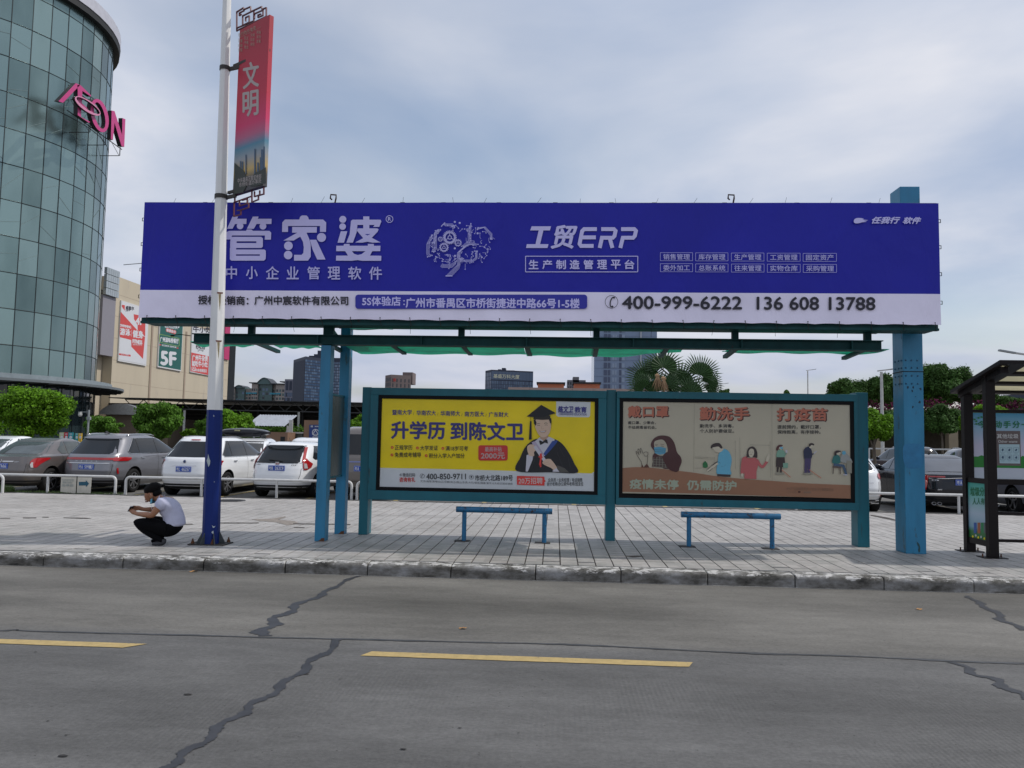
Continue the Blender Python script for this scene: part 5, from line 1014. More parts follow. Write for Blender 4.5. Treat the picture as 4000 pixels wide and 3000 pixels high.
        for ch, xx in zip(s_, xs_):
            V, Fc, sz = textmesh(ch); w_ = .052 if ord(ch) > 255 else (.038 if ch != '1' else .016)
            for dx, l_ in ((-.003, .0265), (.003, .0268)):
                mb.add([(x_c+xx+dx+u*w_+(.012 if ch == '1' else 0), yb_-l_, zc-.045+v_*.09) for u, v_ in V], Fc, pw)
        mb.cyl((x_c-.052, yb_-.026, zc), (x_c-.052, yb_-.0265, zc), .006, n=8, mt=pw); build(mb, 'plate_lettering', po, local=True)
    return t, dict(rear=rear_, side=side_, patch=patch, body=body, ring=ring_, ww=ww, H=H, front=front_)
def badge(o, s, x, z, w, h, mt, off=.012, shear=0):
    V, Fc, sz = textmesh(s, shear); mb = MB()
    for dx in (-.002, .002): mb.add([o['rear'](x+dx+u*w, z+v*h, off+.0005*(dx > 0)) for u, v in V], Fc, mt)
    build(mb, 'badge', o['body'], local=True)
def rails_(o, mt, kind='suv', y0=.95, y1=2.35, f=.82):
    y0 = max(y0, .9); y1 = min(y1, 3.0 if kind == 'van' else 2.35)
    for s in (-1, 1):
        w = o['ww'](o['H']-.06)*1.0; mb = MB(); pts = []
        for i in range(9):
            u = i/8; y = y0+(y1-y0)*u; e = sin(pi*u)**.35; pts.append((s*(w*f), y, o['H']-.05+.045*e))
        mb.tube(pts, .016, 6, mt); build(mb, 'roof_rail', o['body'], local=True, smooth=3)
D = radians
grey = mat('paint_grey', (.20, .20, .22), .3, .355, var=.02, coat=1); brown = mat('paint_brown_grey', (.135, .12, .115), .3, .35, var=.02, coat=1); white = mat('paint_white', (.80, .81, .82), .3, var=.02, coat=1); blackp = mat('paint_black_blue', (.006, .007, .011), .2, 0, var=.02, coat=.4, spec=.3); silver = mat('paint_silver_blue', (.30, .31, .36), .3, .6, var=.02, coat=1); beigep = mat('paint_champagne', (.17, .15, .135), .35, .35, var=.02, coat=1); navyp = mat('paint_dark_navy', (.01, .013, .024), .2, 0, var=.02, coat=.5, spec=.3)
# brown-grey sedan
t, o = make_car('sedan', 'brown-grey sedan second from the left with big red tail lamp and blue plate', -14.5, 19.75, 1, brown, plate=('粤AL7A66', .74, -.02), glass=glass_c)
for s in (-1, 1):
    o['patch'](o['ring'], [(.70, s*D(36), s*D(50)), (.78, s*D(33), s*D(56)), (.86, s*D(33), s*D(66)), (.92, s*D(38), s*D(74)), (.955, s*D(48), s*D(74))], tl, 'tail_lamp', o['body'], N=6, off=.012)
    o['patch'](o['ring'], [(.70, s*D(36), s*D(42)), (.78, s*D(33), s*D(40)), (.84, s*D(36), s*D(40))], tlc, 'reverse_lamp', o['body'], N=3, off=.018)
o['patch'](o['rear'], [(.845, -.33, .33), (.875, -.36, .36)], chrome, 'trim_strip', o['body'], N=8, off=.02); mb = MB(); mb.tube([o['rear'](.035*cos(a), .87+.035*sin(a), .03) for a in np.linspace(0, 2*pi, 15)], .006, 5, chrome); c = o['rear'](0, .87, .032); mb.box((-.05, c.y-.003, .864), (.05, c.y+.003, .876), chrome); build(mb, 'emblem', o['body'], local=True)
badge(o, 'SUNNY', .36, .84, .12, .02, chrome)
# grey suv
t, o = make_car('suv', 'large metallic grey SUV with full-width red light bar, third from the left', -12.66, 20.55, -1, grey, plate=('粤AS99IU', .72, 0), sc=1.0, wid=.96)
o['patch'](o['ring'], [(.91, D(-40), D(40)), (.925, D(-42), D(42)), (.975, D(-42), D(42))], tl, 'light_bar', o['body'], N=24, off=.012)
for s in (-1, 1):
    o['patch'](o['ring'], [(.885, s*D(30), s*D(60)), (.93, s*D(26), s*D(66)), (.985, s*D(30), s*D(66)), (.995, s*D(40), s*D(60))], tl, 'tail_lamp', o['body'], N=8, off=.016)
    o['patch'](o['ring'], [(.54, s*D(40), s*D(44)), (.7, s*D(38), s*D(42))], tl, 'reflector', o['body'], N=2, off=.012)
o['patch'](o['rear'], [(.815, -.62, .62), (.835, -.64, .64)], chrome, 'trim_strip', o['body'], N=10, off=.014)
for i, ch in enumerate('HAVAL'): badge(o, ch, -.33+i*.15, .86, .04, .035, chrome)
rails_(o, chrome, y0=.55, y1=2.5, f=.95); mb = MB(); mb.add([(-.03, .8, 1.63), (.03, .8, 1.63), (.03, 1.0, 1.63), (-.03, 1.0, 1.63), (0, .82, 1.70), (0, .9, 1.69)], [(0,1,4),(1,2,5,4),(2,3,5),(3,0,4,5)], plas); build(mb, 'fin_antenna', o['body'], local=True)
o['patch'](o['rear'], [(1.50, -.60, .60), (1.53, -.58, .58)], grey, 'spoiler', o['body'], N=10, off=.07)
# white suv
t, o = make_car('suv', 'white SUV directly behind the blue lamp post with dark rear glass', -9.72, 20.05, -2, white, plate=('粤L6G257', .75, 0), sc=.98, wid=.94, rear='s')
for s in (-1, 1):
    o['patch'](o['ring'], [(.86, s*D(36), s*D(58)), (.91, s*D(32), s*D(58)), (.97, s*D(24), s*D(62)), (1.0, s*D(22), s*D(52))], tl, 'tail_lamp', o['body'], N=8, off=.013); o['patch'](o['ring'], [(.885, s*D(37), s*D(46)), (.93, s*D(30), s*D(44)), (.975, s*D(26), s*D(36))], tlc, 'reverse_lamp', o['body'], N=4, off=.02)
o['patch'](o['rear'], [(1.525, -.14, .14), (1.55, -.14, .14)], tl, 'brake_lamp', o['body'], N=4, off=.02); o['patch'](o['rear'], [(.84, -.36, .36), (.855, -.36, .36)], chrome, 'trim_strip', o['body'], N=6, off=.016); mb = MB(); c = o['rear'](0, .955, .012); mb.ell(c, (.04, .008, .04), 12, 8, mat('emblem_blue', (.04, .06, .16), .2, .6, var=0)); mb.tube([o['rear'](.042*cos(a), .955+.042*sin(a), .016) for a in np.linspace(0, 2*pi, 15)], .005, 5, chrome); build(mb, 'emblem', o['body'], local=True)
rails_(o, rimm, y0=.5, y1=2.5, f=.9)
# white hatchback
t, o = make_car('hatch', 'white hatchback with tall red tail lamps seen through the railing by the blue posts', -7.33, 20.25, -3, white, plate=('粤R262C9', .80, 0), wid=1.0, rear='hatch')
for s in (-1, 1):
    o['patch'](o['ring'], [(.76, s*D(36), s*D(44)), (.82, s*D(33), s*D(56)), (.92, s*D(31), s*D(60)), (.99, s*D(31), s*D(50)), (1.06, s*D(35), s*D(44))], tl, 'tail_lamp', o['body'], N=8, off=.014); o['patch'](o['rear'], [(.96, s*.63, s*.71), (1.1, s*.60, s*.66), (1.36, s*.545, s*.60)], tl, 'tail_lamp_column', o['body'], N=4, off=.012)
    o['patch'](o['ring'], [(.80, s*D(36), s*D(46)), (.93, s*D(34), s*D(41))], tlc, 'reverse_lamp', o['body'], N=4, off=.02); o['patch'](o['ring'], [(.30, s*D(22), s*D(36)), (.36, s*D(26), s*D(52))], plas, 'bumper_vent', o['body'], N=5, off=.013)
mb = MB(); c = o['rear'](0, .925, .022); mb.box((-.052, c.y-.004, .885), (.052, c.y+.004, .965), chrome); build(mb, 'emblem', o['body'], local=True, bevel=.01); badge(o, 'H', -.035, .9, .07, .052, mat('emblem_red', (.4, .03, .03), .3, var=0), .03); badge(o, 'FIT', .38, .875, .16, .026, plas, shear=.3); badge(o, 'i-VTEC', -.6, .88, .14, .022, plas, shear=.3)
o['patch'](o['rear'], [(1.405, -.60, .60), (1.43, -.585, .585)], white, 'spoiler', o['body'], N=10, off=.12); mb = MB(); mb.cyl((.0, .95, 1.485), (.02, .8, 1.60), .006, n=6, mt=plas); build(mb, 'antenna', o['body'], local=True); mb = MB(); c = o['rear'](0, 1.0, .02); mb.bar(o['rear'](.12, .985, .02), o['rear'](-.25, 1.02, .02), .03, .02, plas); build(mb, 'rear_wiper', o['body'], local=True)
# van
t, o = make_car('van', 'champagne grey van half hidden behind the left poster frame', -4.98, 20.1, 0, beigep, plate=('粤AX', .84, .0))
o['patch'](o['rear'], [(1.0, -.80, .80), (1.03, -.80, .80)], mat('van_blue_strip', (.2, .24, .5), .3, .3, var=0), 'trim_strip', o['body'], N=10, off=.012)
for s in (-1, 1): o['patch'](o['ring'], [(1.0, s*D(37), s*D(46)), (1.35, s*D(37), s*D(46))], tl, 'tail_lamp', o['body'], N=4, off=.012); o['patch'](o['rear'], [(.44, s*.35, s*.55), (.48, s*.35, s*.55)], tl, 'reflector', o['body'], N=3, off=.012)
rails_(o, chrome, y0=.5, y1=3.2, f=.9)
# far-left white
t, o = make_car('sedan', 'white car at the left edge of which only the roof line shows', -19.0, 24.3, 0, white, glass=glass_c, far=True)
# second row
t, o = make_car('suv', 'white SUV with a black roof box, behind the white hatchback', -10.35, 27.2, 190, white, far=True, group='cars in the second row', sc=.95)
rails_(o, rimm)
rbx = thing('roof_box', 'long black roof box on the white SUV behind the white hatchback', 'roof box', (-10.3, 26, 1.43)); mb = MB(); P = []
zt = 1.45
for i in range(13):
    u = i/12; ww_ = .95*(1-.55*abs(u*2-1)**4); hh_ = .17*(1-.7*abs(u*2-1)**3); row = []
    for j in range(12): a = 2*pi*j/12; row.append((-11.35+2.0*u, 25.6+.38*ww_*math.copysign(abs(cos(a))**.5, cos(a)), zt+.15+hh_*math.copysign(abs(sin(a))**.6, sin(a))))
    row.append(row[0]); P.append(row)
P = [[((x+10.35)*.82-10.35, y, (z-1.45)*.85+1.45) for x, y, z in row] for row in P]
mb.grid(P, blackp); mb.add(P[0][:-1], [tuple(range(11, -1, -1))], blackp); mb.add(P[-1][:-1], [tuple(range(12))], blackp); rx = build(mb, 'shell', rbx, smooth=1)
mb = MB(); mb.box((-10.55, 25.205, 1.62), (-10.37, 25.222, 1.66), mat('box_badge', (.4, .38, .2), .5, var=0)); build(mb, 'badge', rbx)
mb = MB(); mb.box((-11.1, 25.35, 1.41), (-11.06, 25.85, 1.47), plas); mb.box((-9.75, 25.35, 1.41), (-9.71, 25.85, 1.47), plas); build(mb, 'crossbar', rbx)
t, o = make_car('suv', 'white SUV seen roof-first between the hatchback roof and the blue posts', -8.75, 26.6, 0, white, far=True, group='cars in the second row', sc=.97); rails_(o, rimm)
t, o = make_car('sedan', 'grey sedan in the second row behind the white SUV', -13.2, 27.5, 0, grey, far=True, group='cars in the second row')
# right side
t, o = make_car('suv', 'white SUV half hidden by the right leg of the poster display with chrome exhaust', 7.2, 19.5, 0, white, wid=1.0, group='cars at the right end of the car park')
for s in (-1, 1): o['patch'](o['ring'], [(.87, s*D(30), s*D(60)), (.93, s*D(26), s*D(66)), (1.0, s*D(30), s*D(60))], tl, 'tail_lamp', o['body'], N=8, off=.014); o['patch'](o['ring'], [(.45, s*D(32), s*D(46)), (.47, s*D(32), s*D(46))], tl, 'reflector', o['body'], N=3, off=.014); mb = MB(); c = o['rear'](s*.6, .3, .02); mb.tube([(c.x-.09, c.y, .27), (c.x+.09, c.y, .27), (c.x+.09, c.y, .34), (c.x-.09, c.y, .34), (c.x-.09, c.y, .27)], .014, 6, chrome); build(mb, 'exhaust', o['body'], local=True)
badge(o, 'SQRE', .42, .76, .12, .02, chrome)
t, o = make_car('sedan', 'large black sedan with thin chrome strip behind the thick blue column', 10.15, 20.0, 0, blackp, plate=('粤A20', .80, 0), glass=mat('car_glass_pale', (.10, .11, .13), .1, var=.1, spec=.6), wid=1.13, sc=1.0, group='cars at the right end of the car park')
for s in (-1, 1):
    o['patch'](o['ring'], [(.60, s*D(43), s*D(50)), (.8, s*D(38), s*D(50)), (.95, s*D(36), s*D(56)), (.965, s*D(40), s*D(54))], tl, 'tail_lamp', o['body'], N=5, off=.013); o['patch'](o['rear'], [(.915, s*.42, s*.72), (.95, s*.42, s*.74)], tl, 'tail_lamp_wing', o['body'], N=5, off=.012)
    mb = MB()
    for dx in (0, .12): mb.tube([(s*.55+dx*s+.045*cos(a), .06, .27+.035*sin(a)) for a in np.linspace(0, 2*pi, 13)], .008, 5, rimm)
    build(mb, 'exhaust', o['body'], local=True)
mb = MB(); mb.tube([o['rear'](x, .885+(.025 if abs(x) < .42 else 0), .02) for x in (-.72, -.5, -.42, 0, .42, .5, .72)], .010, 5, chrome); build(mb, 'trim_strip', o['body'], local=True); badge(o, 'CT6', -.68, .83, .12, .03, chrome); badge(o, '28T', -.6, .6, .09, .03, chrome)
mb = MB(); mb.add([(-.03, 1.9, 1.47), (.03, 1.9, 1.47), (.03, 2.05, 1.47), (-.03, 2.05, 1.47), (0, 1.9, 1.53), (0, 1.97, 1.52)], [(0,1,4),(1,2,5,4),(2,3,5),(3,0,4,5)], plas); build(mb, 'fin_antenna', o['body'], local=True)
t, o = make_car('sedan', 'silver-blue sedan facing the road behind the dark brown shelter', 12.75, 24.3, 176, silver, group='cars at the right end of the car park', sc=1.02)
for s in (-1, 1): mb = MB(); c = o['front'](s*.6, .70, .0); o['patch'](o['front'], [(.62, s*.46, s*.74), (.72, s*.42, s*.78), (.76, s*.5, s*.78)], mat('headlamp', (.5, .52, .55), .08, .4, var=0, coat=1), 'headlamp', o['body'], N=5, off=.012); mb.tube([o['front'](s*.62+.06*cos(a), .4+.06*sin(a), .012) for a in np.linspace(0, 2*pi, 13)], .012, 5, chrome); build(mb, 'fog_lamp', o['body'], local=True)
o['patch'](o['front'], [(.5, -.36, .36), (.68, -.42, .42)], plas, 'grille', o['body'], N=6, off=.012)
t, o = make_car('suv', 'dark navy SUV farther back to the left of the blue column', 15.3, 33, 0, navyp, far=True, group='cars at the right end of the car park'); rails_(o, chrome)
t, o = make_car('suv', 'dark grey SUV with bright chrome roof rails behind the black sedan', 14.15, 26.6, -14, mat('paint_charcoal', (.03, .032, .04), .3, .4, var=0, coat=1), far=True, glass=glass_c, group='cars at the right end of the car park'); rails_(o, chrome, y0=.45, y1=2.7)
# ------------------------------------------------------------------ squatting man
def skin_obj(name, verts, edges, radii, mt, parent, sub=2, loose=()):
    me = bpy.data.meshes.new(name); me.from_pydata(verts, edges, []); o = bpy.data.objects.new(name, me); COL.objects.link(o)
    o.modifiers.new('s', 'SKIN')
    me.skin_vertices.new() if not me.skin_vertices else None
    for i, r in enumerate(radii):
        me.skin_vertices[0].data[i].radius = (r, r) if not isinstance(r, tuple) else r
    me.skin_vertices[0].data[0].use_root = True
    if sub: s = o.modifiers.new('u', 'SUBSURF'); s.levels = sub; s.render_levels = sub
    bpy.context.view_layer.update(); dg = bpy.context.evaluated_depsgraph_get(); nm_ = bpy.data.meshes.new_from_object(o.evaluated_get(dg)); bpy.data.objects.remove(o)
    nm_.shade_smooth(); nm_.materials.clear(); nm_.materials.append(mt); ob = bpy.data.objects.new(name, nm_); COL.objects.link(ob)
    if parent is not None:
        ob.parent = parent
        if parent in WT: ob.matrix_parent_inverse = WT[parent].inverted()
    return ob
s_ = .000635; X0m = yp(631, 2100, 10.62).x
def mp_(x, y, d=0): return (X0m+(x-1000)*s_, 10.62+d, (1545-y)*s_)
man = thing('person', 'squatting man in pale shirt and black trousers looking at his phone, mask on chin', 'person', (X0m, 10.62, 0))
skinm = mat('skin', (.30, .135, .07), .5, var=.05); shirtm = mat('shirt_cloth', (.46, .47, .60), .85, var=.08, vs=14, dirt=(.14, .15, .26), dth=.64, ds=70); trou = mat('black_trousers', (.004, .004, .005), .9, var=0, spec=.08); hairm = mat('black_hair', (.004, .0035, .0035), .7, var=0, spec=.12); sock = mat('dark_shoe', (.035, .037, .042), .7, var=.1)
def chainset(chs):
    V = []; E = []; R = []; idx = {}
    for ch in chs:
        prev = None
        for key, co, r in ch:
            if key in idx and key: i = idx[key]
            else: i = len(V); V.append(co); R.append(r); idx[key or ('_', i)] = i
            if prev is not None: E.append((prev, i))
            prev = i
    return V, E, R
sgn = {'n': -1, 'f': 1}
chs = [[('pel', mp_(1250,1190), .095), ('sp1', mp_(1255,1010), .09), ('sp2', mp_(1200,830), .10), ('sp3', mp_(1090,680), .105), ('nk', mp_(960,590), .062), ('nk2', mp_(880,545), .056), ('hd', mp_(790,470), .084), ('hd2', mp_(715,430), .094), ('fc', mp_(672,505), .078), ('jaw', mp_(690,588), .058), ('chin', mp_(672,632), .034)]]
for k in ('n', 'f'):
    d = sgn[k]
    sh_ = mp_(1080, 640, .15*d); el = mp_(930, 890, .20*d) if k == 'n' else mp_(770, 830, .2*d); wr_ = mp_(500, 885, .09*d) if k == 'n' else mp_(480, 815, .10*d); pa_ = mp_(390, 850, .06*d) if k == 'n' else mp_(370, 775, .07*d)
    mid = tuple((a+b)/2 for a, b in zip(sh_, el)); fm = tuple(a*.6+b*.4 for a, b in zip(el, wr_))
    chs.append([('sp3', None, 0), ('sh'+k, sh_, .065), ('ua'+k, mid, .052), ('el'+k, el, .043), ('fa'+k, fm, .042), ('wr'+k, wr_, .027), ('pa'+k, pa_, .034), ('kn'+k, tuple(a+(b-a)*.55 for a, b in zip(pa_, mp_(300, 800 if k == 'f' else 850, .05*d))), .028)])
    kx = 500 if k == 'n' else 540
    chs.append([('pel', None, 0), ('hp'+k, mp_(1200,1200,.09*d), .07), ('th'+k, mp_(860,1100,.12*d), .08), ('kne'+k, mp_(kx,1045,.13*d), .06), ('sn'+k, mp_(740 if k == 'n' else 700,1230,.12*d), .05), ('an'+k, mp_(1100 if k == 'n' else 880,1440 if k == 'n' else 1430,.11*d), .03), ('to'+k, mp_(1000 if k == 'n' else 800,1500 if k == 'n' else 1470,.11*d), .016)])
V, E, R = chainset(chs); body = skin_obj('body', V, E, R, skinm, man, 2)
for k in ('n', 'f'):   # fingers curl round the phone
    d = sgn[k]; base = mp_(345, 790 if k == 'f' else 850, .05*d)
    for j in range(4):
        b = Vector(base)+Vector((.006*j, .004*d, .018-.012*j)); L = (.055, .062, .058, .046)[j]; dn = -.010 if k == 'f' else .004
        skin_obj('finger', [tuple(b+Vector((.03, 0, 0))), tuple(b), tuple(b+Vector((-L*.5, -.008*d, dn))), tuple(b+Vector((-L, -.03*d, dn*2.2)))], [(0,1),(1,2),(2,3)], [.010, .0095, .0085, .007], skinm, body, 1)
    b = Vector(base)+Vector((.02, -.006*d, .022)); skin_obj('thumb', [tuple(b+Vector((.025, 0, -.01))), tuple(b), tuple(b+Vector((-.028, -.012*d, .012))), tuple(b+Vector((-.048, -.024*d, .010)))], [(0,1),(1,2),(2,3)], [.012, .011, .009, .008], skinm, body, 1)
mb = MB(); mb.add([mp_(610,560), mp_(588,598,.016), mp_(588,598,-.016), mp_(612,612)], [(0,1,2),(1,3,2),(0,3,1),(0,2,3)], skinm); build(mb, 'nose', body, smooth=3)
mb = MB(); mb.ell(mp_(625,632), (.022,.022,.009), 10, 6, mat('lips', (.22, .07, .055), .5, var=0)); build(mb, 'mouth', body, smooth=3)
for d in (-1, 1):
    mb = MB(); mb.ell(mp_(615,520,.036*d), (.010,.014,.006), 8, 5, mat('eye_dark', (.01,.008,.008), .3, var=0)); build(mb, 'eye', body, smooth=3); mb = MB(); mb.ell(mp_(800,500,.088*d), (.022,.012,.033), 10, 6, skinm); build(mb, 'ear', body, smooth=3)
    mb = MB(); mb.bar(mp_(590,488,.02*d), mp_(630,482,.055*d), .008, .006, hairm); build(mb, 'eyebrow', body)
V, E, R = chainset([[('pel', mp_(1285,1175), .150), ('sp0', mp_(1275,1090), .158), ('sp1', mp_(1265,980), .15), ('sp2', mp_(1210,830), .145), ('sp3', mp_(1110,690), .125), ('nk', mp_(1010,610), .075)], [('sp3', None, 0), ('a', mp_(1080,650,-.16), .088), ('b', mp_(1010,765,-.19), .072)], [('sp3', None, 0), ('c', mp_(1050,680,.16), .085), ('d', mp_(880,790,.19), .068)]]); skin_obj('shirt', V, E, R, shirtm, man, 2)
mb = MB()
for d in (-1, 1): mb.add([mp_(905,560,.055*d), mp_(965,480,.06*d), mp_(1000,560,.085*d), mp_(900,660,.075*d)], [(0,1,2,3)], shirtm); mb.add([mp_(905,560,.06*d), mp_(965,480,.065*d), mp_(1000,560,.09*d), mp_(900,660,.08*d)], [(3,2,1,0)], shirtm)
build(mb, 'collar', man)
mb = MB(); P = []
for i in range(9):
    u = i/8; P.append([mp_(1130+u*250, 1090+u*100+14*sin(u*9), y_) for y_ in (-.15, -.05, .05, .15)])
V, E, R = chainset([[('pel', mp_(1255,1215), .142), ('w', mp_(1272,1110), .158)]]+[[('pel', None, 0), ('h'+k, mp_(1190,1200,.09*sgn[k]), .118), ('t'+k, mp_(850,1105,.12*sgn[k]), .098), ('k'+k, mp_(505 if k == 'n' else 540,1040,.13*sgn[k]), .070), ('s'+k, mp_(760 if k == 'n' else 700,1225,.12*sgn[k]), .066), ('c'+k, mp_(1000 if k == 'n' else 830,1360,.11*sgn[k]), .062), ('a'+k, mp_(1110 if k == 'n' else 880,1440,.11*sgn[k]), .060), ('b'+k, mp_(1080 if k == 'n' else 830,1475,.11*sgn[k]), .044)] for k in 'nf']); skin_obj('trousers', V, E, R, trou, man, 2)
for k, h, tp, m_ in (('n', (1150,1462), (880,1512), sock), ('f', (900,1432), (680,1470), trou)):
    d = .11*sgn[k]; dz = -20 if k == 'f' else 0
    V, E, R = chainset([[('a', mp_(h[0]-30,h[1]-75,d), .052), ('b', mp_(h[0],h[1]+(14 if k == 'n' else 45),d), .043), ('c', mp_((h[0]+tp[0])/2,tp[1]-5+(20 if k == 'f' else 0),d), .036), ('e', mp_(tp[0],tp[1]+(5 if k == 'n' else 38),d), .024)]]); skin_obj('shoe', V, E, R, m_, man, 2)
T_ = Matrix.Translation(Vector(mp_(748,350)))@Matrix.Rotation(radians(-28), 4, 'Y'); mb = MB(); r = random.Random(4)
mb.ell((0,0,0), (.120,.099,.084), 24, 16, hairm, None); mb.v = [tuple(T_@(Vector(v)*(1+.05*sin(v[0]*90)*cos(v[1]*80)))) for v in mb.v if True]
mb.ell(mp_(855,440), (.055,.085,.065), 14, 9, hairm); build(mb, 'hair', man, smooth=3)
mkb = mat('mask_blue', (.10, .36, .5), .8, var=0); mb = MB()
P = []
for i in range(9):
    a = -pi/2+pi*i/8; P.append([(mp_(770,0)[0]+.03-.055*cos(a)+zz_*.35, 10.62+.075*sin(a), mp_(0, 545+ (100*j/3))[2]-.02*cos(a)) for j, zz_ in zip(range(4), (0, -.008, -.014, -.02))])
mb.grid(P, mkb); mb.grid([[(a+.002, b, c) for a, b, c in r_][::-1] for r_ in P], mkb); build(mb, 'face_mask', man, smooth=3)
mb = MB(); mb.tube([mp_(800,560,-.083), mp_(775,500,-.09), mp_(780,450,-.09)], .0022, 5, pw); build(mb, 'mask_loop', man); mb = MB(); mb.tube([mp_(815,560,-.083), mp_(820,500,-.09), mp_(800,460,-.09)], .0022, 5, pw); build(mb, 'mask_loop', man); mb = MB(); mb.tube([mp_(800,650,-.06), mp_(800,740,-.07), mp_(825,800,-.08)], .002, 5, pw); build(mb, 'mask_loop', man)
c = Vector(mp_(290, 800)); T_ = Matrix.Translation(c)@Matrix.Rotation(radians(28), 4, 'Y'); mb = MB().box((-.008, -.06, -.035), (.0, .06, .045), mat('phone_case', (.14, .15, .17), .3, var=0), T_)
ph = thing('mobile_phone', 'grey mobile phone held in both hands of the squatting man', 'phone', tuple(c)); build(mb, 'case', ph, bevel=.003); mb = MB().box((.0005, -.055, -.032), (.002, .055, .042), mat('phone_glass', (.02, .03, .04), .1, var=0), T_); build(mb, 'screen', ph)
# ------------------------------------------------------------------ glass drum of the mall
dcx, dcy, DR = -46.74, 56.57, 10.5; Z0d = 4.823
mall = thing('glass_tower', 'round curtain-wall glass tower of the mall with pink letters, cut by the left edge', 'building', (dcx, dcy, 0))
def gl_mat(name, c0, c1, rough=.06, met=0):
    M = bpy.data.materials.new(name); M.use_nodes = True; t = M.node_tree; n = t.nodes; l = t.links; b = n['Principled BSDF']; oi = n.new('ShaderNodeObjectInfo'); g = n.new('ShaderNodeNewGeometry')
    mp = n.new('ShaderNodeMapping'); mp.inputs['Scale'].default_value = (1, 1, .35); l.new(g.outputs['Position'], mp.inputs[0]); a = n.new('ShaderNodeTexNoise'); a.inputs['Scale'].default_value = .35; a.inputs['Detail'].default_value = 4; l.new(mp.outputs[0], a.inputs['Vector'])
    f = mth('ADD', mth('MULTIPLY', oi.outputs['Random'], .5, t), mth('MULTIPLY', a.outputs[0], .9, t), t); l.new(ramp(n, l, f, [(.3, c0), (.85, c1)]), b.inputs['Base Color']); b.inputs['Roughness'].default_value = rough; b.inputs['Specular IOR Level'].default_value = .55; b.inputs['Metallic'].default_value = met
    a2 = n.new('ShaderNodeTexNoise'); a2.inputs['Scale'].default_value = .6; l.new(g.outputs['Position'], a2.inputs['Vector']); bp = n.new('ShaderNodeBump'); bp.inputs['Strength'].default_value = .05; bp.inputs['Distance'].default_value = .1; l.new(a2.outputs[0], bp.inputs['Height']); l.new(bp.outputs[0], b.inputs['Normal']); return M
GP = gl_mat('tower_glass', (.10, .155, .155), (.24, .335, .325), .22, .8); GD = gl_mat('dark_podium_glass', (.012, .022, .026), (.03, .045, .05))
mul = mat('mullion_dark', (.015, .022, .024), .5, .3, var=0); thm = 7.35
angs = [radians(-35.6+thm*k) for k in range(-12, 16)]
dp = lambda a, r, z: (dcx+r*cos(a), dcy+r*sin(a), z)
pm = {}
for i in range(12):
    z0 = Z0d+2.5*i; z1 = z0+2.5 if i < 11 else z0+1.0
    for a0, a1 in zip(angs, angs[1:]):
        e = .0025; mb = MB(); rj = DR+random.uniform(-.006, .006)
        mb.add([dp(a0+e, rj, z0+.03), dp(a1-e, rj+random.uniform(-.008, .008), z0+.03), dp(a1-e, rj, z1-.03), dp(a0+e, rj+random.uniform(-.008, .008), z1-.03)], [(0,1,2,3)], GP); build(mb, 'glass_panel', mall)
mb = MB()
for i in range(13):
    z = Z0d+2.5*i if i < 12 else Z0d+28.5
    pts = [dp(a, DR-.0, z) for a in angs]; mb.tube(pts, .036, 4, mul)
build(mb, 'transom', mall, kind='stuff')
mb = MB()
for a in angs: mb.bar(dp(a, DR-.01, 0), dp(a, DR-.01, Z0d+28.5), .055, .06, mul, upv=(cos(a), sin(a), 0))
build(mb, 'mullion', mall, kind='stuff')
mb = MB(); fr = lambda r: [dp(a, r, 0) for a in angs]
v = [dp(a, DR-.25, z) for z in (0, Z0d+29) for a in [2*pi*k/40 for k in range(40)]]; mb.add(v, [(j, (j+1) % 40, 40+(j+1) % 40, 40+j) for j in range(40)]+[tuple(range(40, 80))], GD); build(mb, 'core_wall', mall)
alu = mat('pale_roof_edge', (.5, .5, .55), .5, .2, var=.08); dks = mat('dark_soffit', (.012, .014, .016), .7, var=0)
mb = MB()
def ringband(mb, r0, r1, z0, z1, mt, n=60, a0=0, a1=2*pi):
    A = [a0+(a1-a0)*j/n for j in range(n+1)]; v = [dp(a, r, z) for r, z in ((r0, z0), (r1, z0), (r1, z1), (r0, z1)) for a in A]; m = n+1
    mb.add(v, [(q*m+j, q*m+j+1, ((q+1) % 4)*m+j+1, ((q+1) % 4)*m+j) for q in range(4) for j in range(n)], mt)
ringband(mb, DR-.2, DR+.45, Z0d+28.3, Z0d+28.8, dks); build(mb, 'soffit', mall); mb = MB(); ringband(mb, DR-.2, DR+.5, Z0d+28.8, Z0d+29.7, alu); build(mb, 'roof_fascia', mall)
mb = MB(); ringband(mb, DR-.1, DR+2.1, Z0d-.05, Z0d+.13, mat('canopy_grey', (.13, .15, .16), .5, var=.1)); ringband(mb, DR-.1, DR+1.2, Z0d+.13, Z0d+.5, mat('canopy_light', (.22, .26, .28), .5, var=.1)); build(mb, 'entrance_canopy', mall)
mb = MB()
for a in angs: mb.bar(dp(a, DR, Z0d-.1), dp(a, DR+2.0, Z0d-.1), .08, .14, dks)
build(mb, 'canopy_rib', mall, kind='stuff')
mb = MB(); A = [radians(-120+ (150)*j/40) for j in range(41)]; v = [dp(a, DR-.15, z) for z in (0, Z0d) for a in A]; mb.add(v, [(j, j+1, 42+j, 41+j) for j in range(40)], GD); build(mb, 'podium_glass', mall)
# interior bracing glimpsed as pale lines just behind the glass
mb = MB(); brc = mat('bracing_pale', (.15, .21, .21), .6, var=.2)
r = random.Random(9)
for i in range(3, 10):
    for k in range(9, 23, 1):
        if r.random() < .45:
            a0 = angs[k]; a1 = angs[k+1]; z0 = Z0d+2.5*i; mb.bar(dp(a0, DR+.012, z0+r.uniform(.2, 2)), dp(a1, DR+.012, z0+r.uniform(.2, 2.2)), .025, .012, brc, upv=(cos(a0), sin(a0), 0))
build(mb, 'interior_brace', mall, kind='stuff')
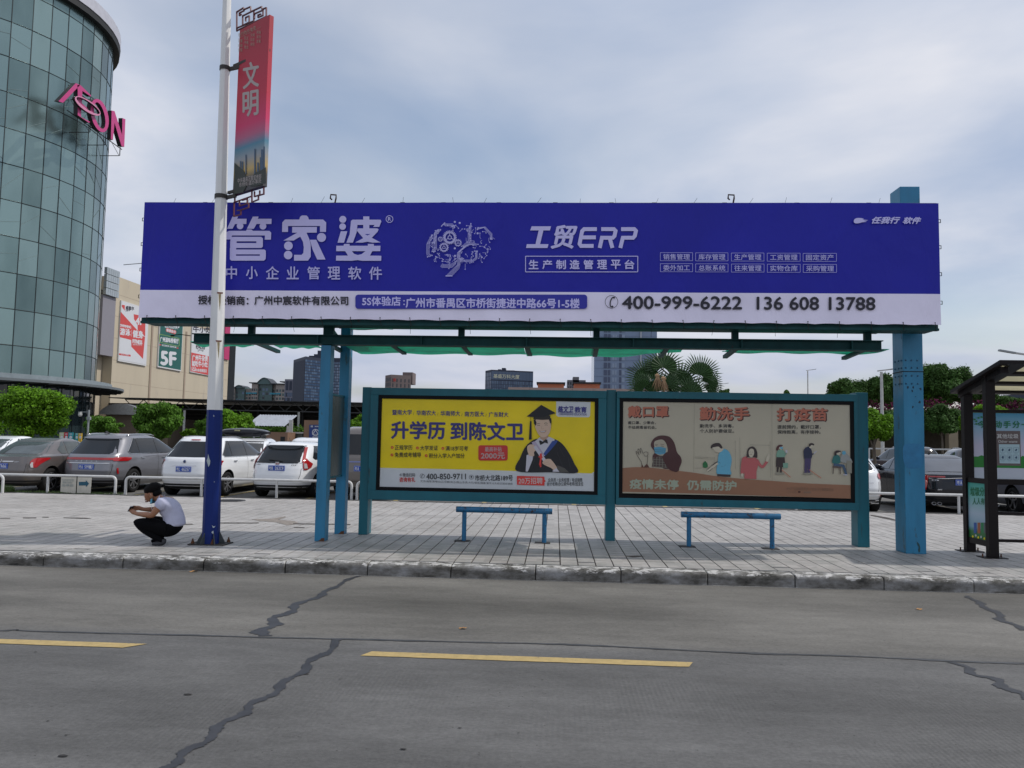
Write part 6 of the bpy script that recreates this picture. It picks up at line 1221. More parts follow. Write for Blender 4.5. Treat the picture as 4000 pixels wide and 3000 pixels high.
# pink letters on a steel cradle
pinkm = mat('sign_pink', (.50, .035, .19), .35, var=.05); pside = mat('sign_side_dark', (.015, .012, .014), .6, var=0); XS = -34.2
sg = thing('letter_sign', 'big pink capital letter sign on a black steel cradle fixed to the glass tower', 'sign', (XS-.5, 54, 24), 0)
def xp(px, py, X): d = ray(px, py); return CP+d*(X/d.x)
def ext(polys, name, dx=.32, mt=pinkm, X=XS):
    for pts in polys:
        P = [xp(x/2.212, y/2.212, X) for x, y in pts]; n = len(P); mb = MB()
        tr = [tuple(t) for t in tessellate_polygon([[Vector((p.y, p.z, 0)) for p in P]])]
        mb.add(P, tr, mt); mb.add([p+Vector((-dx, 0, 0)) for p in P], tr, pside); mb.add(P+[p+Vector((-dx, 0, 0)) for p in P], [(i, (i+1) % n, n+(i+1) % n, n+i) for i in range(n)], pside); build(mb, name, sg)
ext([[(505,875),(655,718),(692,735),(545,888)], [(657,718),(688,728),(692,1005),(672,995),(668,750)]][:1], 'letter')
ext([[(668,735),(695,735),(785,822),(787,836),(712,785),(708,890),(760,940),(705,925),(700,1010),(778,1052),(770,1062),(672,995),(672,790)]], 'letter')
def oval(cx, cy, rx, ry, rot, n=30): return [(cx+rx*cos(a)*cos(rot)-ry*sin(a)*sin(rot), cy+rx*cos(a)*sin(rot)+ry*sin(a)*cos(rot)) for a in [2*pi*i/n for i in range(n)]]
def extring(o_, i_, name, mt, dx, X=XS):
    P = [xp(x/2.212, y/2.212, X) for x, y in o_]; Q = [xp(x/2.212, y/2.212, X) for x, y in i_]; n = len(P); off = Vector((-dx, 0, 0)); mb = MB(); mb.add(P+Q, [(i, (i+1) % n, n+(i+1) % n, n+i) for i in range(n)], mt)
    mb.add(P+[p+off for p in P], [(i, (i+1) % n, n+(i+1) % n, n+i) for i in range(n)], pside); mb.add(Q+[p+off for p in Q], [(i, (i+1) % n, n+(i+1) % n, n+i) for i in range(n)], pside); build(mb, name, sg)
extring(oval(862, 998, 72, 148, radians(-14)), oval(862, 998, 42, 118, radians(-14)), 'letter', pinkm, .32)
ext([[(965,955),(990,960),(1055,1165),(1058,1020),(1084,1030),(1074,1270),(1050,1262),(990,1060),(976,1210),(958,1200)]], 'letter')
lp_ = mat('sign_swoosh', (.6, .22, .36), .35, var=0); extring(oval(758, 915, 132, 46, radians(35)), oval(762, 912, 121, 31, radians(35)), 'swoosh', lp_, .2, XS+.25)
mb = MB(); cra = mat('cradle_steel', (.02, .02, .02), .6, var=0)
for ya_, z0_, z1_ in ((54.6, 23.6, 26.1), (56.6, 23.4, 26.0), (58.6, 23.3, 25.9)):
    xb = dcx+sqrt(max(.01, (DR+.05)**2-(ya_-dcy)**2)); mb.bar((XS-.55, ya_, z0_), (XS-.55, ya_, z1_), .05, .05, cra); mb.bar((XS-.6, ya_, z0_), (xb, ya_, z0_), .045, .045, cra); mb.bar((XS-.6, ya_, z1_), (xb, ya_, z1_), .045, .045, cra); mb.bar((XS-.6, ya_, z0_), (xb, ya_, z1_), .03, .03, cra)
for z in (23.8, 25.6): mb.bar((XS-.4, 51.6, z+.2), (XS-.4, 58.6, z), .05, .05, cra)
build(mb, 'cradle', sg)
# ------------------------------------------------------------------ beige mall wall (plane X = -44)
bwall = mat('beige_wall', (.50, .435, .33), .85, var=.05, vs=.5, streak=1, dirt=(.42, .37, .3), dth=.62, ds=.8); XW = -44.0
bld = thing('mall_building', 'long beige windowless mall wall with tall posters behind the glass tower', 'building', (-60, 88, 0))
mb = MB(); mb.box((-85, 74.8, -.15), (XW, 102.2, 17.0), bwall); build(mb, 'wall', bld)
mb = MB(); mb.box((-85, 70, -.15), (XW-1.0, 74.75, 15.5), bwall); build(mb, 'corner_wall', bld)
pil = mat('pilaster_taupe', (.33, .26, .2), .85, var=.05)
for Y in (82.1, 89.95, 97.7): build(MB().box((XW-.02, Y-.16, -.1), (XW+.07, Y+.16, 13.5 if Y < 90 else 13), pil), 'pilaster', bld)
mb = MB()
for z in (4.2, 6.4, 8.6, 10.8, 13, 15.2): mb.box((XW, 74.9, z), (XW+.006, 102.1, z+.03), pil)
build(mb, 'joint_line', bld)
lv = mat('louvre_silver', (.42, .46, .48), .35, .5, var=.1, vs=3)
for i in range(4):
    for j in range(6):
        y0 = 72.62+j*.375; mb = MB(); mb.box((XW+.02, y0, 14.78+i*.68-j*.0), (XW+.3, y0+.35, 14.78+i*.68+.62), lv); build(mb, 'louvre_panel', bld)
build(MB().box((XW-.9, 72.6, 8.9), (XW+.05, 74.8, 14.72), mat('grey_lavender_panel', (.24, .23, .26), .6, var=.03)), 'grey_panel', bld)
mb = MB(); mb.box((XW-30, 102.3, -.15), (XW-.2, 104.8, 15), mat('steel_ribs', (.06, .075, .08), .5, .3, var=.2, vs=2))
for k in range(10): mb.box((XW-.2, 102.35+k*.25, 0), (XW-.12, 102.45+k*.25, 15), mat('steel_rib_dark', (.03, .035, .04), .5, var=0))
build(mb, 'ribbed_wing', bld)
pfr = mat('poster_frame_white', (.6, .6, .6), .5, var=0); wred = mat('wall_poster_red', (.56, .06, .055), .5, var=.03); wwh = mat('wall_poster_white', (.62, .63, .66), .5, var=.02); wgr = mat('wall_poster_green', (.006, .10, .085), .5, var=.03)
def wallposter(y0, y1, z0, z1, mt):
    mb = MB(); mb.box((XW+.005, y0, z0), (XW+.15, y1, z1), pfr); f = build(mb, 'poster_frame', bld); mb = MB(); mb.box((XW+.151, y0+.12, z0+.15), (XW+.16, y1-.12, z1-.15), mt); return build(mb, 'poster_print', f)
q1 = wallposter(75.6, 81.0, 8.55, 14.7, wwh); q2 = wallposter(83.4, 88.8, 8.65, 14.4, wgr); q3 = wallposter(91.1, 97.2, 8.75, 14.4, wwh)
Z1_ = (350, 1030, 3.6867)
B = Board((XW+.16, 0, 0), (1, 0, 0), Z1_); B.cur = 'printed_shape'
B.poly([(448,692),(760,1040),(798,1055),(768,1372),(600,1195),(600,1100),(440,1060),(432,1015)], wred); B.poly([(635,727),(805,760),(800,1050),(692,958),(690,880),(640,800)], wred); B.poly([(465,592),(508,598),(505,680),(465,620)], wred); B.poly([(425,1290),(592,1312),(590,1338),(424,1315)], wred)
B.cur = 'lettering'; bk = K1
B.text('威稳尔', 520, 606, 638, 660, bk, .04, slope=14); B.text('VISION', 518, 655, 580, 678, bk, .02, slope=8); B.text('GYM', 518, 676, 552, 690, bk, .02)
B.text('4F', 665, 772, 770, 872, wwh, .05, slope=12); B.text('SWIMMING', 442, 868, 596, 905, wwh, .05, slope=30); B.text('游泳', 440, 925, 585, 1022, wwh, .04, slope=18); B.stroke([(604,955),(602,1052)], 3, wwh); B.text('健身', 624, 955, 768, 1060, wwh, .04, slope=18); B.text('FITNESS', 620, 1088, 755, 1142, wwh, .06, slope=20); B.text('生命不息 运动不止', 620, 1150, 752, 1174, wwh, .01, slope=10); B.text('扫一扫 了解更多', 455, 1296, 565, 1314, wwh, .01, slope=12)
B.done(q1)
B = Board((XW+.16, 0, 0), (1, 0, 0), Z1_); B.text('小凤厨', 1062, 795, 1295, 905, wwh, .035, slope=18); B.text('XIAO FENG CHU', 1085, 890, 1272, 925, wwh, .02, slope=20)
B.cur = 'printed_shape'
for k in range(4): B.circ(1122+k*34, 955+k*10, 24, wred, 30)
gnl = mat('print_lime', (.3, .45, .08), .5, var=0); P = [(1012,1015),(1285,1075),(1292,1092),(1290,1180),(1275,1190),(1010,1130),(1004,1118),(1006,1022),(1012,1015)]; B.stroke(P, 5, gnl); B.circ(1018, 1168, 14, wred, 9); B.circ(1266, 1216, 14, wred, 9)
B.cur = 'lettering'; B.text('顺德鱼坊', 1108, 934, 1240, 976, wwh, .03, slope=30); B.text('广州滋味榜餐厅', 1015, 1052, 1282, 1122, wwh, .03, slope=32); B.text('味正醇滑 鱼鲜肉美', 1042, 1160, 1248, 1186, wwh, .02, slope=32); B.text('5F', 1030, 1262, 1240, 1450, wwh, .06, slope=20); B.done(q2)
B = Board((XW+.16, 0, 0), (1, 0, 0), Z1_); B.cur = 'printed_shape'; B.poly([(1465,1278),(1880,1370),(1880,1640),(1455,1550)], wred); B.poly([(1480,822),(1900,910),(1900,925),(1480,838)], wred)
B.cur = 'lettering'; B.text('牛小灶', 1490, 895, 1760, 985, bk, .04, slope=14); B.text('必吃榜', 1530, 1150, 1662, 1225, bk, .03, slope=12); B.text('广州必吃餐厅', 1545, 1235, 1645, 1252, bk, .01, slope=8)
for s in (-1, 1):
    for k in range(8): a = radians(115+k*16); B.circ(1596+s*(-82)*abs(cos(a*.5))-(0), 1150+k*16, 8, bk, 4, 8)
B.text('广州牛杂煲', 1478, 1312, 1702, 1392, wwh, .03, slope=18); B.text('就吃牛小灶', 1474, 1395, 1700, 1475, wwh, .03, slope=18); B.rect(1470, 1488, 1526, 1548, wwh); B.text('5F', 1476, 1494, 1520, 1540, wred, .04); B.text('中央电梯直达', 1532, 1508, 1686, 1556, wwh, .02, slope=12); B.done(q3)
mb = MB(); mb.box((XW-.1, 100.3, 11.3), (XW+.2, 101.9, 16.0), mat('magenta_panel', (.45, .02, .12), .5, var=0)); build(mb, 'end_poster', bld)
# low brown base with small door sign
lowm = mat('brown_cladding', (.21, .165, .125), .8, var=.06, vs=2)
lb_ = thing('kiosk_building', 'low brown stone-clad block at the foot of the beige wall', 'building', (-40, 72, 0)); mb = MB(); mb.box((-44, 68, -.15), (-34.5, 73.8, 2.75), lowm); bw_ = build(mb, 'wall', lb_)
mb = MB()
for k in range(1, 5): mb.box((-44, 67.994, k*.55), (-34.5, 68.0, k*.55+.02), pil)
build(mb, 'cladding_joint', bw_); build(MB().box((-38.3, 67.97, 1.6), (-37.7, 67.998, 2.6), wwh), 'notice', lb_); build(MB().box((-38.4, 67.97, .2), (-37.8, 67.998, 1.5), mat('door_blue', (.03, .13, .28), .5, var=0)), 'door', lb_)
# ------------------------------------------------------------------ truss hall
hall = thing('market_hall', 'long dark open market hall with a steel truss roof behind the car park', 'building', (-28, 75, 0)); trs = mat('truss_steel', (.05, .05, .052), .6, var=.1); hro = mat('hall_roof', (.035, .037, .04), .6, .2, var=.2, vs=1)
YH = 68.0; hx0, hx1 = -38.6, 6.0; zc_ = lambda x: 4.33+(x-hx0)*(-.006)
mb = MB(); mb.add([(hx0-1.2, YH-.6, 4.47), (hx1, YH-.6, 4.22), (hx1, 95, 4.9), (hx0-1.2, 95, 5.0), (hx0-1.2, YH-.6, 4.55), (hx1, YH-.6, 4.30), (hx1, 95, 5.0), (hx0-1.2, 95, 5.1)], [(0,3,2,1),(4,5,6,7),(0,1,5,4),(1,2,6,5),(2,3,7,6),(3,0,4,7)], hro); build(mb, 'roof', hall)
mb = MB(); mb.bar((hx0, YH, 4.40), (hx1, YH, 4.16), .09, .09, trs); mb.bar((hx0+.9, YH, 3.62), (hx1, YH, 3.42), .09, .09, trs); build(mb, 'chord', hall)
x = hx0; k = 0; tz = lambda x: 4.40-(x-hx0)*.0054; bz = lambda x: 3.62-(x-hx0)*.0045
while x < hx1-1:
    x2 = x+.86; a = (x, YH, tz(x)) if k % 2 == 0 else (x, YH, bz(x)); b = (x2, YH, bz(x2)) if k % 2 == 0 else (x2, YH, tz(x2)); mb = MB(); mb.bar(a, b, .055, .055, trs); build(mb, 'diagonal', hall); x = x2; k += 1
colw = mat('column_white', (.5, .5, .48), .6, var=.15, vs=5)
for px in (719, 1166, 1440, 1700):
    X = yp(px, 1650, YH).x; build(MB().cyl((X, YH, -.15), (X, YH, 3.5), .11, n=12, mt=colw), 'column', hall, smooth=1)
dkw = mat('hall_dark_wall', (.03, .028, .026), .9, var=.2)
mb = MB(); mb.box((-43.98, 74.5, -.15), (hx1, 74.7, 4.3), dkw); build(mb, 'rear_wall', hall)
mb = MB()
for i in range(9): mb.box((-43.9, 74.2, 1.0+i*.38), (hx1, 74.45, 1.08+i*.38), mat('hall_slats', (.06, .055, .05), .8, var=.3, vs=2))
build(mb, 'slat', hall, kind='stuff')
for i in range(10): build(MB().box((hx0+1+4.4*i, 73.9, -.15), (hx0+1.18+4.4*i, 74.1, 4.4), trs), 'rear_post', hall)
aw = mat('corrugated_silver', (.42, .44, .48), .4, .5, var=.12, vs=3, dirt=(.5, .36, .1), dth=.70, ds=1.2)
aw1 = thing('awning', 'silver corrugated lean-to awning under the truss roof', 'awning', (-27, 64, 0)); P = []; xa, xb = yp(985, 1640, 64).x, yp(1136, 1640, 64).x; n = 56
for i in range(n+1):
    x = xa+(xb-xa)*i/n; e = .035 if i % 4 in (1, 2) else 0; P.append([(x-.25, 63.2, 2.18+e), (x, 65.6, 3.15+e)])
mb = MB(); mb.grid(P, aw); mb.grid([r_[::-1] for r_ in [[(a, b, c-.03) for a, b, c in q] for q in P]], aw); build(mb, 'sheet', aw1)
for x in (xa+.3, xb-.2): build(MB().box((x, 63.6, -.15), (x+.1, 63.7, 2.25), colw), 'post', aw1)
mb = MB(); xA, xB = yp(475, 1620, 70).x, yp(548, 1620, 70).x; P = []
for i in range(17):
    a = pi*(1-i/16); c_ = (xA+xB)/2+.9; rx = (xB-xA)/2+1.0; P.append([(c_+rx*cos(a), 66.6, 3.0+.95*sin(a)), (c_+rx*cos(a), 67.6, 3.0+.95*sin(a))])
mb.grid(P, aw); arc = thing('arched_awning', 'silver arched awning at the left end of the truss roof', 'awning', ((xA+xB)/2, 67, 0)); build(mb, 'sheet', arc, smooth=2); mb = MB(); mb.add([p[0] for p in P], [tuple(range(17))], colw); mb.add([p[1] for p in P], [tuple(range(17))[::-1]], aw); build(mb, 'end_sheet', arc); build(MB().box((xA+.3, 67.0, -.15), (xB+1.4, 67.5, 2.98), lowm), 'post', arc)
brw = mat('brown_render', (.24, .145, .095), .85, var=.06, vs=1.5)
def blk_(px0, px1, py, Y, mt, name, label, dep=2.5, cat='wall'):
    a = yp(px0, py, Y); b = yp(px1, py, Y); t = thing(name, label, cat, ((a.x+b.x)/2, Y, 0)); o = build(MB().box((a.x, Y, -.15), (b.x, Y+dep, a.z), mt), 'wall', t); return t, o, a, b
t, o, a, b = blk_(1040, 1124, 1687, 60, brw, 'low_wall', 'low brown rendered wall below the silver awning'); build(MB().box((b.x-.55, 59.97, a.z-.75), (b.x-.2, 59.995, a.z-.35), dks), 'opening', t)
t, o, a, b = blk_(1188, 1360, 1641, 60, brw, 'brown_booth', 'brown rendered booth carrying a blue poster behind the blue posts')
pbm = mat('booth_poster_blue', (.02, .045, .19), .5, var=.25, vs=3); xA, xB = yp(1208, 1680, 59.95).x, yp(1300, 1680, 59.95).x
mb = MB().box((xA, 59.93, yp(1208, 1716, 59.95).z), (xB, 59.99, yp(1208, 1659, 59.95).z), pbm); o2 = build(mb, 'poster', t); B = Board((0, 59.93, 0), (0, -1, 0), (880, 1480, 4.2538)); B.lay = 60
for q in B.mb: pass
B.text('8452', 1452, 955, 1545, 985, wwh, .03); B.text('陶陶居', 1488, 780, 1580, 802, wwh, .02); B.cur = 'emblem'; B.rect(1420, 776, 1458, 784, wwh); B.rect(1420, 790, 1458, 802, wwh); B.ring(1500, 890, 52, 12, wwh); B.stroke([(1450,930),(1500,850),(1550,930)], 12, wwh); B.stroke([(1470,920),(1530,920)], 8, wwh); B.done(o2)
t, o, a, b = blk_(1128, 1182, 1693, 62, mat('kiosk_glass_grey', (.12, .16, .15), .3, var=.2), 'glass_kiosk', 'small grey glass kiosk beside the white hall column', 2, 'kiosk'); build(MB().box((a.x-.2, 61.8, a.z), (b.x+.1, 64.2, a.z+.12), pfr), 'roof', t)
mb = MB(); X = yp(1123, 1690, 61).x; mb.box((X-.05, 61, -.15), (X+.09, 61.1, yp(1123, 1665, 61).z), colw); t = thing('signal_post', 'white post with a small signal lamp beside the low brown wall', 'post', (X, 61, 0)); build(mb, 'post', t); z = yp(1132, 1685, 60.9).z; build(MB().box((X+.12, 60.9, z-.1), (X+.42, 61.0, z+.9), colw), 'signal_box', t)
# hoarding of coloured posters at the drum foot
hb = thing('poster_hoarding', 'row of small coloured posters standing before the dark glass entrance', 'hoarding', (-37, 45, 0)); cs = [(.45, .5, .3), (.5, .03, .05), (.02, .28, .32), (.6, .65, .7), (.02, .3, .3), (.65, .4, .03)]
for i, (p0, p1, c_) in enumerate(((232,251,0),(251,267,1),(267,286,2),(293,307,4),(307,321,5))):
    a = yp(p0, 1690, 45); b = yp(p1, 1690, 45); o = build(MB().box((a.x, 45, -.15), (b.x-.02, 45.06, yp(p0, 1689 if i < 3 else 1692, 45).z), mat('hoarding_%d' % i, cs[c_], .5, var=0)), 'poster', hb)
    B = Board((0, 45, 0), (0, -1, 0)); B.cur = 'printed_shape'; w = p1-p0; B.circ((p0+p1)/2, 1708, w*.3, wwh, 6, 10); B.rect(p0+w*.25, 1694, p1-w*.25, 1697, wwh); B.done(o)
# cctv and other poles
cc = thing('camera_pole', 'thin grey pole with a white dome security camera before the glass tower', 'camera', (yp(345,1700,40).x, 40, 0)); X = yp(345, 1650, 40).x; mb = MB(); mb.cyl((X, 40, -.15), (X, 40, yp(345, 1601, 40).z), .05, n=10, mt=mat('pole_grey', (.3, .32, .33), .5, .2)); z = yp(315, 1609, 40).z; X2 = yp(314, 1609, 40).x; mb.bar((X, 40, z), (X2, 40, z), .035, .035, MATS['pole_grey']); build(mb, 'pole', cc); mb = MB(); mb.cyl((X2, 40, z), (X2, 40, z-.12), .09, n=14, mt=colw); mb.ell((X2, 40, z-.14), (.10, .10, .12), 14, 8, colw); build(mb, 'dome_camera', cc, smooth=1); build(MB().box((X-.02, 39.85, yp(345, 1640, 40).z), (X+.16, 39.98, yp(345, 1628, 40).z), MATS['pole_grey']), 'junction_box', cc)
def lamp(px, py_top, Y, arm, label, h=.11, basez=-.15):
    c_ = yp(px, py_top, Y); t = thing('street_lamp', label, 'street lamp', (c_.x, Y, 0), 0, 'street lamps beyond the car park'); mb = MB(); mb.tube([(c_.x, Y, basez), (c_.x, Y, c_.z-.1)], [h, h*.7], 10, colw); build(mb, 'pole', t, smooth=1)
    mb = MB(); mb.bar((c_.x-.22*arm, Y, c_.z-.05), (c_.x+.5*arm, Y, c_.z+.05), .09, .07, colw); mb.bar((c_.x+.5*arm, Y, c_.z+.05), (c_.x+1.15*arm, Y, c_.z+.16), .16, .07, MATS['pole_grey']); build(mb, 'lamp_head', t)
lamp(3443, 1446, 46, 1, 'near pale street lamp just left of the thick blue column'); lamp(3155, 1446, 110, 1, 'distant thin street lamp standing above the right poster frame'); lamp(2816, 1500, 120, 1, 'short-looking street lamp at the right of the palm trees'); lamp(4012, 1384, 34, -1, 'street lamp head poking in at the right edge above the cream roof')
# ------------------------------------------------------------------ distant city
def facade(t, P0, P1, z0, z1, nx, nz, wm, fm=None, gapx=.3, gapz=.35, name='window', lim=300, out=.05, bands=None):
    P0 = Vector(P0); P1 = Vector(P1); d = P1-P0; L_ = d.length; u = d/L_; nn = Vector((u.y, -u.x, 0)); w = L_/nx; h = (z1-z0)/nz; mb = MB(); one = nx*nz <= lim
    for i in range(nx):
        for j in range(nz):
            a = P0+u*(w*i+w*gapx/2)+nn*out; b = P0+u*(w*(i+1)-w*gapx/2)+nn*out; za = z0+h*j+h*gapz/2; zb = z0+h*(j+1)-h*gapz/2; m2 = wm if not isinstance(wm, (list, tuple)) else random.choice(wm)
            v = [(a.x, a.y, za), (b.x, b.y, za), (b.x, b.y, zb), (a.x, a.y, zb)]; v2 = [(x-nn.x*(out+.02), y-nn.y*(out+.02), z) for x, y, z in v]
            mb.add(v+v2, [(0,1,2,3),(0,4,5,1),(1,5,6,2),(2,6,7,3),(3,7,4,0)], m2)
    o = build(mb, name, t); o['kind'] = 'stuff'; return o
def tower(label, px0, px1, py, Y, mt, dep=18, side=None, base=-1, name='office_tower'):
    a = yp(px0, py, Y); b = yp(px1, py, Y); t = thing(name, label, 'building', ((a.x+b.x)/2, Y, 0)); z = a.z; build(MB().box((a.x, Y, base), (b.x, Y+dep, z), mt), 'wall', t); return t, a, b, z
cgl = mat('curtain_glass', (.05, .085, .15), .15, var=.15, vs=.05, spec=.6); cgl2 = mat('curtain_glass_light', (.09, .14, .22), .15, var=.15, vs=.05); cdk = mat('tower_frame_dark', (.022, .03, .055), .6, var=.05, vs=.1)
# dark corner tower
a = yp(1147, 1402, 300); c = yp(1193, 1392, 285); b = yp(1334, 1400, 300); t = thing('office_tower', 'dark blue corner office tower left of the blue shelter posts', 'building', (c.x, 290, 0)); zt = c.z
bk_ = Vector(a)+Vector(b)-Vector(c); mb = MB(); F4 = [a, c, b, bk_]; mb.add([(p.x, p.y, -1) for p in F4]+[(p.x, p.y, zt) for p in F4], [(0,1,5,4),(1,2,6,5),(2,3,7,6),(3,0,4,7),(4,5,6,7)], cdk); build(mb, 'wall', t)
facade(t, (c.x, c.y, 0), (b.x, b.y, 0), 1, zt-1, 22, 26, [cgl, cgl2, cgl], gapx=.16, gapz=.3)
facade(t, (a.x, a.y, 0), (c.x, c.y, 0), 1, zt-1, 1, 1, mat('blind_wall', (.028, .036, .06), .8, var=.04, vs=.1), gapx=.02, gapz=.01, name='blind_wall')
for p0, p1, hh in ((1207, 1223, 1.0), (1226, 1240, 1.6), (1240, 1256, 3)): q = yp(p0, 1390, 292); r_ = yp(p1, 1390, 292); build(MB().box((q.x, 292, zt-.5), (r_.x, 297, zt+hh), cdk), 'roof_plant', t)
B = Board((c.x, c.y, 0), (-(b.y-c.y), (b.x-c.x), 0) if False else ((b.y-c.y), -(b.x-c.x), 0), (1000, 1230, 4.424)); B.lay = 600; B.text('科中央', 1345, 756, 1480, 800, mat('sign_ivory', (.5, .5, .38), .5, var=0), .02); B.done(t)
t, a, b, z = tower('second dark curtain-wall block between the two blue posts', 1296, 1345, 1398, 296, cdk, 12); facade(t, (a.x, 296, 0), (b.x, 296, 0), 1, z-1.5, 7, 26, [cgl2, mat('curtain_glass_pale', (.2, .26, .36), .2, var=0)], gapx=.2, gapz=.25)
# apartments with curved roofs
apw = mat('apartment_beige', (.27, .24, .22), .8, var=.08, vs=.1); apg = mat('apartment_green_glass', (.05, .10, .10), .25, var=.15, vs=.1); apd = mat('apartment_dark', (.04, .045, .055), .6, var=.1)
t = thing('apartment_block', 'wide beige and green apartment block with curved roofs above the truss roof', 'building', (-165, 420, 0)); Ya = 420.0; ap = lambda px, py: yp(px, py, Ya)
for i, (p0, p1, py, m_, wm) in enumerate(((904,917,1516,apw,apd),(917,952,1511,apg,cgl2),(952,984,1517,apw,apd),(984,1007,1499,apw,apd),(1007,1060,1497,apg,cgl2),(1060,1078,1502,apw,apd),(1078,1113,1502,apw,apd))):
    a, b = ap(p0, py), ap(p1, py); yo = (i % 3)*1.5; w_ = build(MB().box((a.x, Ya+yo, -1), (b.x, Ya+15, a.z), m_), 'wall', t); facade(t, (a.x, Ya+yo, 0), (b.x, Ya+yo, 0), 2, a.z-2.2, max(3, int((b.x-a.x)/1.9)), 11, [wm, apd, apg], gapx=.35, gapz=.4)
for p0, p1, py, hh in ((1003,1062,1497,3.2),(917,952,1512,1.2)):
    a, b = ap(p0, py), ap(p1, py); P = []
    for i in range(13): u = i/12; P.append([(a.x+(b.x-a.x)*u, Ya-.6, a.z+hh*sin(pi*u)), (a.x+(b.x-a.x)*u, Ya+10, a.z+hh*sin(pi*u))])
    mb = MB(); mb.grid(P, apd); mb.grid([[(x, y, z-.6) for x, y, z in r_][::-1] for r_ in P], apd); mb.add([(P[i][0][0], Ya-.2, P[i][0][2]) for i in range(13)]+[(b.x, Ya-.2, a.z-.5), (a.x, Ya-.2, a.z-.5)], [tuple(range(15))[::-1]], apg); build(mb, 'curved_roof', t)
for p0, p1, py in ((975,1005,1497),(1058,1115,1501),(904,920,1515),(1095,1115,1493)):
    a, b = ap(p0, py), ap(p1, py); build(MB().box((a.x, Ya-1, a.z), (b.x, Ya+12, a.z+.5), apd), 'roof_slab', t)
tealb = mat('balcony_teal', (.02, .2, .28), .5, var=0)
for p0, p1, py in ((962,984,1535),(985,1003,1535),(1056,1076,1537),(1077,1096,1537)): a, b = ap(p0, py), ap(p1, py); build(MB().box((a.x, Ya-.5, a.z-.5), (b.x, Ya-.1, a.z+.3), tealb), 'balcony_band', t)
t, a, b, z = tower('narrow grey tower with white framed windows beside the dark corner tower', 1113, 1146, 1481, 330, mat('tower_lavender', (.17, .17, .21), .7, var=.05, vs=.1), 12); facade(t, (a.x+.3, 330, 0), (b.x-.3, 330, 0), z-5, z-.6, 2, 1, cdk, gapx=.2, gapz=.1); facade(t, (a.x, 330, 0), (b.x, 330, 0), 1, z-5.5, 6, 8, [cgl, cdk], gapx=.2, gapz=.25)
t, a, b, z = tower('low white building with blue windows on top of the hall roof line', 1116, 1184, 1568, 170, mat('white_render', (.5, .52, .54), .7, var=.05), 6, name='low_building'); facade(t, (a.x+.6, 170, 0), (b.x-.4, 170, 0), z-2.2, z-.6, 2, 1, mat('window_blue', (.03, .08, .2), .3, var=0), gapx=.12, gapz=.02)
for k in range(5): build(MB().box((a.x-3.2+.62*k, 170, z-1.6), (a.x-2.98+.62*k, 172, z-.05), MATS['white_render']), 'post', t)
build(MB().box((a.x-3.4, 169.8, z-.25), (a.x, 172, z), MATS['white_render']), 'pergola_beam', t)
# brown tower
bt = mat('tower_taupe', (.16, .125, .12), .8, var=.05, vs=.1)
a = yp(1505, 1475, 382); c = yp(1528, 1463, 375); b = yp(1606, 1464, 380); t = thing('office_tower', 'small taupe tower with a red sign above the left poster frame', 'building', (c.x, 380, 0)); zt = c.z; bk_ = Vector(a)+Vector(b)-Vector(c); mb = MB(); F4 = [a, c, b, bk_]; mb.add([(p.x, p.y, -1) for p in F4]+[(p.x, p.y, zt) for p in F4], [(0,1,5,4),(1,2,6,5),(2,3,7,6),(3,0,4,7),(4,5,6,7)], bt); build(mb, 'wall', t)
facade(t, (c.x, c.y, 0), (b.x, b.y, 0), 1, zt-1.5, 5, 12, apd, gapx=.72, gapz=.3); facade(t, (a.x, a.y, 0), (c.x, c.y, 0), 1, zt-1, 4, 12, apd, gapx=.3, gapz=.3)
q, r_ = yp(1573, 1454, 381), yp(1612, 1454, 381); build(MB().box((q.x, 381, zt-4), (r_.x, 390, q.z), bt), 'roof_block', t); q, r_ = yp(1536, 1478, 374), yp(1545, 1490, 374); build(MB().box((q.x, 374.2, r_.z), (r_.x, 374.6, q.z), mat('sign_red', (.4, .05, .04), .6, var=0)), 'red_sign', t)
# glass office with sign
a = yp(1896, 1453, 332); c = yp(1920, 1444, 326); b = yp(2083, 1447, 332); t = thing('office_tower', 'blue glass office block with a rooftop name sign above the yellow poster', 'building', (c.x, 330, 0)); zt = c.z; bk_ = Vector(a)+Vector(b)-Vector(c); mb = MB(); F4 = [a, c, b, bk_]; mb.add([(p.x, p.y, -1) for p in F4]+[(p.x, p.y, zt) for p in F4], [(0,1,5,4),(1,2,6,5),(2,3,7,6),(3,0,4,7),(4,5,6,7)], cdk); build(mb, 'wall', t)
facade(t, (c.x, c.y, 0), (b.x, b.y, 0), 1, zt-4.5, 24, 16, [cgl2, cgl], gapx=.3, gapz=.1); facade(t, (c.x, c.y, 0), (b.x, b.y, 0), zt-4.2, zt-.5, 12, 1, cgl, gapx=.04, gapz=.05); facade(t, (a.x, a.y, 0), (c.x, c.y, 0), 1, zt-1, 4, 16, cgl, gapx=.3, gapz=.1)
for p0, p1, hh in ((1945, 1958, 1), (1960, 1975, 1.6), (1978, 2010, .6)): q, r_ = yp(p0, 1440, 335), yp(p1, 1440, 335); build(MB().box((q.x, 335, zt-.5), (r_.x, 340, zt+hh), cdk), 'roof_plant', t)
B = Board((c.x, c.y, 0), ((b.y-c.y), -(b.x-c.x), 0), (1000, 1250, 2.212)); B.lay = 600; B.text('基盛万科大厦', 2052, 466, 2275, 500, MATS['sign_ivory'], .02, slope=10); B.done(t)
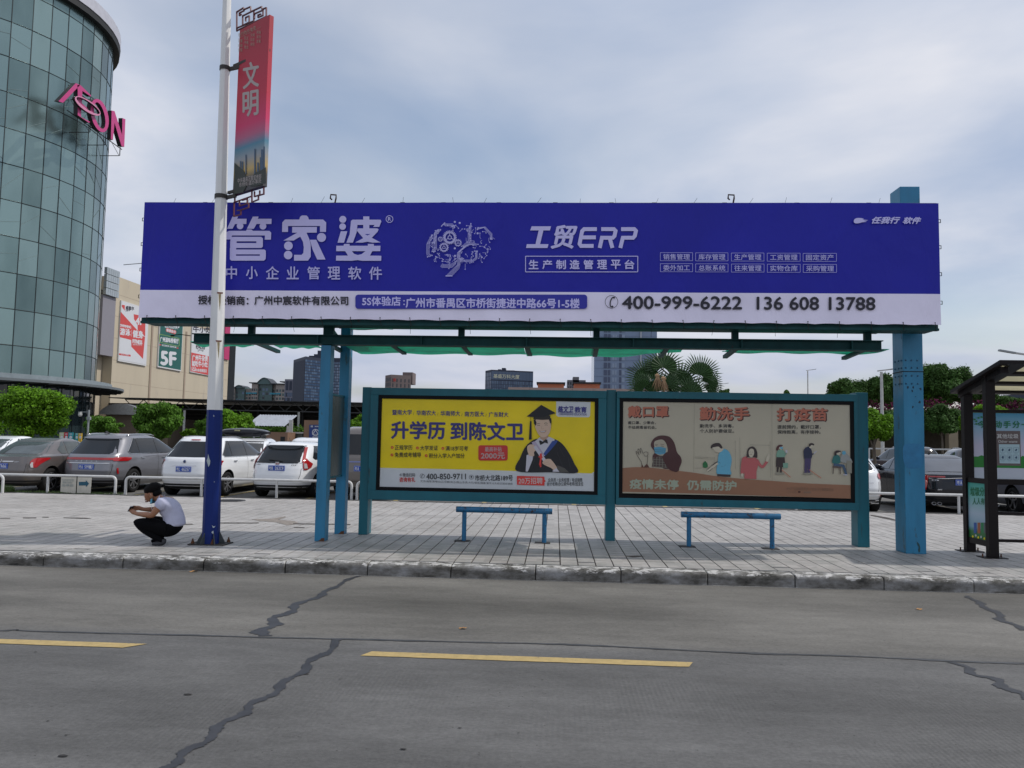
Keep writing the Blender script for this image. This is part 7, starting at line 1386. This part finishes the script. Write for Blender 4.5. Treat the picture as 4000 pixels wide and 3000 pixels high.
# tall blue glass tower
tg1 = mat('tall_glass', (.15, .21, .32), .12, var=.05, vs=.03, spec=.7); tg2 = mat('tall_glass_light', (.22, .28, .38), .12, var=.05, vs=.05); tdk = mat('tall_dark_glass', (.05, .07, .13), .15, var=0)
t, a, b, z = tower('tall pale blue glass tower rising behind the billboard and shelter roof', 2323, 2567, 1180, 300, tg1, 22); X_ = lambda px: yp(px, 1450, 300).x
for k in range(19): build(MB().box((a.x, 299.93, 4+3.1*k), (b.x, 299.99, 4.12+3.1*k), mat('tall_joint', (.1, .14, .22), .4, var=0)), 'floor_line', t)
for px0, px1, m_ in ((2358, 2371, tdk), (2374, 2384, tdk), (2402, 2408, tg2), (2418, 2427, tdk), (2428, 2440, tg2), (2391, 2400, tg2)):
    facade(t, (X_(px0), 300, 0), (X_(px1), 300, 0), 1, z-1, 1, 19, m_, gapx=.02, gapz=.25 if m_ is tdk else .4, out=.25)
for px0, px1, py0, py1 in ((2452, 2487, 1434, 1446), (2475, 2480, 1499, 1508)): q, r_ = yp(px0, py0, 299), yp(px1, py1, 299); build(MB().box((q.x, 299.5, r_.z), (r_.x, 299.85, q.z), tdk), 'window_band', t)
build(MB().box((X_(2499), 298.9, 0), (X_(2505), 299.9, z), mat('tall_fin', (.35, .38, .42), .4, var=0)), 'fin', t)
t, a, b, z = tower('small grey stepped apartment block between the orange roofs', 2216, 2288, 1484, 320, mat('stepped_grey', (.2, .19, .2), .8, var=.05), 14, name='apartment_block'); q, r_ = yp(2238, 1472, 320), yp(2262, 1472, 320); build(MB().box((q.x, 320, z-1), (r_.x, 330, q.z), MATS['stepped_grey']), 'roof_block', t); facade(t, (a.x, 320, 0), (b.x, 320, 0), z-6, z-.5, 8, 3, apd, gapx=.5, gapz=.4)
bt2 = thing('low_terrace', 'long beige parapet with two orange-walled roof huts above the poster frames', 'building', (2, 62, 0)); bei = mat('parapet_pink_beige', (.36, .27, .24), .8, var=.05); a = yp(1985, 1509, 60); b = yp(2574, 1524, 60); 
for k in range(7): xk = a.x+(b.x-a.x)*k/7; build(MB().box((xk+.01, 60, -.15), (a.x+(b.x-a.x)*(k+1)/7-.01, 66, (a.z+b.z)/2), bei), 'parapet_panel', bt2)
orr = mat('orange_wall', (.42, .15, .08), .8, var=.08)
for p0, p1 in ((2096, 2208), (2237, 2348)): q, r_ = yp(p0, 1499, 64), yp(p1, 1499, 64); h_ = build(MB().box((q.x+.1, 64, 0), (r_.x-.1, 66, q.z), orr), 'hut_wall', bt2); build(MB().box((q.x, 63.8, q.z), (r_.x, 66.2, q.z+.14), dks), 'hut_roof', h_)
# terrace at right with bougainvillea, sign and dark tower
X0t = yp(3350, 1600, 72).x; ter = thing('planted_terrace', 'long raised beige terrace wall with hedge and purple flowers at right', 'wall', (45, 72, 0)); tw_ = mat('terrace_beige', (.27, .22, .15), .85, var=.1, vs=1); build(MB().box((X0t-22, 72, 3.4), (75, 73, 4.75), tw_), 'parapet', ter); build(MB().box((X0t-22, 78, -.15), (75, 79, 3.4), mat('terrace_beige_shaded', (.09, .075, .05), .9, var=.2)), 'rear_wall', ter)  # rear wall beige darkened: shade below the deck put into its colour
for k in range(12): build(MB().box((X0t-18+6.5*k, 72.1, -.15), (X0t-17.2+6.5*k, 72.8, 3.4), tw_), 'pillar', ter)
build(MB().box((X0t-22, 73, 3.2), (75, 100, 4.6), tw_), 'deck', ter)
pz = thing('rooftop_sign', 'faint lattice hotel sign reading PLAZA beyond the trees, under the cream roof', 'sign', (yp(3925, 1520, 160).x, 160, 8)); B = Board((0, 160, 0), (0, -1, 0)); sgm = mat('sign_blue_grey', (.07, .09, .16), .6, var=0); B.text('酒店', 3895, 1526, 3942, 1537, sgm, .03); B.text('PLAZA', 3890, 1543, 3938, 1551, sgm, .03); B.done(pz)
mb = MB()
for k in range(9): q = yp(3885+k*9, 1528, 160.3); r_ = yp(3885+k*9, 1572, 160.3); mb.bar((q.x, 160.3, r_.z-8), (q.x, 160.3, q.z), .06, .06, colw)
for py in (1531, 1540, 1550): q = yp(3880, py, 160.3); r_ = yp(3968, py, 160.3); mb.bar((q.x, 160.3, q.z), (r_.x, 160.3, q.z), .06, .06, colw)
build(mb, 'lattice', pz)
t, a, b, z = tower('dark block at the far right edge under the cream shelter roof', 3988, 4150, 1538, 140, cdk, 12); facade(t, (a.x, 140, 0), (b.x, 140, 0), 4, z-.6, 8, 3, cgl, gapx=.3, gapz=.3)
fn = thing('far_fence', 'thin white fence rail crossing behind the cars at right', 'fence', (20, 40, 0)); a = yp(3395, 1752, 40); b = yp(3780, 1756, 40); mb = MB(); mb.bar(a, b, .07, .07, rw); build(mb, 'rail', fn)
for k in range(6): p = a+(b-a)*k/5; build(MB().box((p.x-.03, p.y-.03, -.15), (p.x+.03, p.y+.03, p.z), rw), 'post', fn)

# ------------------------------------------------------------------ trees
def leafmesh(blobs, n, size, mt, seed, shell=.7, droop=0, aspect=.62):
    r = np.random.default_rng(seed); B_ = np.array([b for b in blobs], float); vol = B_[:, 3]*B_[:, 4]*B_[:, 5]; pr = vol**.75/np.sum(vol**.75); k = r.choice(len(B_), n, p=pr)
    d = r.normal(size=(n, 3)); d /= np.linalg.norm(d, axis=1)[:, None]; rad = shell+(1-shell)*r.random(n)**.6; rad *= 1+.16*r.normal(size=n); c = B_[k, :3]+d*rad[:, None]*B_[k, 3:6]
    # clustering into sprays
    nd = d+r.normal(size=(n, 3))*.55+np.array([0, 0, .35]); nd /= np.linalg.norm(nd, axis=1)[:, None]; a = np.cross(nd, r.normal(size=(n, 3))); a /= np.linalg.norm(a, axis=1)[:, None]
    if droop: a[:, 2] -= droop; a /= np.linalg.norm(a, axis=1)[:, None]
    b = np.cross(nd, a); b /= np.maximum(1e-6, np.linalg.norm(b, axis=1)[:, None]); s = size*(.6+.8*r.random(n))[:, None]; a = a*s; b = b*s*aspect
    V = np.stack([c-a, c+b*.9-a*.1, c+a, c-b*.9-a*.1], 1).reshape(-1, 3); me = bpy.data.meshes.new('crown'); me.vertices.add(n*4); me.vertices.foreach_set('co', V.ravel()); me.loops.add(n*4); me.loops.foreach_set('vertex_index', np.arange(n*4)); me.polygons.add(n); me.polygons.foreach_set('loop_start', np.arange(n)*4); me.polygons.foreach_set('loop_total', np.full(n, 4)); me.materials.append(mt); me.update(); return me
bright = mat('leaf_bright', (.125, .27, .014), .6, spec=.2, var=.3, vs=1.6, island=.5, trans=.4); midg = mat('leaf_mid', (.085, .19, .02), .6, spec=.2, var=.3, vs=1, island=.35, trans=.3); darkg = mat('leaf_dark', (.05, .11, .024), .7, spec=.15, var=.3, vs=.6, island=.35, trans=.2); bark = mat('bark', (.11, .09, .07), .9, var=.2, vs=6)
def tree(label, px0, px1, py0, py1, Y, mt, n, size, seed, base=-.15, nb=14, droop=0, group='round trees beyond the car park', deep=.85, name='tree', trunk=.09):
    r = random.Random(seed); a = yp(px0, py0, Y); b = yp(px1, py1, Y); cx = (a.x+b.x)/2; rx = (b.x-a.x)/2; zt, zb = a.z, b.z; cz = (zt+zb)/2; rz = (zt-zb)/2; t = thing(name, label, 'tree', (cx, Y, base), 0, group); bl = [(cx, Y, cz, rx*.6, rx*.6*deep, rz*.62)]
    for i in range(nb*2):
        th = r.uniform(0, 2*pi); u = r.uniform(-.9, .95); q = sqrt(1-u*u)*r.uniform(.55, .84); s = r.uniform(.16, .32); bl.append((cx+rx*q*cos(th), Y+rx*deep*q*sin(th), cz+rz*u*.74, rx*s, rx*s, rz*s*1.05))
    me = leafmesh(bl, int(n*1.4), size*.84, mt, seed, droop=droop); link('crown', me, t)
    mb = MB(); tr = trunk; mb.tube([(cx, Y, base), (cx+.05, Y, (base+zb)/2), (cx, Y, cz)], [tr, tr*.8, tr*.45], 8, bark)
    for i in range(4): th = i*1.6+seed; mb.tube([(cx, Y, zb-.1), (cx+rx*.45*cos(th), Y+rx*.4*sin(th), cz+.1*rz)], [tr*.5, tr*.15], 6, bark)
    build(mb, 'trunk', t, smooth=1); return t
tree('big bright round tree at the left edge before the glass tower', -20, 262, 1492, 1722, 33, bright, 16000, .075, 1, nb=20)
tree('second bright round tree cut by the left frame edge', -330, 30, 1488, 1730, 35, bright, 9000, .08, 21, nb=16)
tree('small round dark green tree behind the grey SUV', 330, 474, 1618, 1705, 42, midg, 9000, .075, 2, nb=12)
tree('drooping green tree in front of the truss roof end, left of the pole', 522, 720, 1572, 1722, 38, midg, 15000, .085, 3, nb=18, droop=.9)
tree('low small bush-like tree between the drooping tree and the pole', 706, 772, 1668, 1716, 39, bright, 2600, .07, 4, nb=6)
tree('darker green tree peeking out behind the blue lamp post', 762, 850, 1632, 1712, 38, midg, 4500, .07, 5, nb=8)
tree('bright yellow-green round tree right of the lamp post', 812, 988, 1590, 1714, 36, bright, 13000, .07, 6, nb=16)
tree('bright tree between the rear blue post and the poster frame', 1362, 1530, 1612, 1700, 36, bright, 7000, .07, 7, nb=12)
tree('bright tree showing between the poster frame and the blue column', 3330, 3492, 1588, 1742, 33, bright, 12000, .065, 8, nb=16)
tree('dark green tree right of the thick blue column', 3592, 3762, 1572, 1700, 50, darkg, 9000, .11, 9, nb=14)
tree('dark green tree behind the lamp left of the blue column', 3430, 3600, 1590, 1712, 52, darkg, 7000, .11, 10, nb=12)
tree('dark tree behind the posts of the brown shelter', 3700, 3890, 1590, 1705, 56, darkg, 6000, .12, 11, nb=12)
tree('bright green bush top above the recycling poster board', 3788, 3952, 1578, 1660, 36, bright, 9000, .06, 12, nb=14)
tree('bright green bush edge left of the brown shelter', 3742, 3800, 1610, 1690, 35, bright, 3000, .06, 13, nb=8)
G_ = 'tall trees on the terrace'
for (lb__, p0, p1, q0, q1, sd, nn) in (('tall dark tree above the right corner of the poster frame', 3225, 3400, 1462, 1600, 14, 9000), ('tall dark tree left of the thick blue column beside the lamp', 3370, 3520, 1460, 1600, 15, 8000), ('largest tree on the terrace, right of the blue column', 3560, 3800, 1404, 1598, 16, 15000), ('tree crown behind the slope of the brown shelter roof', 3720, 3900, 1470, 1600, 17, 7000), ('spreading tree below the rooftop sign', 3860, 4020, 1545, 1605, 18, 5000), ('small crown just left of the largest terrace tree', 3480, 3600, 1480, 1598, 19, 5000), ('light green shrubs at the foot of the largest terrace tree', 3600, 3700, 1530, 1600, 20, 3500)):
    tree(lb__, p0, p1, q0, q1, 76, darkg if sd != 20 else midg, int(nn*1.6), .13, sd, base=4.6, nb=18, group=G_)
tree('tiny distant treetop right of the palms', 2806, 2860, 1515, 1560, 90, darkg, 1500, .15, 23, nb=6, group='tiny treetops over the poster frame'); tree('tiny treetop just visible above the right poster frame', 3060, 3090, 1522, 1560, 95, darkg, 900, .15, 24, nb=5, group='tiny treetops over the poster frame')
boug = mat('bougainvillea', (.09, .016, .045), .9, spec=.05, var=.55, vs=.9, island=.3); hedge_blobs = []; r = random.Random(31)
for k in range(46): x = X0t-20+k*1.9; hedge_blobs.append((x, 72.0, 4.85+r.uniform(-.2, .25), 1.5, .7, .5+r.uniform(0, .25)))
o = link('flower_hedge', leafmesh(hedge_blobs, 16000, .11, boug, 5)); o['kind'] = 'stuff'; tag(o, 'purple flowering hedge spilling over the terrace parapet', 'hedge')
hb_ = [(x, y, z-.55, rx, ry, rz*.8) for x, y, z, rx, ry, rz in hedge_blobs]; o = link('hanging_hedge', leafmesh(hb_, 12000, .12, darkg, 6)); o['kind'] = 'stuff'; tag(o, 'dark green trailing plants hanging below the purple flowers', 'hedge')
o = link('shrubs', leafmesh([(yp(px, 1680, 66).x, 66, 1.0, 1.6, .8, 1.2) for px in range(990, 1190, 14)], 9000, .1, midg, 8)); o['kind'] = 'stuff'; tag(o, 'green shrubs in the shade under the silver awning', 'shrubs')
# fan palms
def palm_leaf(R_, nseg=27, span=radians(250), split=.56, seed=0):
    r = random.Random(seed); mb = MB(); v = [(0, 0, 0)]; A = [-span/2+span*i/nseg for i in range(nseg+1)]
    for i, a in enumerate(A): q = R_*split*(1-.25*abs(a/(span/2))**3); v.append((q*sin(a), q*cos(a), (.035 if i % 2 else -.035)*R_+.10*R_*(abs(a)/(span/2))**2))
    mb.add(v, [(0, i+1, i+2) for i in range(nseg)], palmg)
    for i in range(nseg):
        a = (A[i]+A[i+1])/2; q = R_*split*(1-.25*abs(a/(span/2))**3); L_ = R_*(1-.3*abs(a/(span/2))**3)*r.uniform(.85, 1.08); w = R_*.046; dz = -.10*R_*r.uniform(.2, 1.8)
        p0 = Vector(((q*.86)*sin(A[i]+.01), (q*.86)*cos(A[i]+.01), 0)); p1 = Vector(((q*.86)*sin(A[i+1]-.01), (q*.86)*cos(A[i+1]-.01), 0)); m_ = Vector(((q+L_)/2*sin(a), (q+L_)/2*cos(a), 0)); x = Vector((cos(a), -sin(a), 0))*w*.55; tip = Vector((L_*sin(a), L_*cos(a), dz)); mb.add([p0, p1, m_+x, m_-x, tip], [(0,1,2,3),(3,2,4)], palmg)
    return mb
palmg = mat('palm_green', (.03, .075, .02), .5, var=.2, vs=2, trans=.2); palmb = mat('palm_dead', (.26, .16, .085), .8, var=.2, vs=6)
pl0 = palm_leaf(1.0, seed=1).mesh('frond'); pl1 = palm_leaf(1.0, seed=2, span=radians(200)).mesh('frond')
Yq = 44.0
for (px_, lab, fr_) in ((2570, 'left fan palm with a dead brown leaf behind the shelter roof', [(2592,1436,.98,3,30,0),(2530,1486,1.02,-22,10,60),(2548,1440,.55,-45,20,-30),(2515,1518,.7,-55,0,40),(2612,1505,.6,25,0,0),(2560,1530,.8,-15,0,0)]), (2700, 'right fan palm with spreading dark leaves behind the shelter roof', [(2655,1502,1.08,-8,10,20),(2735,1466,.96,14,20,0),(2768,1498,.66,48,0,-30),(2765,1532,.6,70,0,30),(2700,1536,.8,10,0,40),(2640,1538,.6,-40,0,0)])):
    c = yp(px_, 1535, Yq); t = thing('fan_palm', lab, 'palm', (c.x, Yq, -.15), 0, 'fan palms'); mb = MB(); mb.tube([(c.x, Yq, -.15), (c.x, Yq, c.z-.3)], [.22, .17], 10, bark); build(mb, 'trunk', t, smooth=1); r = random.Random(px_)
    for i, (x, y, s, az, tilt, tw) in enumerate(fr_):
        p = yp(x, y, Yq+r.uniform(-.5, .5)); o = link('frond', (pl0, pl1)[i % 2], t, True); rot = Matrix.Rotation(radians(az), 4, 'Y')@Matrix.Rotation(radians(90-tilt*.5), 4, 'X')@Matrix.Rotation(radians(r.uniform(-8, 8)), 4, 'Z'); o.matrix_world = Matrix.Translation(p)@rot@Matrix.Scale(s*1.42, 4); o.matrix_parent_inverse = Matrix.Identity(4)
        o.matrix_basis = Matrix.Translation(-Vector((c.x, Yq, -.15)))@Matrix.Translation(p)@rot@Matrix.Scale(s*1.42, 4)
        mb = MB(); mb.tube([p, (Vector(p)+Vector((c.x, Yq, c.z-.2)))/2+Vector((0, 0, -.05)), (c.x, Yq, c.z-.3)], .018, 5, bark); build(mb, 'stalk', t)
    if px_ == 2570:
        for (x, y, s) in ((2568, 1480, .42), (2592, 1492, .45)):
            mb = MB(); p = yp(x, y, Yq-.8); rr = random.Random(x)
            for k in range(26):
                a = -pi/2+rr.uniform(-1.1, 1.1); L_ = s*rr.uniform(1, 2.1); mb.add([p+Vector((cos(a)*.02-.03, 0, .2*rr.random())), p+Vector((.05+cos(a)*.02, 0, .15)), p+Vector((cos(a)*L_*.55, rr.uniform(-.2, .2), sin(a)*L_))], [(0,1,2)], palmb)
            mb.add([p+Vector((-.35*s, 0, .5*s)), p+Vector((0, -.05, -.3*s)), p+Vector((.35*s, 0, .45*s)), p+Vector((0, .1, .8*s))], [(0,1,2,3)], palmb); build(mb, 'dead_frond', t)
